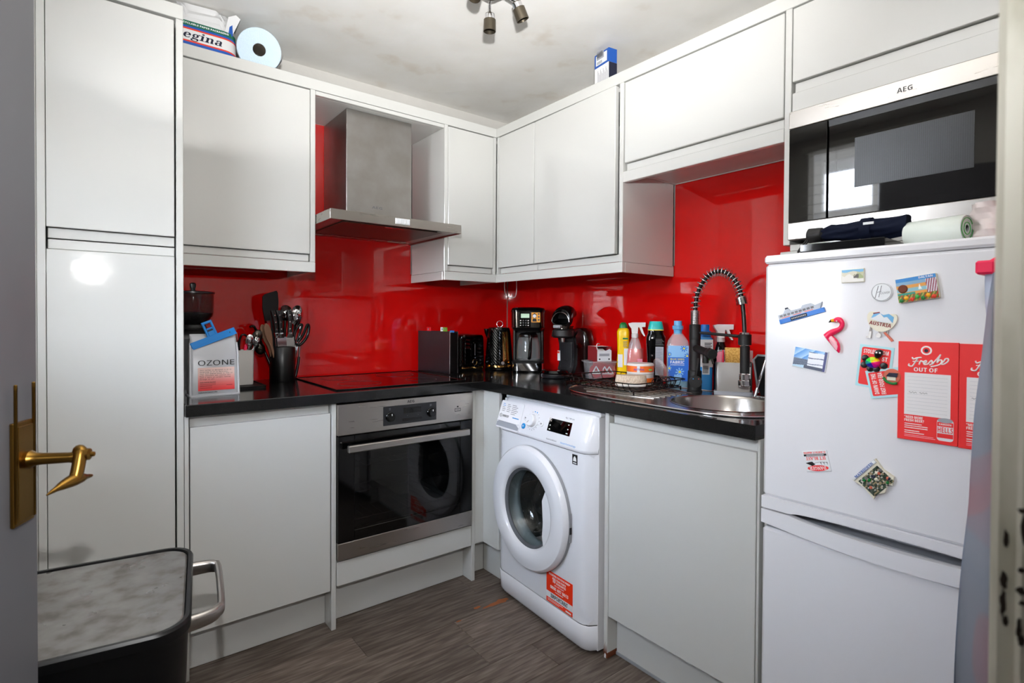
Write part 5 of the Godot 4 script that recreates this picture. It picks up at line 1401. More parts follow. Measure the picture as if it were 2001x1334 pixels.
	part(j, "lid", lathe(S(), [Vector2(0.05, 0.136), Vector2(0.04, 0.146), Vector2(0.0, 0.149)], 32, Transform3D(Basis.IDENTITY, Vector3(0, 0, 0.018))), M.black_plastic)
	part(j, "handle", tube(S(), curve([Vector3(0.006, 0.136, 0.07), Vector3(0.012, 0.134, 0.10), Vector3(0.013, 0.10, 0.108), Vector3(0.010, 0.03, 0.104), Vector3(0.006, 0.012, 0.092)], 6), 0.009, 10), M.black_gloss)

func pod_machine() -> void:
	var o := thing("pod_coffee_machine", "charcoal pod coffee machine with a domed head and drip tray", "coffee machine", Vector3(-0.128, WT, 0.680), -77)
	# foot and body, swept side profile (z to the front, y up)
	var side := Transform3D(Basis(Vector3(0, 0, 1), Vector3(0, 1, 0), Vector3(-1, 0, 0)), Vector3.ZERO)
	var body := [Vector2(-0.105, 0.0), Vector2(0.055, 0.0), Vector2(0.050, 0.025), Vector2(0.030, 0.05), Vector2(0.026, 0.10), Vector2(0.030, 0.165), Vector2(0.040, 0.195), Vector2(0.02, 0.225), Vector2(-0.03, 0.235), Vector2(-0.08, 0.215), Vector2(-0.108, 0.17), Vector2(-0.112, 0.08)]
	part(o, "body", prism(S(), body, -0.044, 0.044, side, true), M.charcoal)
	for s in [-1, 1]:
		part(o, "cheek", prism(S(), [Vector2(-0.10, 0.005), Vector2(0.04, 0.005), Vector2(0.014, 0.06), Vector2(0.012, 0.15), Vector2(0.03, 0.20), Vector2(0.0, 0.225), Vector2(-0.06, 0.22), Vector2(-0.10, 0.16)], s * 0.044, s * 0.054, side, true), M.black_plastic)
	part(o, "front_plate", loft(S(), [rrect(0.066, 0.014, 0.006, 0.045, 4, Vector2(0, 0.03)), rrect(0.072, 0.014, 0.006, 0.08, 4, Vector2(0, 0.026)), rrect(0.074, 0.014, 0.006, 0.17, 4, Vector2(0, 0.030))]), M.charcoal)
	slab(o, "spout_mark", Vector3(-0.012, 0.075, 0.0325), Vector3(0.010, 0.080, 0.034), M.ink, 0.002)
	slab(o, "white_tag", Vector3(-0.052, 0.075, 0.024), Vector3(-0.036, 0.125, 0.032), M.label_white, 0.001)
	slab(o, "red_print", Vector3(-0.0525, 0.112, 0.026), Vector3(-0.040, 0.122, 0.0325), M.wrap_red, 0.0)
	# water tank behind
	part(o, "water_tank", loft(S(), [rrect(0.10, 0.07, 0.025, 0.02, 5, Vector2(0.03, -0.075)), rrect(0.115, 0.08, 0.03, 0.18, 5, Vector2(0.03, -0.072)), rrect(0.10, 0.07, 0.03, 0.225, 5, Vector2(0.03, -0.072)), rrect(0.06, 0.05, 0.02, 0.24, 5, Vector2(0.03, -0.07))], true, true, false, 1.0), M.smoked_plastic)
	# brew group under the head
	part(o, "brew_group", loft(S(), [ring(0.046, 0.192, 28, Vector2(0, 0.062)), ring(0.056, 0.200, 28, Vector2(0, 0.062)), ring(0.054, 0.228, 28, Vector2(0, 0.058)), ring(0.045, 0.236, 28, Vector2(0, 0.055))]), M.black_matte)
	part(o, "nozzle", loft(S(), [ring(0.009, 0.170, 16, Vector2(0, 0.062)), ring(0.011, 0.178, 16, Vector2(0, 0.062)), ring(0.011, 0.194, 16, Vector2(0, 0.062))]), M.alloy)
	slab(o, "release_tab", Vector3(-0.020, 0.240, 0.098), Vector3(0.022, 0.255, 0.122), M.enamel_grey, 0.004)
	part(o, "pod_holder", loft(S(), [ring(0.044, 0.236, 28, Vector2(0, 0.055)), ring(0.048, 0.25, 28, Vector2(0, 0.05))]), M.dark_chrome)
	# domed hood with an open mouth at the front
	var rings := []
	for k in 9:
		var t := k / 8.0
		var ang := lerpf(-0.15, 1.9, t)
		var c := Vector3(0, 0.275, 0.0) + Vector3(0, 0.035 * sin(ang * 0.8), 0.085 * cos(ang))
		var rw: float = [0.050, 0.054, 0.056, 0.056, 0.054, 0.050, 0.044, 0.036, 0.024][k]
		var rh: float = [0.046, 0.050, 0.052, 0.053, 0.052, 0.050, 0.045, 0.036, 0.024][k]
		var p := PackedVector3Array()
		for j in 28:
			var a := TAU * j / 28
			p.append(c + Vector3(rw * cos(a), rh * sin(a) * (1.0 if sin(a) > 0 else 0.55), 0))
		rings.append(p)
	rings.reverse()
	part(o, "hood", loft(S(), rings, true, false, true, 2.0), M.black_gloss)
	var mouth := []
	for j in 29:
		var a := PI * j / 28.0
		mouth.append(rings[-1][0].lerp(rings[-1][14], 0.5) + Vector3(0.050 * cos(a), 0.046 * sin(a), 0.001))
	part(o, "hood_rim", tube(S(), mouth, 0.0025, 8), M.chrome)
	part(o, "hood_inside", loft(S(), [ring(0.02, 0.0, 20), ring(0.044, 0.03, 20), ring(0.046, 0.07, 20)].map(func(r): return Transform3D(Basis(Vector3(1, 0, 0), Vector3(0, 0, 1), Vector3(0, -1, 0)), Vector3(0, 0.285, 0.01)) * r), true, false), M.black_matte)
	# drip tray
	part(o, "drip_tray", lathe(S(), [Vector2(0.056, 0.0), Vector2(0.066, 0.004), Vector2(0.068, 0.014), Vector2(0.064, 0.020)], 40, Transform3D(Basis.IDENTITY, Vector3(0, 0, 0.128))), M.charcoal)
	part(o, "tray_top", lathe(S(), [Vector2(0.064, 0.020), Vector2(0.069, 0.026), Vector2(0.062, 0.037), Vector2(0.04, 0.040), Vector2(0.0, 0.040)], 40, Transform3D(Basis.IDENTITY, Vector3(0, 0, 0.128))), M.black_gloss)
	slab(o, "chrome_foot", Vector3(0.028, 0.008, 0.04), Vector3(0.044, 0.022, 0.058), M.chrome, 0.003)
	part(o, "power_button", lathe(S(), [Vector2(0.016, 0), Vector2(0.015, 0.004), Vector2(0, 0.005)], 20, disc_axis(Vector3(1, 0, 0.25), Vector3(0.053, 0.15, 0.0))), M.black_gloss)
	lone("coffee_machine_cable", "black power cable trailing behind the pod coffee machine", "cable", tube(S(), curve([Vector3(-0.006, 1.05, 0.50), Vector3(-0.02, 1.03, 0.535), Vector3(-0.012, 0.96, 0.57), Vector3(-0.016, 0.918, 0.575), Vector3(-0.012, 0.916, 0.56)], 6), 0.0035, 8), M.black_plastic)

func pod_tub() -> void:
	var at := Vector3(-0.122, WT, 0.876)
	var o := thing("plastic_tub", "clear plastic takeaway tub holding round coffee pods", "tub", at, -35)
	part(o, "tub", loft(S(), [rrect(0.118, 0.080, 0.014, 0.0, 4), rrect(0.122, 0.084, 0.016, 0.004, 4), rrect(0.142, 0.104, 0.018, 0.084, 4)], true, false), M.frosted_tub)
	part(o, "rim", loft(S(), [rrect(0.142, 0.104, 0.018, 0.083, 4), rrect(0.158, 0.120, 0.020, 0.083, 4), rrect(0.158, 0.120, 0.020, 0.087, 4), rrect(0.143, 0.105, 0.018, 0.087, 4)], false, false), M.clear_plastic)
	var pr := mat("pod_red", Color(0.62, 0.05, 0.12), 0.4)
	for k in 4:
		var p := thing("coffee_pod", ["round red coffee pod with white triangle, on edge at the tub's corner", "red coffee pod on edge in the middle of the clear tub", "red coffee pod on edge at the wall end of the clear tub", "red coffee pod lying flat in the bottom of the clear tub"][k], "coffee pod", at + [Vector3(-0.022, 0.040, -0.003), Vector3(0.012, 0.038, 0.016), Vector3(0.034, 0.038, 0.030), Vector3(0.012, 0.010, -0.006)][k], -35, "coffee pods in the tub")
		if k < 3: p.rotation_degrees = Vector3(-8, [-38, -30, -44][k], 0)
		else: p.rotation_degrees = Vector3(-90, 0, 0)
		part(p, "disc", lathe(S(), [Vector2(0.029, -0.004), Vector2(0.031, -0.002), Vector2(0.031, 0.0), Vector2(0.0, 0.0005)], 32, disc_axis(Vector3(0, 0, 1), Vector3(0, 0, 0.018))), pr)
		var tri3 := []
		for q in 3: tri3.append(Vector3(0.022 * cos(PI / 2 + TAU * q / 3), -0.002 + 0.022 * sin(PI / 2 + TAU * q / 3), 0.0195))
		var path := []
		for q in 3:
			for s in 4: path.append(tri3[q].lerp(tri3[(q + 1) % 3], s / 4.0))
		part(p, "triangle", tube(S(), path, 0.003, 4, true), M.label_white)
		if k == 0: txt(p, "COSTA", 0.006, Vector3(0, -0.005, 0.0205), M.white_ink, Vector3.ZERO, true, false, 0.026)
	# open carton on top of the tub
	var c := thing("pod_carton", "small torn carton lying on the tub of pods", "carton", at + Vector3(0.006, 0.0875, -0.004), -22)
	var wine := mat("carton_wine", Color(0.55, 0.14, 0.16), 0.5)
	part(c, "end_flap", prism(S(), [Vector2(-0.036, 0), Vector2(0.036, 0), Vector2(0.036, 0.050), Vector2(0.026, 0.058), Vector2(0.010, 0.050), Vector2(-0.016, 0.048), Vector2(-0.028, 0.054), Vector2(-0.036, 0.056)], 0.050, 0.0512), M.label_white)
	slab(c, "side", Vector3(0.035, 0.0, -0.055), Vector3(0.0362, 0.068, 0.050), wine, 0.0)
	slab(c, "side", Vector3(-0.0362, 0.0, -0.055), Vector3(-0.035, 0.068, 0.050), wine, 0.0)
	slab(c, "bottom", Vector3(-0.036, 0.0, -0.055), Vector3(0.036, 0.0012, 0.050), wine, 0.0)
	slab(c, "back", Vector3(-0.036, 0.0, -0.0562), Vector3(0.036, 0.068, -0.055), wine, 0.0)
	slab(c, "top_flap", Vector3(-0.036, 0.067, -0.055), Vector3(0.036, 0.0682, 0.018), M.label_white, 0.0)
	slab(c, "print", Vector3(0.0362, 0.006, -0.046), Vector3(0.0366, 0.046, 0.03), M.maroon_ink, 0.0)
	bars(c, "small_print", M.line_grey, [[-0.026, 0.024, 0.052, 0.012]], 0.0512)
	for x in [-0.024, 0.024]: part(c, "hole", lathe(S(), [Vector2(0.004, 0), Vector2(0, 0.0004)], 12, disc_axis(Vector3(0, 0, 1), Vector3(x, 0.010, 0.0512))), M.ink)
	part(c, "curled_flap", tube(S(), curve([Vector3(-0.036, 0.056, 0.05), Vector3(-0.038, 0.072, 0.046), Vector3(-0.028, 0.082, 0.036), Vector3(-0.016, 0.080, 0.03)], 4), 0.0022, 6), M.label_white)
	part(c, "white_sachet", loft(S(), [rrect(0.056, 0.05, 0.02, 0.012, 5), rrect(0.06, 0.06, 0.02, 0.04, 5), rrect(0.03, 0.03, 0.014, 0.056, 5)], true, true, false, 1.5), M.wrap_white)

# ---------- sink, tap and what stands round them ----------
func sink() -> void:
	var o := thing("inset_sink", "stainless steel inset sink with round bowl and ribbed drainer", "sink")
	var c := Vector2(-0.33, 1.65)
	var out := []
	for p in [[-0.335, 1.0], [-0.42, 1.012], [-0.50, 1.06], [-0.548, 1.14], [-0.572, 1.26], [-0.578, 1.40], [-0.578, 1.66], [-0.566, 1.76], [-0.53, 1.83], [-0.45, 1.875], [-0.33, 1.885], [-0.22, 1.875], [-0.14, 1.83], [-0.105, 1.76], [-0.10, 1.64], [-0.10, 1.40], [-0.11, 1.24], [-0.14, 1.12], [-0.19, 1.045], [-0.26, 1.008]]:
		out.append(Vector2(p[0], p[1]))
	var st := plate_with_hole(S(), out, c, 0.181, WT + 0.0003, WT + 0.0022)
	part(o, "top", st, M.sink_steel)
	var rim := []
	var pts3 := []
	for p in out: pts3.append(Vector3(p.x, WT + 0.003, p.y))
	pts3.append(pts3[0])
	rim = curve(pts3, 4)
	rim.pop_back()
	part(o, "rim", tube(S(), rim, 0.0035, 8, true), M.chrome)
	part(o, "bowl", lathe(S(), [Vector2(0.186, WT + 0.0035), Vector2(0.182, WT + 0.004), Vector2(0.176, WT - 0.004), Vector2(0.172, WT - 0.10), Vector2(0.160, WT - 0.13), Vector2(0.12, WT - 0.145), Vector2(0.04, WT - 0.15), Vector2(0.0, WT - 0.152)], 72, Transform3D(Basis.IDENTITY, Vector3(c.x, 0, c.y)), 0.9, true), M.sink_steel)
	for k in 3: slab(o, "overflow_slot", Vector3(-0.467 + k * 0.008, WT - 0.030, 1.5435 - k * 0.0065), Vector3(-0.464 + k * 0.008, WT - 0.012, 1.5475 - k * 0.0065), M.ink, 0.0)
	for k in 8:
		var x := -0.50 + k * 0.047
		var z0: float = [1.16, 1.10, 1.07, 1.055, 1.055, 1.07, 1.09, 1.14][k]
		part(o, "drainer_rib", tube(S(), curve([Vector3(x, WT + 0.002, z0), Vector3(lerpf(x, -0.33, 0.06), WT + 0.0028, 1.22), Vector3(lerpf(x, -0.33, 0.15), WT + 0.0028, 1.34), Vector3(lerpf(x, -0.33, 0.3), WT + 0.002, 1.44)], 4), 0.0035, 8), M.sink_steel)

func tap() -> void:
	var o := thing("spring_tap", "black kitchen tap with chrome spring spout and pull-down spray", "tap", Vector3(-0.17, WT + 0.0025, 1.42))
	part(o, "base", lathe(S(), [Vector2(0.029, 0), Vector2(0.029, 0.005), Vector2(0.026, 0.008), Vector2(0.0255, 0.082), Vector2(0.0215, 0.085)], 32), M.black_matte)
	part(o, "column", lathe(S(), [Vector2(0.0205, 0.083), Vector2(0.0205, 0.205), Vector2(0.0215, 0.206), Vector2(0.0215, 0.262), Vector2(0.018, 0.263)], 32), M.black_matte)
	# tight coil collar, then an open coil round the hose
	var col := []
	for k in 12 * 12: col.append(Vector3(0.0165 * cos(TAU * k / 12), 0.263 + 0.055 * k / 144.0, 0.0165 * sin(TAU * k / 12)))
	part(o, "coil_collar", tube(S(), col, 0.0024, 6), M.chrome)
	var hose := curve([Vector3(0, 0.262, 0), Vector3(0, 0.32, 0.0), Vector3(0, 0.39, 0.012), Vector3(0, 0.445, 0.05), Vector3(0, 0.463, 0.098), Vector3(0, 0.445, 0.146), Vector3(0, 0.40, 0.178), Vector3(0, 0.355, 0.190), Vector3(-0.001, 0.30, 0.198), Vector3(-0.002, 0.236, 0.203)], 8)
	part(o, "hose", tube(S(), hose, 0.0075, 12), M.black_plastic)
	var coil := []
	var turns := 22.0
	var n := 22 * 14
	var arc := hose.slice(8, 8 * 7 + 1)
	for k in n + 1:
		var f := float(k) / n * (arc.size() - 1)
		var i := mini(int(f), arc.size() - 2)
		var p: Vector3 = arc[i].lerp(arc[i + 1], f - i)
		var t: Vector3 = (arc[i + 1] - arc[i]).normalized()
		var a := Vector3(1, 0, 0)
		var b := t.cross(a)
		var w := TAU * turns * k / n
		coil.append(p + (a * cos(w) + b * sin(w)) * 0.0175)
	part(o, "spring", tube(S(), coil, 0.0022, 6), M.chrome)
	part(o, "end_collar", lathe(S(), [Vector2(0.015, -0.013), Vector2(0.0205, -0.012), Vector2(0.0205, 0.013), Vector2(0.015, 0.014)], 28, disc_axis(Vector3(0, 1, -0.2), Vector3(0, 0.348, 0.190))), M.chrome)
	# spray head held by an arm
	part(o, "arm", tube(S(), [Vector3(0, 0.232, 0.006), Vector3(0, 0.222, 0.185)], 0.0058, 10), M.black_matte)
	part(o, "arm_clip", lathe(S(), [Vector2(0.014, 0.19), Vector2(0.0225, 0.192), Vector2(0.0225, 0.228), Vector2(0.019, 0.230)], 28, Transform3D(Basis.IDENTITY, Vector3(-0.002, 0, 0.204))), M.black_matte)
	var hd := part(o, "spray_head", lathe(S(), [Vector2(0.014, 0.088), Vector2(0.0165, 0.09), Vector2(0.0165, 0.185), Vector2(0.0145, 0.187)], 28, Transform3D(Basis.IDENTITY, Vector3(-0.002, 0, 0.205))), M.black_matte)
	part(hd, "chrome_collar", lathe(S(), [Vector2(0.0145, 0.187), Vector2(0.0185, 0.19), Vector2(0.0185, 0.236), Vector2(0.012, 0.238)], 28, Transform3D(Basis.IDENTITY, Vector3(-0.002, 0, 0.205))), M.chrome)
	part(hd, "nozzle", lathe(S(), [Vector2(0.018, 0.042), Vector2(0.0225, 0.046), Vector2(0.0225, 0.064), Vector2(0.0195, 0.066), Vector2(0.0195, 0.086), Vector2(0.016, 0.09)], 28, Transform3D(Basis.IDENTITY, Vector3(-0.002, 0, 0.205))), M.chrome)
	slab(hd, "spray_lever", Vector3(-0.004, 0.07, 0.222), Vector3(0.004, 0.115, 0.229), M.chrome, 0.002)
	# second spout and its tip
	var sd := Vector3(-0.58, -0.09, 0.81).normalized()
	part(o, "spout", tube(S(), [Vector3(0, 0.172, 0) - sd * 0.02, Vector3(0, 0.172, 0) + sd * 0.165], 0.0145, 24), M.black_matte)
	part(o, "spout_tip", lathe(S(), [Vector2(0.0175, 0), Vector2(0.0185, 0.002), Vector2(0.0185, 0.030), Vector2(0.017, 0.032)], 28, disc_axis(sd, Vector3(0, 0.172, 0) + sd * 0.135)), M.black_matte)
	part(o, "aerator", lathe(S(), [Vector2(0.010, -0.030), Vector2(0.0115, -0.028), Vector2(0.0115, 0.0)], 20, Transform3D(Basis.IDENTITY, Vector3(0, 0.160, 0) + sd * 0.105)), M.black_matte)
	part(o, "diverter_pin", tube(S(), [Vector3(0, 0.160, 0) + sd * 0.158, Vector3(0, 0.140, 0) + sd * 0.175], 0.004, 10), M.black_matte)
	# mixer lever
	var ld := Vector3(-0.78, 0, 0.62).normalized()
	part(o, "valve", tube(S(), [Vector3(0, 0.045, 0), Vector3(0, 0.045, 0) + ld * 0.052], 0.0225, 28), M.black_matte)
	part(o, "mixer_lever", tube(S(), [Vector3(0, 0.060, 0) + ld * 0.046, Vector3(0.006, 0.135, 0.008) + ld * 0.052], 0.0045, 10), M.black_matte)
	for s in [[-1, M.ink_blue], [1, M.wrap_red]]:
		part(o, "temperature_mark", lathe(S(), [Vector2(0.0018, 0), Vector2(0.0, 0.0004)], 8, disc_axis(ld, Vector3(0, 0.056, 0) + ld * 0.0521 + Vector3(0.62, 0, 0.78) * s[0] * 0.010)), s[1])

func bottle(o: Node3D, called: String, secs: Array, m: Material, hard := 0.9) -> MeshInstance3D:   # [w, d, corner, y]
	var rings := []
	for s in secs: rings.append(rrect(s[0], s[1], s[2], s[3], 6))
	return part(o, called, loft(S(), rings, true, true, false, hard), m)

func trigger(o: Node3D, y: float, m: Material) -> void:
	var t := part(o, "trigger_head", prism(S(), [Vector2(-0.014, y), Vector2(0.012, y), Vector2(0.014, y + 0.028), Vector2(0.046, y + 0.030), Vector2(0.047, y + 0.050), Vector2(-0.012, y + 0.050), Vector2(-0.030, y + 0.046), Vector2(-0.026, y + 0.036), Vector2(-0.016, y + 0.022)], -0.009, 0.009), m)
	part(t, "collar", lathe(S(), [Vector2(0.0145, y - 0.020), Vector2(0.0155, y - 0.018), Vector2(0.0155, y - 0.002), Vector2(0.013, y)], 24), m)
	part(t, "lever", prism(S(), [Vector2(0.018, y + 0.030), Vector2(0.030, y + 0.030), Vector2(0.040, y + 0.002), Vector2(0.046, y - 0.012), Vector2(0.040, y - 0.012), Vector2(0.030, y + 0.002)], -0.006, 0.006), m)

func bottles() -> void:
	var o := thing("cleaner_bottle", "yellow cream cleaner bottle with a green cap", "bottle", Vector3(-0.045, WT, 0.955), -55)
	bottle(o, "body", [[0.054, 0.038, 0.014, 0.0], [0.058, 0.042, 0.016, 0.006], [0.058, 0.042, 0.016, 0.09], [0.052, 0.038, 0.015, 0.13], [0.056, 0.040, 0.016, 0.19], [0.058, 0.042, 0.016, 0.225], [0.050, 0.036, 0.014, 0.238], [0.036, 0.028, 0.012, 0.244]], M.yellow_bottle)
	bottle(o, "cap", [[0.038, 0.030, 0.012, 0.243], [0.036, 0.028, 0.012, 0.258], [0.024, 0.020, 0.009, 0.268], [0.012, 0.010, 0.004, 0.270]], M.green_cap)
	slab(o, "label", Vector3(0.0, 0.19, 0.020), Vector3(0.024, 0.198, 0.0222), M.green_cap, 0.0)
	slab(o, "label", Vector3(-0.022, 0.06, 0.0205), Vector3(0.0, 0.12, 0.0222), M.label_white, 0.0)
	slab(o, "label", Vector3(0.006, 0.07, 0.0205), Vector3(0.026, 0.148, 0.0222), M.label_white, 0.0)
	for k in 5: slab(o, "small_print", Vector3(0.002, 0.155 + k * 0.006, 0.0205), Vector3(0.022 - 0.004 * (k % 2), 0.157 + k * 0.006, 0.0216), M.ink_grey, 0.0)
	o = thing("spray_bottle", "clear spray bottle of orange cleaner with a white trigger", "bottle", Vector3(-0.058, WT, 1.035), -52)
	bottle(o, "bottle", [[0.066, 0.046, 0.016, 0.0], [0.072, 0.050, 0.018, 0.006], [0.074, 0.052, 0.018, 0.08], [0.068, 0.048, 0.018, 0.13], [0.052, 0.040, 0.016, 0.17], [0.034, 0.030, 0.013, 0.195], [0.026, 0.026, 0.0125, 0.200]], M.clear_plastic)
	bottle(o, "liquid", [[0.063, 0.043, 0.015, 0.003], [0.069, 0.047, 0.016, 0.008], [0.0715, 0.0495, 0.017, 0.08], [0.0655, 0.0455, 0.017, 0.13], [0.060, 0.042, 0.016, 0.150]], M.orange_liquid)
	part(o, "dip_tube", tube(S(), [Vector3(0, 0.01, 0), Vector3(0, 0.20, 0)], 0.0025, 8), M.clear_plastic)
	trigger(o, 0.220, M.trigger_white)
	slab(o, "label", Vector3(0.012, 0.085, 0.0262), Vector3(0.034, 0.105, 0.0268), M.pink_sponge, 0.0)
	o = thing("laundry_bottle", "black bottle of scent booster with a teal cap", "bottle", Vector3(-0.058, WT, 1.150), -50)
	bottle(o, "body", [[0.060, 0.045, 0.018, 0.0], [0.066, 0.050, 0.02, 0.006], [0.072, 0.054, 0.02, 0.10], [0.082, 0.058, 0.02, 0.19], [0.082, 0.058, 0.02, 0.205], [0.068, 0.052, 0.02, 0.222], [0.066, 0.050, 0.02, 0.236]], M.black_gloss)
	bottle(o, "yellow_band", [[0.067, 0.051, 0.02, 0.236], [0.067, 0.051, 0.02, 0.240]], M.yellow_ink)
	bottle(o, "cap", [[0.067, 0.051, 0.02, 0.240], [0.066, 0.050, 0.02, 0.246], [0.055, 0.044, 0.018, 0.272], [0.053, 0.040, 0.017, 0.276], [0.042, 0.026, 0.012, 0.274]], M.teal_cap)
	slab(o, "label", Vector3(-0.002, 0.04, 0.0275), Vector3(0.032, 0.165, 0.0290), M.line_grey, 0.0)
	for k in 16: slab(o, "small_print", Vector3(0.0, 0.046 + k * 0.0072, 0.029), Vector3(0.029 - 0.005 * (k % 3), 0.0475 + k * 0.0072, 0.0293), M.ink_grey, 0.0)
	for k in 6: slab(o, "small_print", Vector3(-0.002, 0.172 + k * 0.005, 0.0285), Vector3(0.034 - 0.004 * (k % 3), 0.1735 + k * 0.005, 0.0297), M.ink_grey, 0.0)
	# fabric conditioner
	o = thing("fabric_conditioner", "clear bottle of blue fabric conditioner with a pale blue cap", "bottle", Vector3(-0.088, WT, 1.285), -50)
	bottle(o, "bottle", [[0.080, 0.052, 0.016, 0.0], [0.086, 0.058, 0.018, 0.006], [0.088, 0.060, 0.018, 0.175], [0.080, 0.054, 0.018, 0.195], [0.044, 0.036, 0.016, 0.222], [0.030, 0.030, 0.0145, 0.230]], M.clear_plastic)
	bottle(o, "liquid", [[0.077, 0.049, 0.015, 0.003], [0.083, 0.055, 0.017, 0.008], [0.085, 0.057, 0.017, 0.160]], mat("conditioner", Color(0.35, 0.68, 0.80), 0.3))
	bottle(o, "cap", [[0.032, 0.032, 0.0155, 0.222], [0.034, 0.034, 0.0165, 0.242], [0.044, 0.044, 0.0215, 0.244], [0.044, 0.044, 0.0215, 0.258], [0.033, 0.033, 0.016, 0.259], [0.032, 0.032, 0.0155, 0.279]], M.sky_cap)
	var lab := slab(o, "label", Vector3(-0.041, 0.030, 0.0302), Vector3(0.041, 0.176, 0.0308), M.pale_blue, 0.0)
	slab(lab, "lower_label", Vector3(-0.041, 0.030, 0.0308), Vector3(0.041, 0.128, 0.0311), M.mid_blue, 0.0)
	txt(lab, "BLUE SKIES", 0.0062, Vector3(-0.004, 0.120, 0.0312), M.yellow_ink, Vector3.ZERO, true, false, 0.055)
	txt(lab, "FABRIC", 0.011, Vector3(-0.004, 0.1075, 0.0312), M.white_ink, Vector3.ZERO, true, false, 0.056)
	txt(lab, "CONDITIONER", 0.0055, Vector3(-0.004, 0.0965, 0.0312), M.white_ink, Vector3.ZERO, false, false, 0.056)
	for f in [[0.006, 0.068, 0.017, M.pale_blue], [0.022, 0.165, 0.014, M.mid_blue], [0.036, 0.134, 0.013, M.mid_blue], [-0.040, 0.082, 0.013, M.pale_blue], [-0.036, 0.140, 0.010, M.mid_blue]]:
		var petals := []
		for k in 40: petals.append(Vector2(clampf(f[0] + f[2] * cos(TAU * k / 40) * (1.0 if k % 5 < 3 else 0.35), -0.0405, 0.0405), minf(f[1] + f[2] * sin(TAU * k / 40) * (1.0 if k % 5 < 3 else 0.35), 0.1755)))
		part(lab, "printed_flower", prism(S(), petals, 0.0311, 0.0313), f[3])
		part(lab, "flower_eye", prism(S(), circle2(f[2] * 0.28, 12, Vector2(clampf(f[0], -0.035, 0.035), minf(f[1], 0.171))), 0.0313, 0.0315), M.yellow_ink)
	slab(lab, "printed_jug", Vector3(-0.016, 0.030, 0.0311), Vector3(0.014, 0.056, 0.0313), M.pale_blue, 0.0)
	# washing-up liquid behind the tap
	o = thing("washing_up_liquid", "blue washing-up liquid bottle with a white label behind tap", "bottle", Vector3(-0.072, WT, 1.402), -52)
	bottle(o, "body", [[0.052, 0.036, 0.013, 0.0], [0.058, 0.042, 0.016, 0.006], [0.058, 0.042, 0.016, 0.12], [0.062, 0.044, 0.016, 0.19], [0.058, 0.042, 0.016, 0.208], [0.044, 0.034, 0.014, 0.216]], M.dish_blue)
	bottle(o, "cap", [[0.046, 0.036, 0.015, 0.216], [0.044, 0.034, 0.015, 0.236], [0.032, 0.028, 0.0135, 0.242], [0.034, 0.030, 0.0145, 0.258], [0.030, 0.026, 0.0125, 0.265]], M.dish_cap)
	slab(o, "label", Vector3(-0.027, 0.095, 0.0208), Vector3(0.028, 0.205, 0.0222), M.label_white, 0.0)
	slab(o, "label", Vector3(-0.012, 0.065, 0.0208), Vector3(0.016, 0.095, 0.0222), M.label_white, 0.0)
	slab(o, "green_stamp", Vector3(-0.006, 0.122, 0.0222), Vector3(0.018, 0.134, 0.0226), M.green_ink, 0.0)
	for k in 7: slab(o, "barcode", Vector3(-0.009 + k * 0.003, 0.070, 0.0222), Vector3(-0.0075 + k * 0.003, 0.10, 0.0226), M.ink, 0.0)
	for k in 5: slab(o, "small_print", Vector3(-0.004, 0.165 + k * 0.006, 0.0222), Vector3(0.024 - 0.004 * (k % 2), 0.168 + k * 0.006, 0.0226), M.ink, 0.0)
	o = thing("spray_bottle", "dark spray bottle with a white trigger behind the sponge caddy", "bottle", Vector3(-0.040, WT, 1.452), -42)
	bottle(o, "body", [[0.048, 0.040, 0.016, 0.0], [0.052, 0.044, 0.018, 0.006], [0.052, 0.044, 0.018, 0.15], [0.034, 0.030, 0.014, 0.185], [0.027, 0.027, 0.013, 0.196]], M.black_gloss)
	trigger(o, 0.216, M.trigger_white)
	# sponge caddy with sponges
	var at := Vector3(-0.105, WT + 0.0025, 1.545)
	o = thing("sponge_caddy", "brushed steel sponge caddy on a grey plastic foot behind tap", "caddy", at, -62)
	part(o, "foot", loft(S(), [rrect(0.135, 0.082, 0.014, 0.0, 5), rrect(0.137, 0.084, 0.014, 0.012, 5), rrect(0.130, 0.078, 0.012, 0.014, 5)]), M.enamel_grey)
	part(o, "cup", loft(S(), [rrect(0.128, 0.076, 0.012, 0.0142, 5), rrect(0.128, 0.076, 0.012, 0.122, 5), rrect(0.124, 0.072, 0.010, 0.122, 5), rrect(0.124, 0.072, 0.010, 0.020, 5)], true, true), M.steel_smudged)
	part(o, "clear_back", bx(S(), Vector3(-0.060, 0.122, -0.036), Vector3(0.066, 0.165, -0.034), 0.0005), M.clear_plastic)
	o = thing("bath_sponge", "yellow porous sponge sticking out of the steel caddy", "sponge", at, -62, "sponges in the caddy")
	part(o, "sponge", loft(S(), [rrect(0.070, 0.042, 0.010, 0.03, 4, Vector2(0.010, 0)), rrect(0.080, 0.046, 0.012, 0.12, 4, Vector2(0.010, 0)), rrect(0.084, 0.044, 0.012, 0.165, 4, Vector2(0.010, 0)), rrect(0.060, 0.034, 0.012, 0.176, 4, Vector2(-0.002, 0))], true, true, false, 1.2), M.sponge)
	o = thing("scouring_sponge", "pink scouring sponge beside the yellow one in the caddy", "sponge", at, -62, "sponges in the caddy")
	part(o, "sponge", loft(S(), [rrect(0.018, 0.050, 0.006, 0.03, 3, Vector2(-0.050, 0.002)), rrect(0.020, 0.052, 0.006, 0.12, 3, Vector2(-0.050, 0.002)), rrect(0.022, 0.050, 0.006, 0.152, 3, Vector2(-0.050, 0.002)), rrect(0.016, 0.040, 0.005, 0.160, 3, Vector2(-0.046, 0.002))], true, true, false, 1.2), M.pink_sponge)
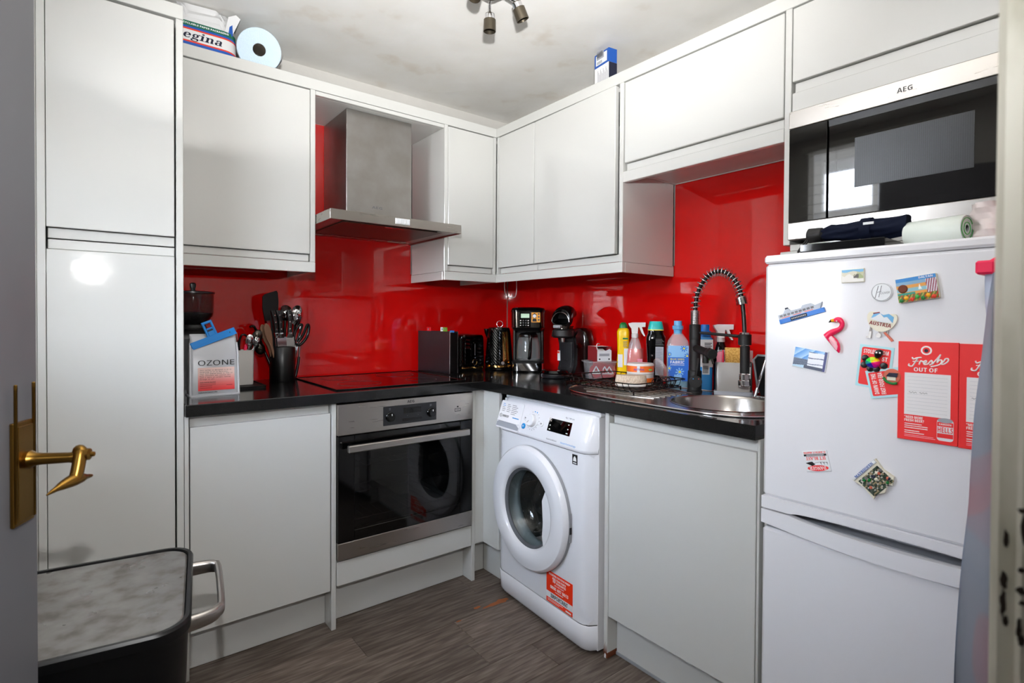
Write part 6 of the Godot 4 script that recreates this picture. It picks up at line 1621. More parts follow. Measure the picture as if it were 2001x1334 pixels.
	part(o, "scourer", loft(S(), [rrect(0.005, 0.046, 0.002, 0.10, 2, Vector2(-0.037, 0.0)), rrect(0.005, 0.046, 0.002, 0.150, 2, Vector2(-0.0375, 0.0)), rrect(0.004, 0.036, 0.001, 0.166, 2, Vector2(-0.0385, 0.0))]), M.hot_pink)
	o = thing("scraper_handle", "slim silver rod leaning beside the sponge caddy", "utensil", Vector3(-0.115, WT + 0.006, 1.640))
	part(o, "rod", tube(S(), [Vector3(-0.004, 0, -0.004), Vector3(0.020, 0.155, 0.030)], 0.0055, 12), M.chrome)
	o = thing("baking_tray", "dark baking tray standing on edge by the fridge", "baking tray", Vector3(-0.055, WT + 0.003, 1.745))
	o.rotation_degrees = Vector3(0, 0, 14)
	part(o, "tray", loft(S(), [rrect(0.006, 0.24, 0.002, 0.0, 2), rrect(0.008, 0.25, 0.002, 0.06, 2), rrect(0.008, 0.25, 0.002, 0.14, 2), rrect(0.006, 0.23, 0.002, 0.155, 2)]), M.charcoal)
	part(o, "rolled_rim", tube(S(), [Vector3(-0.006, 0.012, -0.126), Vector3(-0.006, 0.14, -0.128), Vector3(-0.006, 0.158, -0.11), Vector3(-0.006, 0.158, 0.11)], 0.004, 8), M.enamel_grey)

func rack() -> void:
	var o := thing("dish_rack", "black wire dish rack with looped ends on the drainer", "rack", Vector3(-0.312, WT + 0.0035, 1.175))
	var hx := 0.165; var hz := 0.20
	var w: Material = M.black_gloss
	var top := []
	for p in rrect(hx * 2, hz * 2, 0.03, 0.044, 4): top.append(p)
	part(o, "top_rail", tube(S(), top, 0.0025, 6, true), w)
	var low := []
	for p in rrect(hx * 2 - 0.03, hz * 2 - 0.03, 0.03, 0.014, 4): low.append(p)
	part(o, "base_rail", tube(S(), low, 0.0025, 6, true), w)
	for k in 13:
		var z := -hz + 0.03 + k * 0.0283
		part(o, "wire", tube(S(), [Vector3(-hx + 0.001, 0.044, z), Vector3(-hx + 0.014, 0.018, z), Vector3(hx - 0.014, 0.018, z), Vector3(hx - 0.001, 0.044, z)], 0.0015, 5), w)
	for k in 4:
		var x := -0.09 + k * 0.06
		part(o, "cross_wire", tube(S(), [Vector3(x, 0.044, -hz + 0.001), Vector3(x, 0.0165, -hz + 0.014), Vector3(x, 0.0165, hz - 0.014), Vector3(x, 0.044, hz - 0.001)], 0.0018, 5), w)
	# plate loops along the wall side of the window end
	for k in 4:
		part(o, "plate_loop", tube(S(), circle3(0.020, Vector3(0.010 + k * 0.030, 0.034, 0.165), 20, Vector3(0.85, 0, 0.5).normalized()), 0.0018, 6, true), w)
	for k in 1:
		part(o, "plate_loop", tube(S(), circle3(0.022, Vector3(0.075, 0.036, -0.01), 20, Vector3(0.6, 0, 0.8)), 0.0018, 6, true), w)
	for s in [[-hx + 0.02, -hz + 0.02], [hx - 0.02, -hz + 0.02], [-hx + 0.02, hz - 0.02], [hx - 0.02, hz - 0.02]]:
		part(o, "foot", tube(S(), [Vector3(s[0], 0.016, s[1]), Vector3(s[0], 0.0, s[1])], 0.003, 8), w)
	# what lies in it
	var fy := WT + 0.0035 + 0.0202
	var t := thing("cleaning_paste_tub", "white tub of cleaning paste with an orange NATURAL label", "tub", Vector3(-0.265, fy, 1.232), -48)
	part(t, "lower_pot", lathe(S(), [Vector2(0.048, 0), Vector2(0.052, 0.003), Vector2(0.053, 0.040)], 44), M.tub_white)
	part(t, "orange_band", lathe(S(), [Vector2(0.0533, 0.006), Vector2(0.0535, 0.026)], 44), M.tub_orange)
	part(t, "upper_pot", lathe(S(), [Vector2(0.050, 0.040), Vector2(0.054, 0.043), Vector2(0.054, 0.078), Vector2(0.050, 0.083), Vector2(0.0, 0.084)], 44), M.tub_white)
	part(t, "orange_band", lathe(S(), [Vector2(0.0545, 0.050), Vector2(0.0545, 0.074)], 44), M.tub_orange)
	txt(t, "NATURAL", 0.0075, Vector3(-0.008, 0.061, 0.0548), M.purple_ink, Vector3.ZERO, true, false, 0.04)
	slab(t, "white_flash", Vector3(-0.016, 0.050, 0.0525), Vector3(-0.005, 0.078, 0.0546), M.label_white, 0.0)
	slab(t, "green_print", Vector3(0.030, 0.058, 0.044), Vector3(0.042, 0.062, 0.0472), M.green_ink, 0.0)
	t = thing("tub_lid", "clear plastic lid leaning against the cleaning paste tub", "lid", Vector3(-0.200, fy + 0.052, 1.282))
	t.rotation_degrees = Vector3(0, -30, -64)
	part(t, "disc", lathe(S(), [Vector2(0.0, 0.0), Vector2(0.050, 0.0), Vector2(0.052, 0.003), Vector2(0.052, 0.010), Vector2(0.054, 0.011)], 40, Transform3D.IDENTITY, 0.6, true), M.pink_pane)
	t = thing("scrubbing_brush", "oval scrubbing brush with pale bristles lying in the rack", "brush", Vector3(-0.375, fy, 1.275), -48)
	part(t, "bristles", loft(S(), [ring(0.058, 0.010, 40, Vector2.ZERO, 0.026), ring(0.060, 0.022, 40, Vector2.ZERO, 0.028), ring(0.057, 0.044, 40, Vector2.ZERO, 0.026)]), M.bristle).set_meta("kind", "stuff")
	part(t, "back", loft(S(), [ring(0.052, 0.0, 40, Vector2.ZERO, 0.022), ring(0.060, 0.004, 40, Vector2.ZERO, 0.028), ring(0.060, 0.010, 40, Vector2.ZERO, 0.028)]), M.tub_white)

# ---------- fridge magnets, papers and what lies on top ----------
func on_fridge(called: String, label: String, category: String, zz: float, y: float, turn := 0.0, out := 0.6623) -> Node3D:
	var o := thing(called, label, category, Vector3(-out, y, zz), -90, "magnets and papers on the fridge")
	o.rotation_degrees = Vector3(0, -90, 0)
	o.rotate_object_local(Vector3(0, 0, 1), deg_to_rad(turn))
	return o

func magnets() -> void:
	rng.seed = 5
	# small landscape plaque
	var o := on_fridge("fridge_magnet", "small white landscape plaque magnet near the fridge top", "magnet", 2.147, 1.296, 1.0)
	slab(o, "plaque", Vector3(-0.0235, -0.0155, 0), Vector3(0.0235, 0.0155, 0.004), M.cream_resin, 0.001)
	var tex := paint(64, 40, func(x, y): return Color(0.45, 0.70, 0.86) if y < 0.18 + 0.05 * sin(x * 9) else Color(0.80, 0.78, 0.66) if y < 0.45 + 0.1 * sin(x * 14) and fposmod(x * 13 + y * 7, 1.0) < 0.6 else Color(0.35, 0.33, 0.30) if x > 0.55 and x < 0.78 and y > 0.4 and y < 0.7 else Color(0.62, 0.66, 0.48) if y < 0.75 and x > 0.7 else Color(0.90, 0.89, 0.86))
	picture(o, "painting", 0.044, 0.028, print_mat("plaque_print", tex), Vector3(0, 0, 0.004))
	# round appliance badge
	o = on_fridge("fridge_magnet", "round white magnet lettered HOOVER", "magnet", 2.204, 1.257, 0)
	part(o, "disc", lathe(S(), [Vector2(0.0205, 0), Vector2(0.0205, 0.003), Vector2(0.0195, 0.004), Vector2(0, 0.004)], 40, disc_axis(Vector3(0, 0, 1))), M.label_white)
	part(o, "ring", tube(S(), circle3(0.0185, Vector3(0, 0, 0.004), 40), 0.0004, 4, true), M.ink_grey)
	for k in 2: part(o, "stroke", tube(S(), [Vector3(-0.012 + k * 0.007, -0.013 + k * 0.002, 0.0042), Vector3(-0.006 + k * 0.006, 0.014, 0.0042)], 0.0006, 5), M.ink_grey)
	part(o, "stroke", tube(S(), [Vector3(-0.008, -0.001, 0.0042), Vector3(0.0, 0.002, 0.0042)], 0.0005, 5), M.ink_grey)
	txt(o, "OOVER", 0.0045, Vector3(0.007, -0.002, 0.004), M.ink_grey, Vector3(0, 0, 6), false, false, 0.017, "lettering", 0.25)
	# painted harbour
	o = on_fridge("fridge_magnet", "painted harbour scene magnet lettered DALYAN", "magnet", 2.2695, 1.262, 8.5)
	slab(o, "plaque", Vector3(-0.036, -0.026, 0), Vector3(0.036, 0.026, 0.010), M.cream_resin, 0.002)
	tex = paint(96, 64, func(x, y):
		if y < 0.16: return Color(0.24, 0.55, 0.82)
		if x > 0.74 and y < 0.72: return Color(0.86, 0.86, 0.88) if fposmod(x * 17.0 + y * 3.0, 1.0) < 0.55 else Color(0.55, 0.20, 0.28)
		if Vector2((x - 0.16) * 1.4, y - 0.46).length() < 0.16: return Color(0.42, 0.24, 0.14) if fposmod(atan2(y - 0.46, x - 0.16) * 3.0, 1.0) < 0.5 else Color(0.85, 0.78, 0.66)
		if y > 0.70: return Color(0.36, 0.45, 0.16) if fposmod(x * 11 + y * 5, 1.0) < 0.5 else Color(0.68, 0.62, 0.30) if fposmod(x * 7, 1.0) < 0.6 else Color(0.78, 0.20, 0.12)
		if absf(x - 0.58) < 0.04 * clampf((y - 0.32) * 5.0, 0, 1) and y < 0.55: return Color(0.94, 0.94, 0.92)
		if y < 0.30: return Color(0.52, 0.68, 0.80)
		if y < 0.44: return Color(0.88, 0.62, 0.32)
		if x < 0.45 and y > 0.62: return Color(0.18, 0.58, 0.52)
		return Color(0.55, 0.75, 0.80) if y < 0.6 else Color(0.88, 0.60, 0.28))
	picture(o, "painting", 0.070, 0.050, print_mat("harbour_print", tex, 0.3), Vector3(0, 0, 0.010))
	txt(o, "DALYAN", 0.0042, Vector3(0.018, 0.0215, 0.0107), M.white_ink, Vector3.ZERO, true, false, 0.024)
	for k in 7: part(o, "relief", lathe(S(), [Vector2(0.005, 0), Vector2(0.003, 0.003), Vector2(0, 0.004)], 8, disc_axis(Vector3(0, 0, 1), Vector3(-0.03 + k * 0.0095, -0.021 + 0.004 * (k % 2), 0.0095))), [M.green_cap, M.beak, M.wrap_red, M.green_ink][k % 4])
	part(o, "windmill", lathe(S(), [Vector2(0.010, 0), Vector2(0.007, 0.003), Vector2(0, 0.003)], 16, disc_axis(Vector3(0, 0, 1), Vector3(-0.024, 0.003, 0.0095))), M.chip_brown)
	# cruise ship
	o = on_fridge("fridge_magnet", "white cruise ship magnet on a blue sea strip", "magnet", 2.034, 1.214, 16.5)
	part(o, "sea", prism(S(), [Vector2(-0.054, -0.015), Vector2(0.054, -0.015), Vector2(0.054, -0.004), Vector2(-0.054, -0.004)], 0, 0.006), M.ship_blue)
	part(o, "hull", prism(S(), [Vector2(-0.054, -0.004), Vector2(0.046, -0.004), Vector2(0.054, 0.010), Vector2(0.035, 0.007), Vector2(0.028, 0.015), Vector2(0.008, 0.016), Vector2(0.004, 0.010), Vector2(-0.022, 0.011), Vector2(-0.026, 0.017), Vector2(-0.036, 0.016), Vector2(-0.040, 0.009), Vector2(-0.054, 0.008)], 0, 0.005), M.ship_white)
	for k in 9: slab(o, "deck_windows", Vector3(-0.050 + k * 0.0095, 0.001, 0.005), Vector3(-0.043 + k * 0.0095, 0.006, 0.0053), M.ink_grey, 0.0)
	for k in 3: slab(o, "lifeboats", Vector3(-0.046 + k * 0.028, -0.0024, 0.005), Vector3(-0.026 + k * 0.028, -0.0010, 0.0055), M.wrap_red, 0.0)
	slab(o, "funnel", Vector3(-0.034, 0.016, 0.001), Vector3(-0.026, 0.021, 0.005), M.wrap_navy, 0.001)
	slab(o, "name_plate", Vector3(-0.026, -0.0135, 0.006), Vector3(0.014, -0.0055, 0.0066), M.ink, 0.0)
	for k in 9: slab(o, "name_print", Vector3(-0.0235 + k * 0.004, -0.0112, 0.0066), Vector3(-0.0208 + k * 0.004, -0.0080, 0.0069), M.line_grey, 0.0)
	# flamingo
	o = on_fridge("fridge_magnet", "glossy pink flamingo magnet with a curved neck", "magnet", 2.110, 1.162, 0)
	part(o, "neck", tube(S(), curve([Vector3(0.002, 0.033, 0.006), Vector3(0.012, 0.034, 0.007), Vector3(0.018, 0.025, 0.007), Vector3(0.013, 0.013, 0.007), Vector3(-0.004, 0.004, 0.008), Vector3(-0.014, -0.006, 0.008)], 6), [0.0045, 0.005, 0.0055, 0.0058, 0.006, 0.006, 0.006, 0.006, 0.0058, 0.0056, 0.0054, 0.0052, 0.005, 0.005, 0.005, 0.005, 0.005, 0.0052, 0.0054, 0.0056, 0.006, 0.0064, 0.0068, 0.007, 0.0072, 0.0076, 0.008, 0.0082, 0.0085, 0.0088, 0.009], 12), M.flamingo)
	part(o, "body", loft(S(), [[0.001, -0.042, 0.012], [0.006, -0.034, 0.009], [0.010, -0.022, 0.004], [0.0115, -0.012, -0.003], [0.010, -0.004, -0.010], [0.004, 0.002, -0.014]].map(func(q): return ring(q[0], q[1], 16, Vector2(q[2], 0.007), q[0] * 0.65)), true, true, false, 2.0), M.flamingo)
	part(o, "wing", loft(S(), [[0.001, -0.036, 0.008], [0.005, -0.028, 0.006], [0.0075, -0.018, 0.002], [0.007, -0.010, -0.003], [0.002, -0.002, -0.006]].map(func(q): return ring(q[0], q[1], 14, Vector2(q[2], 0.011), q[0] * 0.6)), true, true, false, 2.0), M.flamingo_pale)
	part(o, "beak", tube(S(), [Vector3(0.002, 0.033, 0.006), Vector3(-0.005, 0.032, 0.006)], [0.0045, 0.0035], 10), M.beak)
	part(o, "beak_tip", tube(S(), [Vector3(-0.005, 0.032, 0.006), Vector3(-0.011, 0.028, 0.006)], [0.0035, 0.001], 10), M.ink)
	part(o, "eye", lathe(S(), [Vector2(0.0016, 0), Vector2(0, 0.001)], 10, disc_axis(Vector3(0, 0, 1), Vector3(0.008, 0.031, 0.0122))), M.white_ink)
	# austria heart with charms
	o = on_fridge("fridge_magnet", "heart-shaped AUSTRIA mountain magnet with hanging charms", "magnet", 2.205, 1.195, -8)
	var hp := []
	for k in 40:
		var t := TAU * k / 40.0
		hp.append(Vector2(0.0285 * pow(absf(sin(t)), 1.2) * signf(sin(t)), 0.020 * (1.05 * cos(t) - 0.32 * cos(2 * t) - 0.12 * cos(3 * t))))
	part(o, "heart", prism(S(), hp, 0, 0.005, Transform3D.IDENTITY, true), M.cream_resin)
	part(o, "sky", prism(S(), [Vector2(-0.020, 0.004), Vector2(-0.016, 0.014), Vector2(-0.006, 0.016), Vector2(0.002, 0.012), Vector2(0.012, 0.016), Vector2(0.022, 0.010), Vector2(0.022, -0.002)], 0.005, 0.0055), M.sky_blue_ink)
	part(o, "mountain", prism(S(), [Vector2(-0.022, 0.001), Vector2(-0.012, 0.007), Vector2(-0.004, 0.015), Vector2(0.004, 0.007), Vector2(0.010, 0.009), Vector2(0.022, -0.003), Vector2(0.0, -0.004)], 0.0055, 0.0075), M.label_white)
	part(o, "flag_band", prism(S(), [Vector2(-0.018, 0.014), Vector2(-0.006, 0.018), Vector2(-0.005, 0.016), Vector2(-0.017, 0.012)], 0.0055, 0.006), M.maroon_ink)
	txt(o, "AUSTRIA", 0.0078, Vector3(-0.001, -0.0085, 0.0055), M.maroon_ink, Vector3(0, 0, -3), true, false, 0.042)
	var k3 := 0
	for c in [[-0.018, "boot_charm"], [-0.001, "edelweiss_charm"], [0.015, "ski_charm"]]:
		part(o, "chain", tube(S(), [Vector3(c[0], -0.016, 0.003), Vector3(c[0], -0.027, 0.003)], 0.0018, 6), M.alloy)
		if k3 == 0: part(o, c[1], prism(S(), [Vector2(c[0] - 0.002, -0.027), Vector2(c[0] + 0.003, -0.027), Vector2(c[0] + 0.003, -0.042), Vector2(c[0] - 0.006, -0.042), Vector2(c[0] - 0.006, -0.039), Vector2(c[0] - 0.002, -0.037)], 0.001, 0.004), M.alloy)
		elif k3 == 1: part(o, c[1], prism(S(), circle2(0.0055, 8, Vector2(c[0], -0.033)), 0.001, 0.004), M.alloy)
		else: part(o, c[1], prism(S(), [Vector2(c[0] - 0.008, -0.026), Vector2(c[0] - 0.004, -0.024), Vector2(c[0] + 0.014, -0.040), Vector2(c[0] + 0.010, -0.043)], 0.001, 0.004), M.salmon)
		k3 += 1
	# photo of sun loungers
	o = on_fridge("fridge_magnet", "flat photo magnet of white loungers by blue water", "magnet", 2.056, 1.101, -8.5)
	slab(o, "card", Vector3(-0.039, -0.0255, 0), Vector3(0.039, 0.0255, 0.002), M.label_white, 0.0005)
	tex = paint(96, 64, func(x, y):
		if x > 0.45 and x < 0.93 and y > 0.12 and y < 0.84: return Color(0.30, 0.36, 0.50) if absf(fposmod((y - 0.12) * 3.3 + 0.08 * sin(x * 9), 1.0) - 0.5) > 0.44 else Color(0.92, 0.93, 0.96)
		if x >= 0.93: return Color(0.30, 0.32, 0.52)
		if y > 0.86 - 0.2 * (x - 0.3): return Color(0.30, 0.34, 0.42) if x > 0.35 else Color(0.72, 0.84, 0.92)
		if x < 0.45 and y > 0.55: return Color(0.22, 0.26, 0.34) if fposmod(x * 19 + y * 11, 1.0) < 0.5 else Color(0.50, 0.56, 0.66)
		return Color(0.30, 0.55, 0.85).lerp(Color(0.70, 0.85, 0.95), fposmod(x * 3.1 + y * 2.3, 1.0)))
	picture(o, "photo", 0.074, 0.047, print_mat("lounger_print", tex, 0.3), Vector3(0, 0, 0.002))
	# two red cards with pale borders
	o = on_fridge("red_card", "red card with pale border lettered STOLEN FROM under turtle magnet", "card", 2.1915, 1.092, -5.5)
	slab(o, "card", Vector3(-0.033, -0.047, 0), Vector3(0.033, 0.047, 0.001), M.pale_blue_card, 0.0)
	part(o, "red_field", prism(S(), rr2(0.056, 0.084, 0.004, Vector2(0.0, 0.0)), 0.001, 0.0013), M.red_card)
	txt(o, "STOLEN FROM", 0.0088, Vector3(0.0, 0.033, 0.0013), M.white_ink, Vector3.ZERO, true, false, 0.048)
	txt(o, "TH", 0.0088, Vector3(-0.019, 0.0195, 0.0013), M.white_ink, Vector3.ZERO, true, false, 0.010)
	txt(o, "ST", 0.0088, Vector3(0.018, 0.0195, 0.0013), M.white_ink, Vector3.ZERO, true, false, 0.010)
	o = on_fridge("red_card", "red card with pale border lettered DAWN OF THE FAST FOOD ERA", "card", 2.2235, 1.062, 12, 0.6640)
	slab(o, "card", Vector3(-0.044, -0.032, 0), Vector3(0.020, 0.030, 0.001), M.pale_blue_card, 0.0)
	part(o, "red_field", prism(S(), rr2(0.054, 0.052, 0.003, Vector2(-0.0125, -0.001)), 0.001, 0.0013), M.red_card)
	txt(o, "DAWN OF THE", 0.0085, Vector3(-0.030, -0.001, 0.0013), M.white_ink, Vector3(0, 0, 90), true, false, 0.044)
	txt(o, "FAST FOOD ERA", 0.0085, Vector3(-0.017, -0.001, 0.0013), M.white_ink, Vector3(0, 0, 90), true, false, 0.047)
	# turtle with a rainbow shell
	o = on_fridge("fridge_magnet", "black turtle magnet with a rainbow shell on red card", "magnet", 2.190, 1.102, 0, 0.6640)
	var shell := S()
	var cols := [Color(0.75, 0.90, 0.05), Color(0.95, 0.75, 0.05), Color(0.95, 0.10, 0.45), Color(0.80, 0.05, 0.55), Color(0.25, 0.10, 0.60), Color(0.10, 0.15, 0.60), Color(0.05, 0.60, 0.55), Color(0.20, 0.85, 0.25)]
	for k in 8:
		var st := S()
		var a0 := TAU * k / 8.0 + 1.9
		var a1 := a0 - TAU / 8.0
		a0 = 1.9 - TAU * k / 8.0; a1 = a0 - TAU / 8.0
		st.set_smooth_group(1)
		for i in 5:
			var f := func(a: float, j: int) -> Vector3:
				var u := j / 5.0 * PI / 2.0
				return Vector3(0.0145 * sin(u) * cos(a), 0.0125 * sin(u) * sin(a), 0.004 + 0.009 * cos(u))
			for q in 3:
				var b0 := lerpf(a0, a1, q / 3.0); var b1 := lerpf(a0, a1, (q + 1) / 3.0)
				qo(st, f.call(b0, i), f.call(b0, i + 1), f.call(b1, i + 1), f.call(b1, i), f.call((b0 + b1) / 2.0, i + 1) - Vector3(0, 0, 0.002))
		part(o, "shell_segment", st, mat("shell_%d" % k, cols[k], 0.2))
	part(o, "head", loft(S(), [ring(0.001, 0.010, 14, Vector2(0.008, 0.006)), ring(0.006, 0.013, 14, Vector2(0.010, 0.006)), ring(0.0085, 0.021, 14, Vector2(0.012, 0.007)), ring(0.007, 0.027, 14, Vector2(0.013, 0.007)), ring(0.002, 0.0295, 14, Vector2(0.013, 0.007))], true, true, false, 2.0), M.black_plastic)
	part(o, "eye", lathe(S(), [Vector2(0.002, 0), Vector2(0, 0.0012)], 10, disc_axis(Vector3(-0.3, 0.2, 1), Vector3(0.010, 0.023, 0.0145))), M.white_ink)
	part(o, "eye", lathe(S(), [Vector2(0.0018, 0), Vector2(0, 0.0012)], 10, disc_axis(Vector3(0.3, 0.2, 1), Vector3(0.0165, 0.0225, 0.014))), M.white_ink)
	for f in [[-0.016, 0.009, 40], [-0.018, -0.006, -10], [0.020, -0.006, -60], [-0.006, -0.014, 80], [0.006, -0.014, 100]]:
		part(o, "flipper", lathe(S(), [Vector2(0.0075, 0.001), Vector2(0.006, 0.004), Vector2(0, 0.0045)], 14, Transform3D(disc_axis(Vector3(0, 0, 1)).basis, Vector3(f[0], f[1], 0))), M.black_plastic)
	# round souvenir half under the notepad
	o = on_fridge("fridge_magnet", "round painted cottage magnet beside the red notepad", "magnet", 2.2265, 1.0745, 0, 0.6658)
	part(o, "disc", lathe(S(), [Vector2(0.0165, 0), Vector2(0.0165, 0.003), Vector2(0.015, 0.0045), Vector2(0, 0.0045)], 28, disc_axis(Vector3(0, 0, 1))), M.salmon)
	part(o, "cottage", prism(S(), [Vector2(-0.008, -0.008), Vector2(0.008, -0.008), Vector2(0.008, 0.0), Vector2(-0.008, 0.0)], 0.0045, 0.0065), M.cream_resin)
	part(o, "roof", prism(S(), [Vector2(-0.010, 0.0), Vector2(0.010, -0.001), Vector2(0.012, 0.008), Vector2(-0.004, 0.008)], 0.0045, 0.008), M.wrap_navy)
	part(o, "garland", tube(S(), curve([Vector3(-0.015, -0.003, 0.005), Vector3(-0.009, -0.011, 0.006), Vector3(0.002, -0.015, 0.006), Vector3(0.010, -0.013, 0.005)], 4), 0.0028, 8), M.green_cap)
	# notepads
	for q in [["red notepad headed Fresh OUT OF with a printed beer can", 2.2885, 1.0475, 0.6640], ["second red notepad half hidden behind the hanging cloth", 2.391, 1.046, 0.6625]]:
		o = on_fridge("shopping_notepad", q[0], "notepad", q[1], q[2], 0, q[3])
		slab(o, "pad", Vector3(-0.051, -0.1035, 0), Vector3(0.051, 0.1035, 0.0045), M.red_card, 0.0005)
		slab(o, "writing_panel", Vector3(-0.039, -0.050, 0.0045), Vector3(0.039, 0.038, 0.0048), M.paper, 0.0)
		for k in 11:
			slab(o, "ruled_line", Vector3(-0.034, -0.043 + k * 0.0073, 0.0048), Vector3(0.034, -0.0427 + k * 0.0073, 0.0049), M.line_grey, 0.0)
		part(o, "logo", lathe(S(), [Vector2(0.0095, 0), Vector2(0.0095, 0.0003)], 28, disc_axis(Vector3(0, 0, 1), Vector3(-0.002, 0.086, 0.0045))), M.white_ink)
		part(o, "logo", lathe(S(), [Vector2(0.0065, 0), Vector2(0.0065, 0.0003)], 24, disc_axis(Vector3(0, 0, 1), Vector3(-0.002, 0.086, 0.0048))), M.red_card)
		part(o, "logo", lathe(S(), [Vector2(0.0035, 0), Vector2(0.0035, 0.0003)], 20, disc_axis(Vector3(0, 0, 1), Vector3(-0.002, 0.0855, 0.0051))), M.wrap_navy)
		# script heading drawn as strokes
		var pen := func(pts: Array, r := 0.0014) -> void:
			var p := []
			for v in pts: p.append(Vector3(v[0], v[1], 0.0048))
			part(o, "script_stroke", tube(S(), curve(p, 5), r, 6), M.white_ink)
		pen.call([[-0.026, 0.071], [-0.024, 0.067], [-0.017, 0.070], [-0.010, 0.071]])
		pen.call([[-0.016, 0.070], [-0.021, 0.060], [-0.026, 0.052], [-0.032, 0.053], [-0.031, 0.057]])
		pen.call([[-0.025, 0.062], [-0.015, 0.063]], 0.001)
		pen.call([[-0.014, 0.056], [-0.011, 0.064], [-0.008, 0.062], [-0.007, 0.064]])
		pen.call([[-0.007, 0.059], [-0.002, 0.061], [-0.002, 0.065], [-0.006, 0.062], [-0.005, 0.057], [0.001, 0.058]])
		pen.call([[0.001, 0.058], [0.007, 0.066], [0.008, 0.060], [0.004, 0.056]])
		pen.call([[0.008, 0.058], [0.015, 0.068], [0.022, 0.079]])
		pen.call([[0.022, 0.079], [0.016, 0.062], [0.020, 0.067], [0.024, 0.067], [0.023, 0.060], [0.028, 0.060], [0.034, 0.066], [0.034, 0.071], [0.030, 0.071]])
		pen.call([[0.030, 0.071], [0.026, 0.064], [0.018, 0.057], [0.006, 0.053]])
		txt(o, "OUT OF", 0.0082, Vector3(-0.003, 0.0455, 0.0046), M.white_ink, Vector3.ZERO, true, false, 0.040)
		txt(o, "\"NEED MORE", 0.0052, Vector3(-0.0225, -0.0555, 0.0046), M.white_ink, Vector3.ZERO, true, false, 0.032)
		txt(o, "FRESH BEER?", 0.0052, Vector3(-0.0215, -0.062, 0.0046), M.white_ink, Vector3.ZERO, true, false, 0.034)
		for k in 5: slab(o, "small_print", Vector3(-0.038, -0.070 - k * 0.0042 - (0.002 if k > 2 else 0.0), 0.0045), Vector3(-0.038 + [0.030, 0.040, 0.040, 0.026, 0.034][k], -0.0685 - k * 0.0042 - (0.002 if k > 2 else 0.0), 0.0047), M.white_ink, 0.0)
		for k in 2: slab(o, "small_print", Vector3(-0.038, -0.093 - k * 0.003, 0.0045), Vector3(0.012 + 0.003 * k, -0.0922 - k * 0.003, 0.0047), M.flamingo_pale, 0.0)
		for k in 2: pen_word(o, -0.031 + k * 0.018)
		# printed can
		var can := part(o, "printed_can", prism(S(), rr2(0.027, 0.044, 0.006, Vector2(0.031, -0.074)), 0.0045, 0.0048), M.label_white)
		slab(can, "can_band", Vector3(0.0180, -0.090, 0.0048), Vector3(0.0440, -0.058, 0.0049), M.red_card, 0.0)
		slab(can, "can_band", Vector3(0.0180, -0.081, 0.0049), Vector3(0.0440, -0.067, 0.0050), M.label_white, 0.0)
		part(can, "can_top", prism(S(), circle2(0.0125, 20, Vector2(0.031, -0.0545), 0.005), 0.0049, 0.0051), M.line_grey)
		txt(can, "HELLS", 0.0105, Vector3(0.031, -0.074, 0.0050), M.red_card, Vector3.ZERO, true, false, 0.0245)
		txt(can, "CAMDEN", 0.0030, Vector3(0.031, -0.0625, 0.0049), M.white_ink, Vector3.ZERO, true, false, 0.020)
	# upside-down warning sign
	o = on_fridge("fridge_magnet", "upside-down DANGER JET BLAST sign magnet", "magnet", 2.074, 0.859, 180 + 14)
	slab(o, "card", Vector3(-0.0285, -0.0245, 0), Vector3(0.0285, 0.0245, 0.002), M.label_white, 0.0005)
	part(o, "red_oval", prism(S(), circle2(0.024, 32, Vector2(0.0, 0.0165), 0.0068), 0.002, 0.0023), M.red_card)
	txt(o, "DANGER", 0.0078, Vector3(0.0, 0.0165, 0.0023), M.white_ink, Vector3.ZERO, true, true, 0.038)
	txt(o, "JET BLAST", 0.0076, Vector3(0.0, -0.0065, 0.002), M.red_card, Vector3.ZERO, true, true, 0.046)
	slab(o, "black_band", Vector3(-0.026, -0.0165, 0.002), Vector3(0.026, -0.0118, 0.0023), M.ink, 0.0)
	bars(o, "band_print", M.white_ink, [[-0.020, -0.0148, 0.040, 0.0014]], 0.0023)
	txt(o, "ST. MARTIN ST. MAARTEN", 0.0042, Vector3(0.0, -0.0202, 0.002), M.red_card, Vector3.ZERO, true, false, 0.050)
	part(o, "figure", prism(S(), [Vector2(0.004, 0.008), Vector2(0.012, 0.011), Vector2(0.020, 0.007), Vector2(0.026, 0.004), Vector2(0.018, 0.002), Vector2(0.010, 0.001)], 0.002, 0.0024), M.ink)
	part(o, "blast_line", tube(S(), curve([Vector3(0.010, 0.006, 0.002), Vector3(-0.006, 0.003, 0.002), Vector3(-0.024, 0.004, 0.002)], 4), 0.0004, 4), M.ink)
	for k in 3: part(o, "blast_mark", prism(S(), [Vector2(-0.010 - k * 0.007, 0.003), Vector2(-0.008 - k * 0.007, 0.003), Vector2(-0.010 - k * 0.007, 0.010)], 0.002, 0.0023), M.ink)
	# village relief on a scroll
	o = on_fridge("fridge_magnet", "resin village relief magnet lettered MAYRHOFEN, hung askew", "magnet", 2.193, 0.848, 50)
	var tx2 := paint(80, 80, func(x, y): return [Color(0.10, 0.16, 0.13), Color(0.30, 0.34, 0.30), Color(0.62, 0.55, 0.42), Color(0.80, 0.78, 0.74), Color(0.22, 0.30, 0.22)][int(fposmod(sin(floor(x * 16.0) * 12.9 + floor(y * 16.0) * 78.2) * 437.5, 1.0) * 5.0)])
	part(o, "plaque", prism(S(), [Vector2(-0.036, 0.022), Vector2(-0.018, 0.016), Vector2(0.010, 0.016), Vector2(0.036, 0.024), Vector2(0.030, 0.0), Vector2(0.034, -0.024), Vector2(0.018, -0.034), Vector2(0.012, -0.028), Vector2(-0.006, -0.036), Vector2(-0.022, -0.028), Vector2(-0.034, -0.032), Vector2(-0.030, -0.004)], 0, 0.008), M.cream_resin)
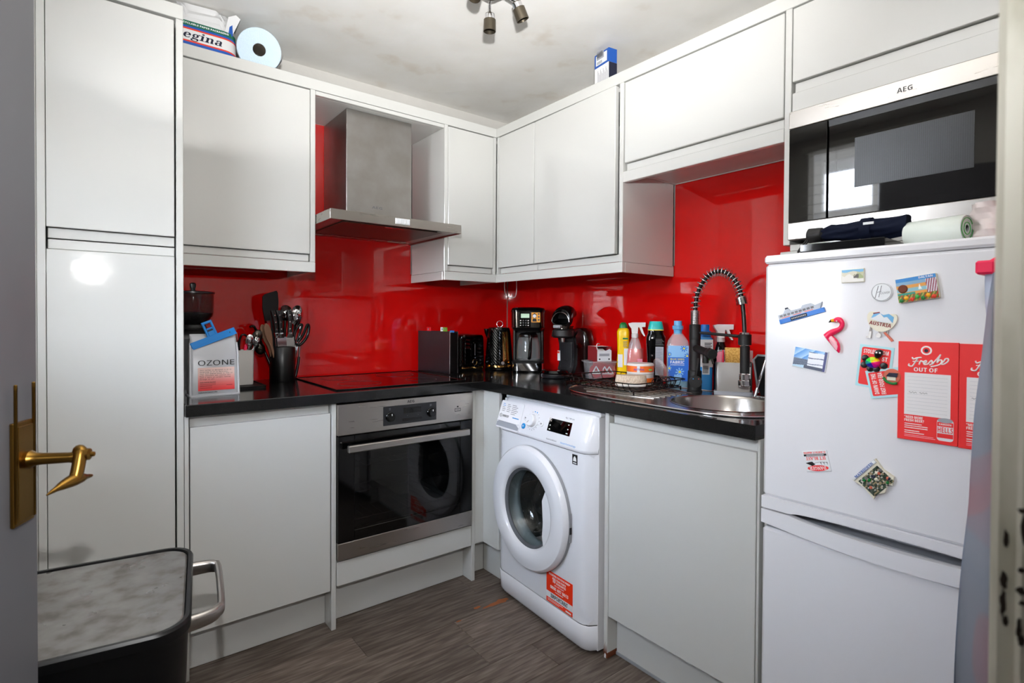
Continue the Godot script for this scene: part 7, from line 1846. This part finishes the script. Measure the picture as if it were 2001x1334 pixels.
	picture(o, "relief_print", 0.056, 0.042, print_mat("village_print", tx2, 0.4), Vector3(0, -0.009, 0.008))
	for k in 14: part(o, "relief", lathe(S(), [Vector2(0.004, 0), Vector2(0.0028, 0.003), Vector2(0, 0.004)], 6, disc_axis(Vector3(0, 0, 1), Vector3(rng.randf_range(-0.025, 0.025), rng.randf_range(-0.027, 0.008), 0.008))), [M.wrap_navy, M.ink_grey, M.salmon, M.green_cap, M.cream_resin][k % 5])
	part(o, "scroll", loft(S(), [rrect(0.008, 0.004, 0.0015, 0.0, 2), rrect(0.008, 0.004, 0.0015, 0.066, 2)].map(func(r): return Transform3D(Basis(Vector3(0, 1, 0), Vector3(1, 0, 0), Vector3(0, 0, 1)), Vector3(-0.033, 0.021, 0.008)) * r), true, true, true), M.label_white)
	txt(o, "MAYRHOFEN", 0.0058, Vector3(0.0, 0.021, 0.0104), M.wrap_blue, Vector3.ZERO, true, true, 0.052)

func pen_word(o: Node, x: float) -> void:
	var p := []
	for k in 9: p.append(Vector3(x + k * 0.0017, -0.003 + 0.0013 * sin(k * 2.1), 0.0050))
	part(o, "handwriting", tube(S(), curve(p, 3), 0.0003, 4), M.ink)

func fridge_top() -> void:
	var y := 1.3595
	var t := thing("storage_tray", "flat black tray lying on top of the fridge", "tray", Vector3(-0.545, y, 2.105), -88)
	part(t, "base", bx(S(), Vector3(-0.090, 0.0, -0.09), Vector3(0.090, 0.004, 0.09), 0.001), M.black_plastic)
	for s in [-1, 1]: part(t, "rim", bx(S(), Vector3(-0.090, 0.004, s * 0.088 - 0.002), Vector3(0.090, 0.022, s * 0.088 + 0.002), 0.001), M.black_gloss)
	for s in [-1, 1]: part(t, "rim", bx(S(), Vector3(s * 0.088 - 0.002, 0.004, -0.086), Vector3(s * 0.088 + 0.002, 0.022, 0.086), 0.001), M.black_gloss)
	# folded umbrella lying along the fridge edge
	var u := thing("folded_umbrella", "navy folded umbrella lying on the tray on the fridge", "umbrella", Vector3(-0.555, y + 0.0535, 2.115), -88)
	var rings := []
	for k in 11:
		var f := k / 10.0
		var r := PackedVector3Array()
		for j in 26:
			var a := TAU * j / 26
			var rad: float = (0.019 + 0.006 * f + 0.0025 * sin(a * 5.0 + f * 5.0) + 0.0018 * sin(a * 9.0 - f * 11.0)) * (0.75 if k == 0 else 1.0)
			r.append(Vector3(lerpf(-0.078, 0.105, f), rad * 0.95 * cos(a) + 0.002 * sin(f * 14.0), -rad * sin(a)))
		rings.append(r)
	part(u, "canopy", loft(S(), rings, true, true, true, 2.5), M.navy_cloth)
	part(u, "strap", loft(S(), [0.012, 0.034].map(func(x):
		var r := PackedVector3Array()
		for j in 26: r.append(Vector3(x, 0.0275 * cos(TAU * j / 26) + 0.001, -0.0285 * sin(TAU * j / 26)))
		return r), false, false, true), M.navy_cloth)
	part(u, "white_tag", bx(S(), Vector3(0.022, 0.008, 0.0285), Vector3(0.044, 0.014, 0.030), 0.001), M.label_white)
	part(u, "handle", lathe(S(), [Vector2(0.014, 0), Vector2(0.019, 0.004), Vector2(0.018, 0.034), Vector2(0.013, 0.040)], 28, disc_axis(Vector3(1, 0, 0), Vector3(-0.112, 0.0, 0))), M.black_matte)
	part(u, "wrist_strap", tube(S(), curve([Vector3(-0.108, -0.012, 0.016), Vector3(-0.116, -0.030, 0.030), Vector3(-0.120, -0.044, 0.040), Vector3(-0.112, -0.040, 0.042), Vector3(-0.106, -0.026, 0.030), Vector3(-0.104, -0.014, 0.018)], 5), 0.0022, 6), M.black_matte)
	# roll of food bags
	var b := thing("food_bag_roll", "white roll of food bags with green print on fridge", "roll", Vector3(-0.565, y, 2.275), -80)
	var ends := []
	part(b, "roll", lathe(S(), [Vector2(0.010, -0.055), Vector2(0.028, -0.055), Vector2(0.0295, -0.052), Vector2(0.0295, 0.052), Vector2(0.028, 0.055), Vector2(0.008, 0.055)], 36, disc_axis(Vector3(0.93, 0, 0.37), Vector3(0, 0.030, 0)), 0.6, true), M.bag_roll)
	for k in 5: part(b, "wound_edge", tube(S(), circle3(0.008 + k * 0.0048, Vector3(0, 0.030, 0) + Vector3(0.93, 0, 0.37) * (0.0555 + 0.0006 * (k % 2)), 28, Vector3(-0.37, 0, 0.93)), 0.0008, 5, true), M.green_ink if k % 2 else M.label_white)
	txt(b, "Food", 0.013, Vector3(0.010, 0.024, 0.0310), M.green_ink, Vector3(6, -21.7, 0), false, false, 0.030)
	txt(b, "for food", 0.008, Vector3(0.006, 0.044, 0.0270), M.green_ink, Vector3(-38, -21.7, 0), false, false, 0.032)
	# clear bag with something pale in it
	b = thing("plastic_bag", "crumpled clear plastic bag of pale food on the fridge", "bag", Vector3(-0.548, y, 2.372), -90)
	rings = []
	for k in 8:
		var f := k / 7.0
		var r := PackedVector3Array()
		for j in 22:
			var a := TAU * j / 22
			var rad := lerpf(0.036, 0.026, f) * (1.0 + 0.16 * sin(a * 3.0 + k * 1.3) + 0.10 * sin(a * 7.0 - k * 2.1))
			r.append(Vector3(rad * cos(a) * 1.1 - 0.012 * f, 0.0005 + 0.082 * f, rad * sin(a) * 0.9))
		rings.append(r)
	part(b, "bag", loft(S(), rings, true, true, false, 0.2), M.thin_bag)
	part(b, "contents", loft(S(), [rrect(0.050, 0.04, 0.012, 0.003, 3), rrect(0.054, 0.044, 0.014, 0.04, 3), rrect(0.03, 0.026, 0.01, 0.066, 3)], true, true, false, 2.0), M.tub_white)
	# tall packet by the wall
	b = thing("tall_packet", "tall orange packet with a blue folded top on fridge", "packet", Vector3(-0.600, y, 2.430), -90)
	part(b, "packet", loft(S(), [rrect(0.060, 0.05, 0.01, 0.0, 3), rrect(0.064, 0.054, 0.012, 0.05, 3), rrect(0.060, 0.046, 0.012, 0.15, 3), rrect(0.064, 0.02, 0.006, 0.20, 3)], true, true, false, 2.0), M.salmon)
	part(b, "folded_top", loft(S(), [rrect(0.064, 0.022, 0.006, 0.20, 3), rrect(0.070, 0.016, 0.004, 0.235, 3), rrect(0.074, 0.008, 0.002, 0.265, 3)], true, true, false, 2.0), M.ship_blue)
	part(b, "white_band", loft(S(), [rrect(0.066, 0.056, 0.012, 0.020, 3), rrect(0.066, 0.056, 0.012, 0.034, 3)]), M.label_white)

func top_things() -> void:
	var y := 2.1865
	# opened pack of kitchen towel: printed band below, crumpled film above
	var p := thing("kitchen_roll_pack", "torn pack of kitchen rolls on top of the wall cabinet", "pack", Vector3(-1.682, y, 0.178))
	var rings := []
	for k in 10:
		var f := k / 9.0
		var r := rrect(lerpf(0.235, 0.19, f * f), lerpf(0.235, 0.15, f * f), 0.055, 0.002 + 0.195 * f, 8)
		var q := PackedVector3Array()
		for j in r.size():
			var v: Vector3 = r[j]
			var w := 0.007 * sin(j * 2.7 + k * 1.9) + 0.006 * sin(j * 1.3 - k * 3.1) + 0.004 * sin(j * 4.9 + k * 5.3)
			q.append(v + Vector3(v.x, 0, v.z).normalized() * (w if k > 5 else 0.0) + Vector3(0, 0.010 * sin(j * 1.7 + k) if k > 5 and k < 9 else 0.0, 0))
		rings.append(q)
	part(p, "wrapper", loft(S(), rings, true, true, false, 0.1), M.wrap_white)
	var band := func(y0: float, y1: float, m: Material, called: String) -> void:
		part(p, called, loft(S(), [rrect(0.239 - 0.05 * y0, 0.239 - 0.06 * y0, 0.055, y0, 8), rrect(0.239 - 0.05 * y1, 0.239 - 0.06 * y1, 0.055, y1, 8)], false, false), m)
	band.call(0.094, 0.112, M.wrap_green, "green_band")
	band.call(0.086, 0.094, M.wrap_blue, "blue_band")
	band.call(0.080, 0.086, M.wrap_red, "red_band")
	band.call(0.040, 0.080, M.wrap_white, "white_band")
	band.call(0.034, 0.040, M.wrap_red, "red_band")
	band.call(0.003, 0.034, M.wrap_blue, "blue_band")
	txt(p, "Regina", 0.026, Vector3(-0.020, 0.061, 0.1180), M.wrap_navy, Vector3(-2, 0, 0), true, true, 0.165, "lettering", 0.2)
	txt(p, "RECYCLABLE PAPER PACKAGING", 0.0065, Vector3(0.0, 0.103, 0.1165), M.white_ink, Vector3(-2, 0, 0), true, false, 0.165)
	part(p, "torn_flap", prism(S(), [Vector2(0.070, 0.10), Vector2(0.100, 0.115), Vector2(0.128, 0.185), Vector2(0.112, 0.196), Vector2(0.085, 0.18)], 0.098, 0.0995), M.wrap_white)
	part(p, "torn_flap", prism(S(), [Vector2(0.080, 0.085), Vector2(0.100, 0.11), Vector2(0.098, 0.15), Vector2(0.088, 0.14)], 0.104, 0.1055), M.wrap_blue)
	# loose roll leaning with its end to the room
	var r2 := thing("kitchen_roll", "pale blue loose kitchen roll leaning on the wall cabinet", "kitchen roll", Vector3(-1.470, y + 0.106, 0.190))
	r2.rotation_degrees = Vector3(13, -10, 0)
	var ax := disc_axis(Vector3(0, 0, 1))
	part(r2, "paper", lathe(S(), [Vector2(0.024, 0.10), Vector2(0.0805, 0.10), Vector2(0.082, 0.098), Vector2(0.082, -0.118), Vector2(0.0805, -0.12), Vector2(0.024, -0.12)], 48, ax, 0.6, true), M.pale_tissue)
	part(r2, "core", lathe(S(), [Vector2(0.0235, 0.099), Vector2(0.0235, -0.119)], 28, ax, 0.6, true), M.tube_card)
	var sheet := S()
	sheet.set_smooth_group(1)
	for k in 10:
		var f := func(i: int, z: float) -> Vector3:
			var a := deg_to_rad(178 + i * 18.0)
			return Vector3(0.0835 * cos(a) * (1.0 + 0.006 * i), 0.0835 * sin(a), z)
		qo(sheet, f.call(k, -0.11), f.call(k + 1, -0.11), f.call(k + 1, 0.114 + 0.008 * sin((k + 1) * 1.8)), f.call(k, 0.114 + 0.008 * sin(k * 1.8)), Vector3(f.call(k, 0).x, f.call(k, 0).y, 0))
	part(r2, "loose_sheet", sheet, M.paper)
	# small box by the corner cupboard
	var b := thing("small_carton", "small carton with a blue label end on corner cabinet", "carton", Vector3(-0.262, 2.1865, 1.005), -98)
	b.rotation_degrees.x = 0
	slab(b, "box", Vector3(-0.048, 0.0000, -0.045), Vector3(0.048, 0.1763, 0.0), M.paper, 0.001)
	slab(b, "blue_end", Vector3(-0.0485, 0.1161, -0.0455), Vector3(0.0485, 0.1767, 0.0006), M.wrap_blue, 0.001)
	slab(b, "label", Vector3(-0.038, 0.1256, 0.0006), Vector3(0.036, 0.1686, 0.0010), M.label_white, 0.0)
	for k in 7: slab(b, "barcode", Vector3(-0.030 + k * 0.005, 0.1290, 0.001), Vector3(-0.0275 + k * 0.005, 0.1410, 0.0013), M.ink_grey, 0.0)
	for k in 3: slab(b, "small_print", Vector3(-0.032, 0.1479 + k * 0.007, 0.001), Vector3(0.016 - k * 0.006, 0.1745 + k * 0.007, 0.0013), M.line_grey, 0.0)
	for k in 12: slab(b, "small_print", Vector3(-0.026 + k * 0.006, 0.0172, 0.0), Vector3(-0.0235 + k * 0.006, 0.1015 - 0.01 * (k % 3), 0.0004), M.line_grey, 0.0)
	slab(b, "blue_side", Vector3(0.048, 0.0000, -0.0452), Vector3(0.0486, 0.1161, -0.0002), M.wrap_navy, 0.0)
	part(b, "open_flap", prism(S(), [Vector2(-0.048, 0.176), Vector2(-0.012, 0.176), Vector2(-0.018, 0.188), Vector2(-0.044, 0.190)], -0.04, -0.038), M.tube_card)

func spotlight() -> void:
	var s := thing("ceiling_spotlight", "dark metal spotlight cluster fixed to the ceiling", "light fitting", Vector3(-0.885, CEIL, 1.045))
	part(s, "ceiling_rose", lathe(S(), [Vector2(0.020, -0.040), Vector2(0.052, -0.022), Vector2(0.056, -0.004), Vector2(0.054, 0.0)], 36), M.bronze_grey)
	for h in [[Vector3(0.030, -0.030, -0.052), Vector3(0.042, -0.052, -0.068), Vector3(0.02, -1, -0.05)], [Vector3(0.045, -0.028, 0.02), Vector3(0.080, -0.045, 0.042), Vector3(0.45, -1, 0.1)], [Vector3(-0.050, -0.028, 0.02), Vector3(-0.085, -0.045, 0.042), Vector3(-0.45, -1, 0.2)]]:
		var d: Vector3 = h[2].normalized()
		part(s, "arm", tube(S(), [Vector3(0, -0.025, 0), h[0], h[1]], 0.005, 10), M.chrome)
		var head := part(s, "spot_head", lathe(S(), [Vector2(0.012, 0.0), Vector2(0.0175, 0.003), Vector2(0.0175, 0.022), Vector2(0.0225, 0.024), Vector2(0.0235, 0.066), Vector2(0.0215, 0.0665), Vector2(0.020, 0.05), Vector2(0.0, 0.046)], 32, disc_axis(d, h[1])), M.bronze_grey)
		part(head, "chrome_neck", lathe(S(), [Vector2(0.0182, 0.005), Vector2(0.0186, 0.022)], 28, disc_axis(d, h[1])), M.chrome)

func bin() -> void:
	var o := thing("kitchen_bin", "black rectangular kitchen bin with worn steel lid and handle", "bin", Vector3(-2.062, 0, 1.255), -8)
	part(o, "body", loft(S(), [rrect(0.360, 0.36, 0.05, 0.0, 6), rrect(0.370, 0.37, 0.055, 0.01, 6), rrect(0.410, 0.415, 0.06, 0.585, 6), rrect(0.415, 0.42, 0.06, 0.600, 6)]), M.bin_black)
	part(o, "rim", loft(S(), [rrect(0.420, 0.425, 0.062, 0.600, 8), rrect(0.422, 0.427, 0.062, 0.618, 8), rrect(0.416, 0.421, 0.060, 0.623, 8), rrect(0.402, 0.407, 0.055, 0.623, 8), rrect(0.398, 0.403, 0.053, 0.610, 8)], false, false), M.bin_black)
	part(o, "lid", loft(S(), [rrect(0.396, 0.401, 0.052, 0.606, 8), rrect(0.396, 0.401, 0.052, 0.618, 8), rrect(0.390, 0.395, 0.050, 0.620, 8)]), M.worn_lid)
	# broad strap handle at the end
	var path := [Vector2(0.200, -0.128), Vector2(0.238, -0.128), Vector2(0.256, -0.120), Vector2(0.263, -0.098), Vector2(0.264, 0.075), Vector2(0.258, 0.105), Vector2(0.240, 0.126), Vector2(0.200, 0.138)]
	var sm := []
	for p in path: sm.append(Vector3(p.x, 0.592, p.y))
	sm = curve(sm, 5)
	var st := S()
	st.set_smooth_group(1)
	var n := sm.size()
	var ringsh := []
	for i in n:
		var t: Vector3 = (sm[mini(i + 1, n - 1)] - sm[maxi(i - 1, 0)]).normalized()
		var side := t.cross(Vector3.UP).normalized()
		var hh := lerpf(0.015, 0.012, sin(PI * i / (n - 1)))
		var r := PackedVector3Array()
		for c in [[-0.0045, -1.0], [0.0045, -1.0], [0.007, -0.5], [0.007, 0.5], [0.0045, 1.0], [-0.0045, 1.0], [-0.007, 0.5], [-0.007, -0.5]]:
			r.append(sm[i] + side * c[0] + Vector3.UP * hh * c[1])
		ringsh.append(r)
	part(o, "handle", loft(st, ringsh, true, true, true, 2.0), M.alloy)

func hanging_cloth() -> void:
	var o := thing("printed_apron", "pale blue and pink printed apron hanging beside the fridge", "apron", Vector3(-0.84, 0, 2.42))
	# a sheet with soft folds that hangs from a pink tab and widens downwards
	var edge := [[1.275, -0.894], [1.216, -0.923], [1.057, -0.950], [0.90, -0.935], [0.82, -0.959], [0.65, -1.007], [0.35, -1.06]]
	var st := S()
	st.set_smooth_group(1)
	var rows := 48
	var n := 18
	var P := []
	for i in rows + 1:
		var y := lerpf(1.275, 0.35, float(i) / rows)
		var xl := -1.06
		for k in edge.size() - 1:
			if y <= edge[k][0] and y >= edge[k + 1][0]:
				xl = lerpf(edge[k][1], edge[k + 1][1], (edge[k][0] - y) / (edge[k][0] - edge[k + 1][0]))
		var xr := lerpf(-0.85, -0.70, pow(float(i) / rows, 0.5))
		var row := []
		for j in n + 1:
			var u := float(j) / n
			row.append(Vector3(lerpf(xl, xr, u) + 0.84, y, 0.010 * sin(u * 11.0 + y * 6.0) + 0.006 * sin(y * 47.0 + u * 8.0) * u + 0.03 * u))
		P.append(row)
	for i in rows:
		for j in n:
			qo(st, P[i][j], P[i + 1][j], P[i + 1][j + 1], P[i][j + 1], Vector3(-0.2, 0, -1))
			var e := Vector3(0.0004, 0, 0.0014)
			qo(st, P[i][j] + e, P[i + 1][j] + e, P[i + 1][j + 1] + e, P[i][j + 1] + e, Vector3(0.2, 0, 1))
	part(o, "cloth", st, M.print_cloth)
	part(o, "pink_tab", bx(S(), Vector3(-0.058, 1.270, -0.012), Vector3(-0.005, 1.292, 0.012), 0.003), M.hot_pink)
	part(o, "loop", tube(S(), curve([Vector3(-0.03, 1.290, 0.0), Vector3(-0.02, 1.33, 0.06), Vector3(-0.012, 1.36, 0.120)], 5), 0.003, 8), M.hot_pink)
	part(o, "wall_hook", tube(S(), curve([Vector3(-0.012, 1.352, 0.122), Vector3(-0.012, 1.362, 0.112), Vector3(-0.012, 1.376, 0.126), Vector3(-0.012, 1.378, 0.146)], 4), 0.004, 8), M.chrome)

func _ready() -> void:
	view_and_light()
	materials()
	room()
	units()
	hood()
	hob()
	oven()
	microwave()
	fridge()
	washer()
	coffee_bag()
	grinder()
	cutlery()
	utensils()
	board_case()
	toaster()
	kettle()
	filter_machine()
	pod_machine()
	pod_tub()
	sink()
	tap()
	bottles()
	rack()
	magnets()
	fridge_top()
	top_things()
	spotlight()
	bin()
	hanging_cloth()
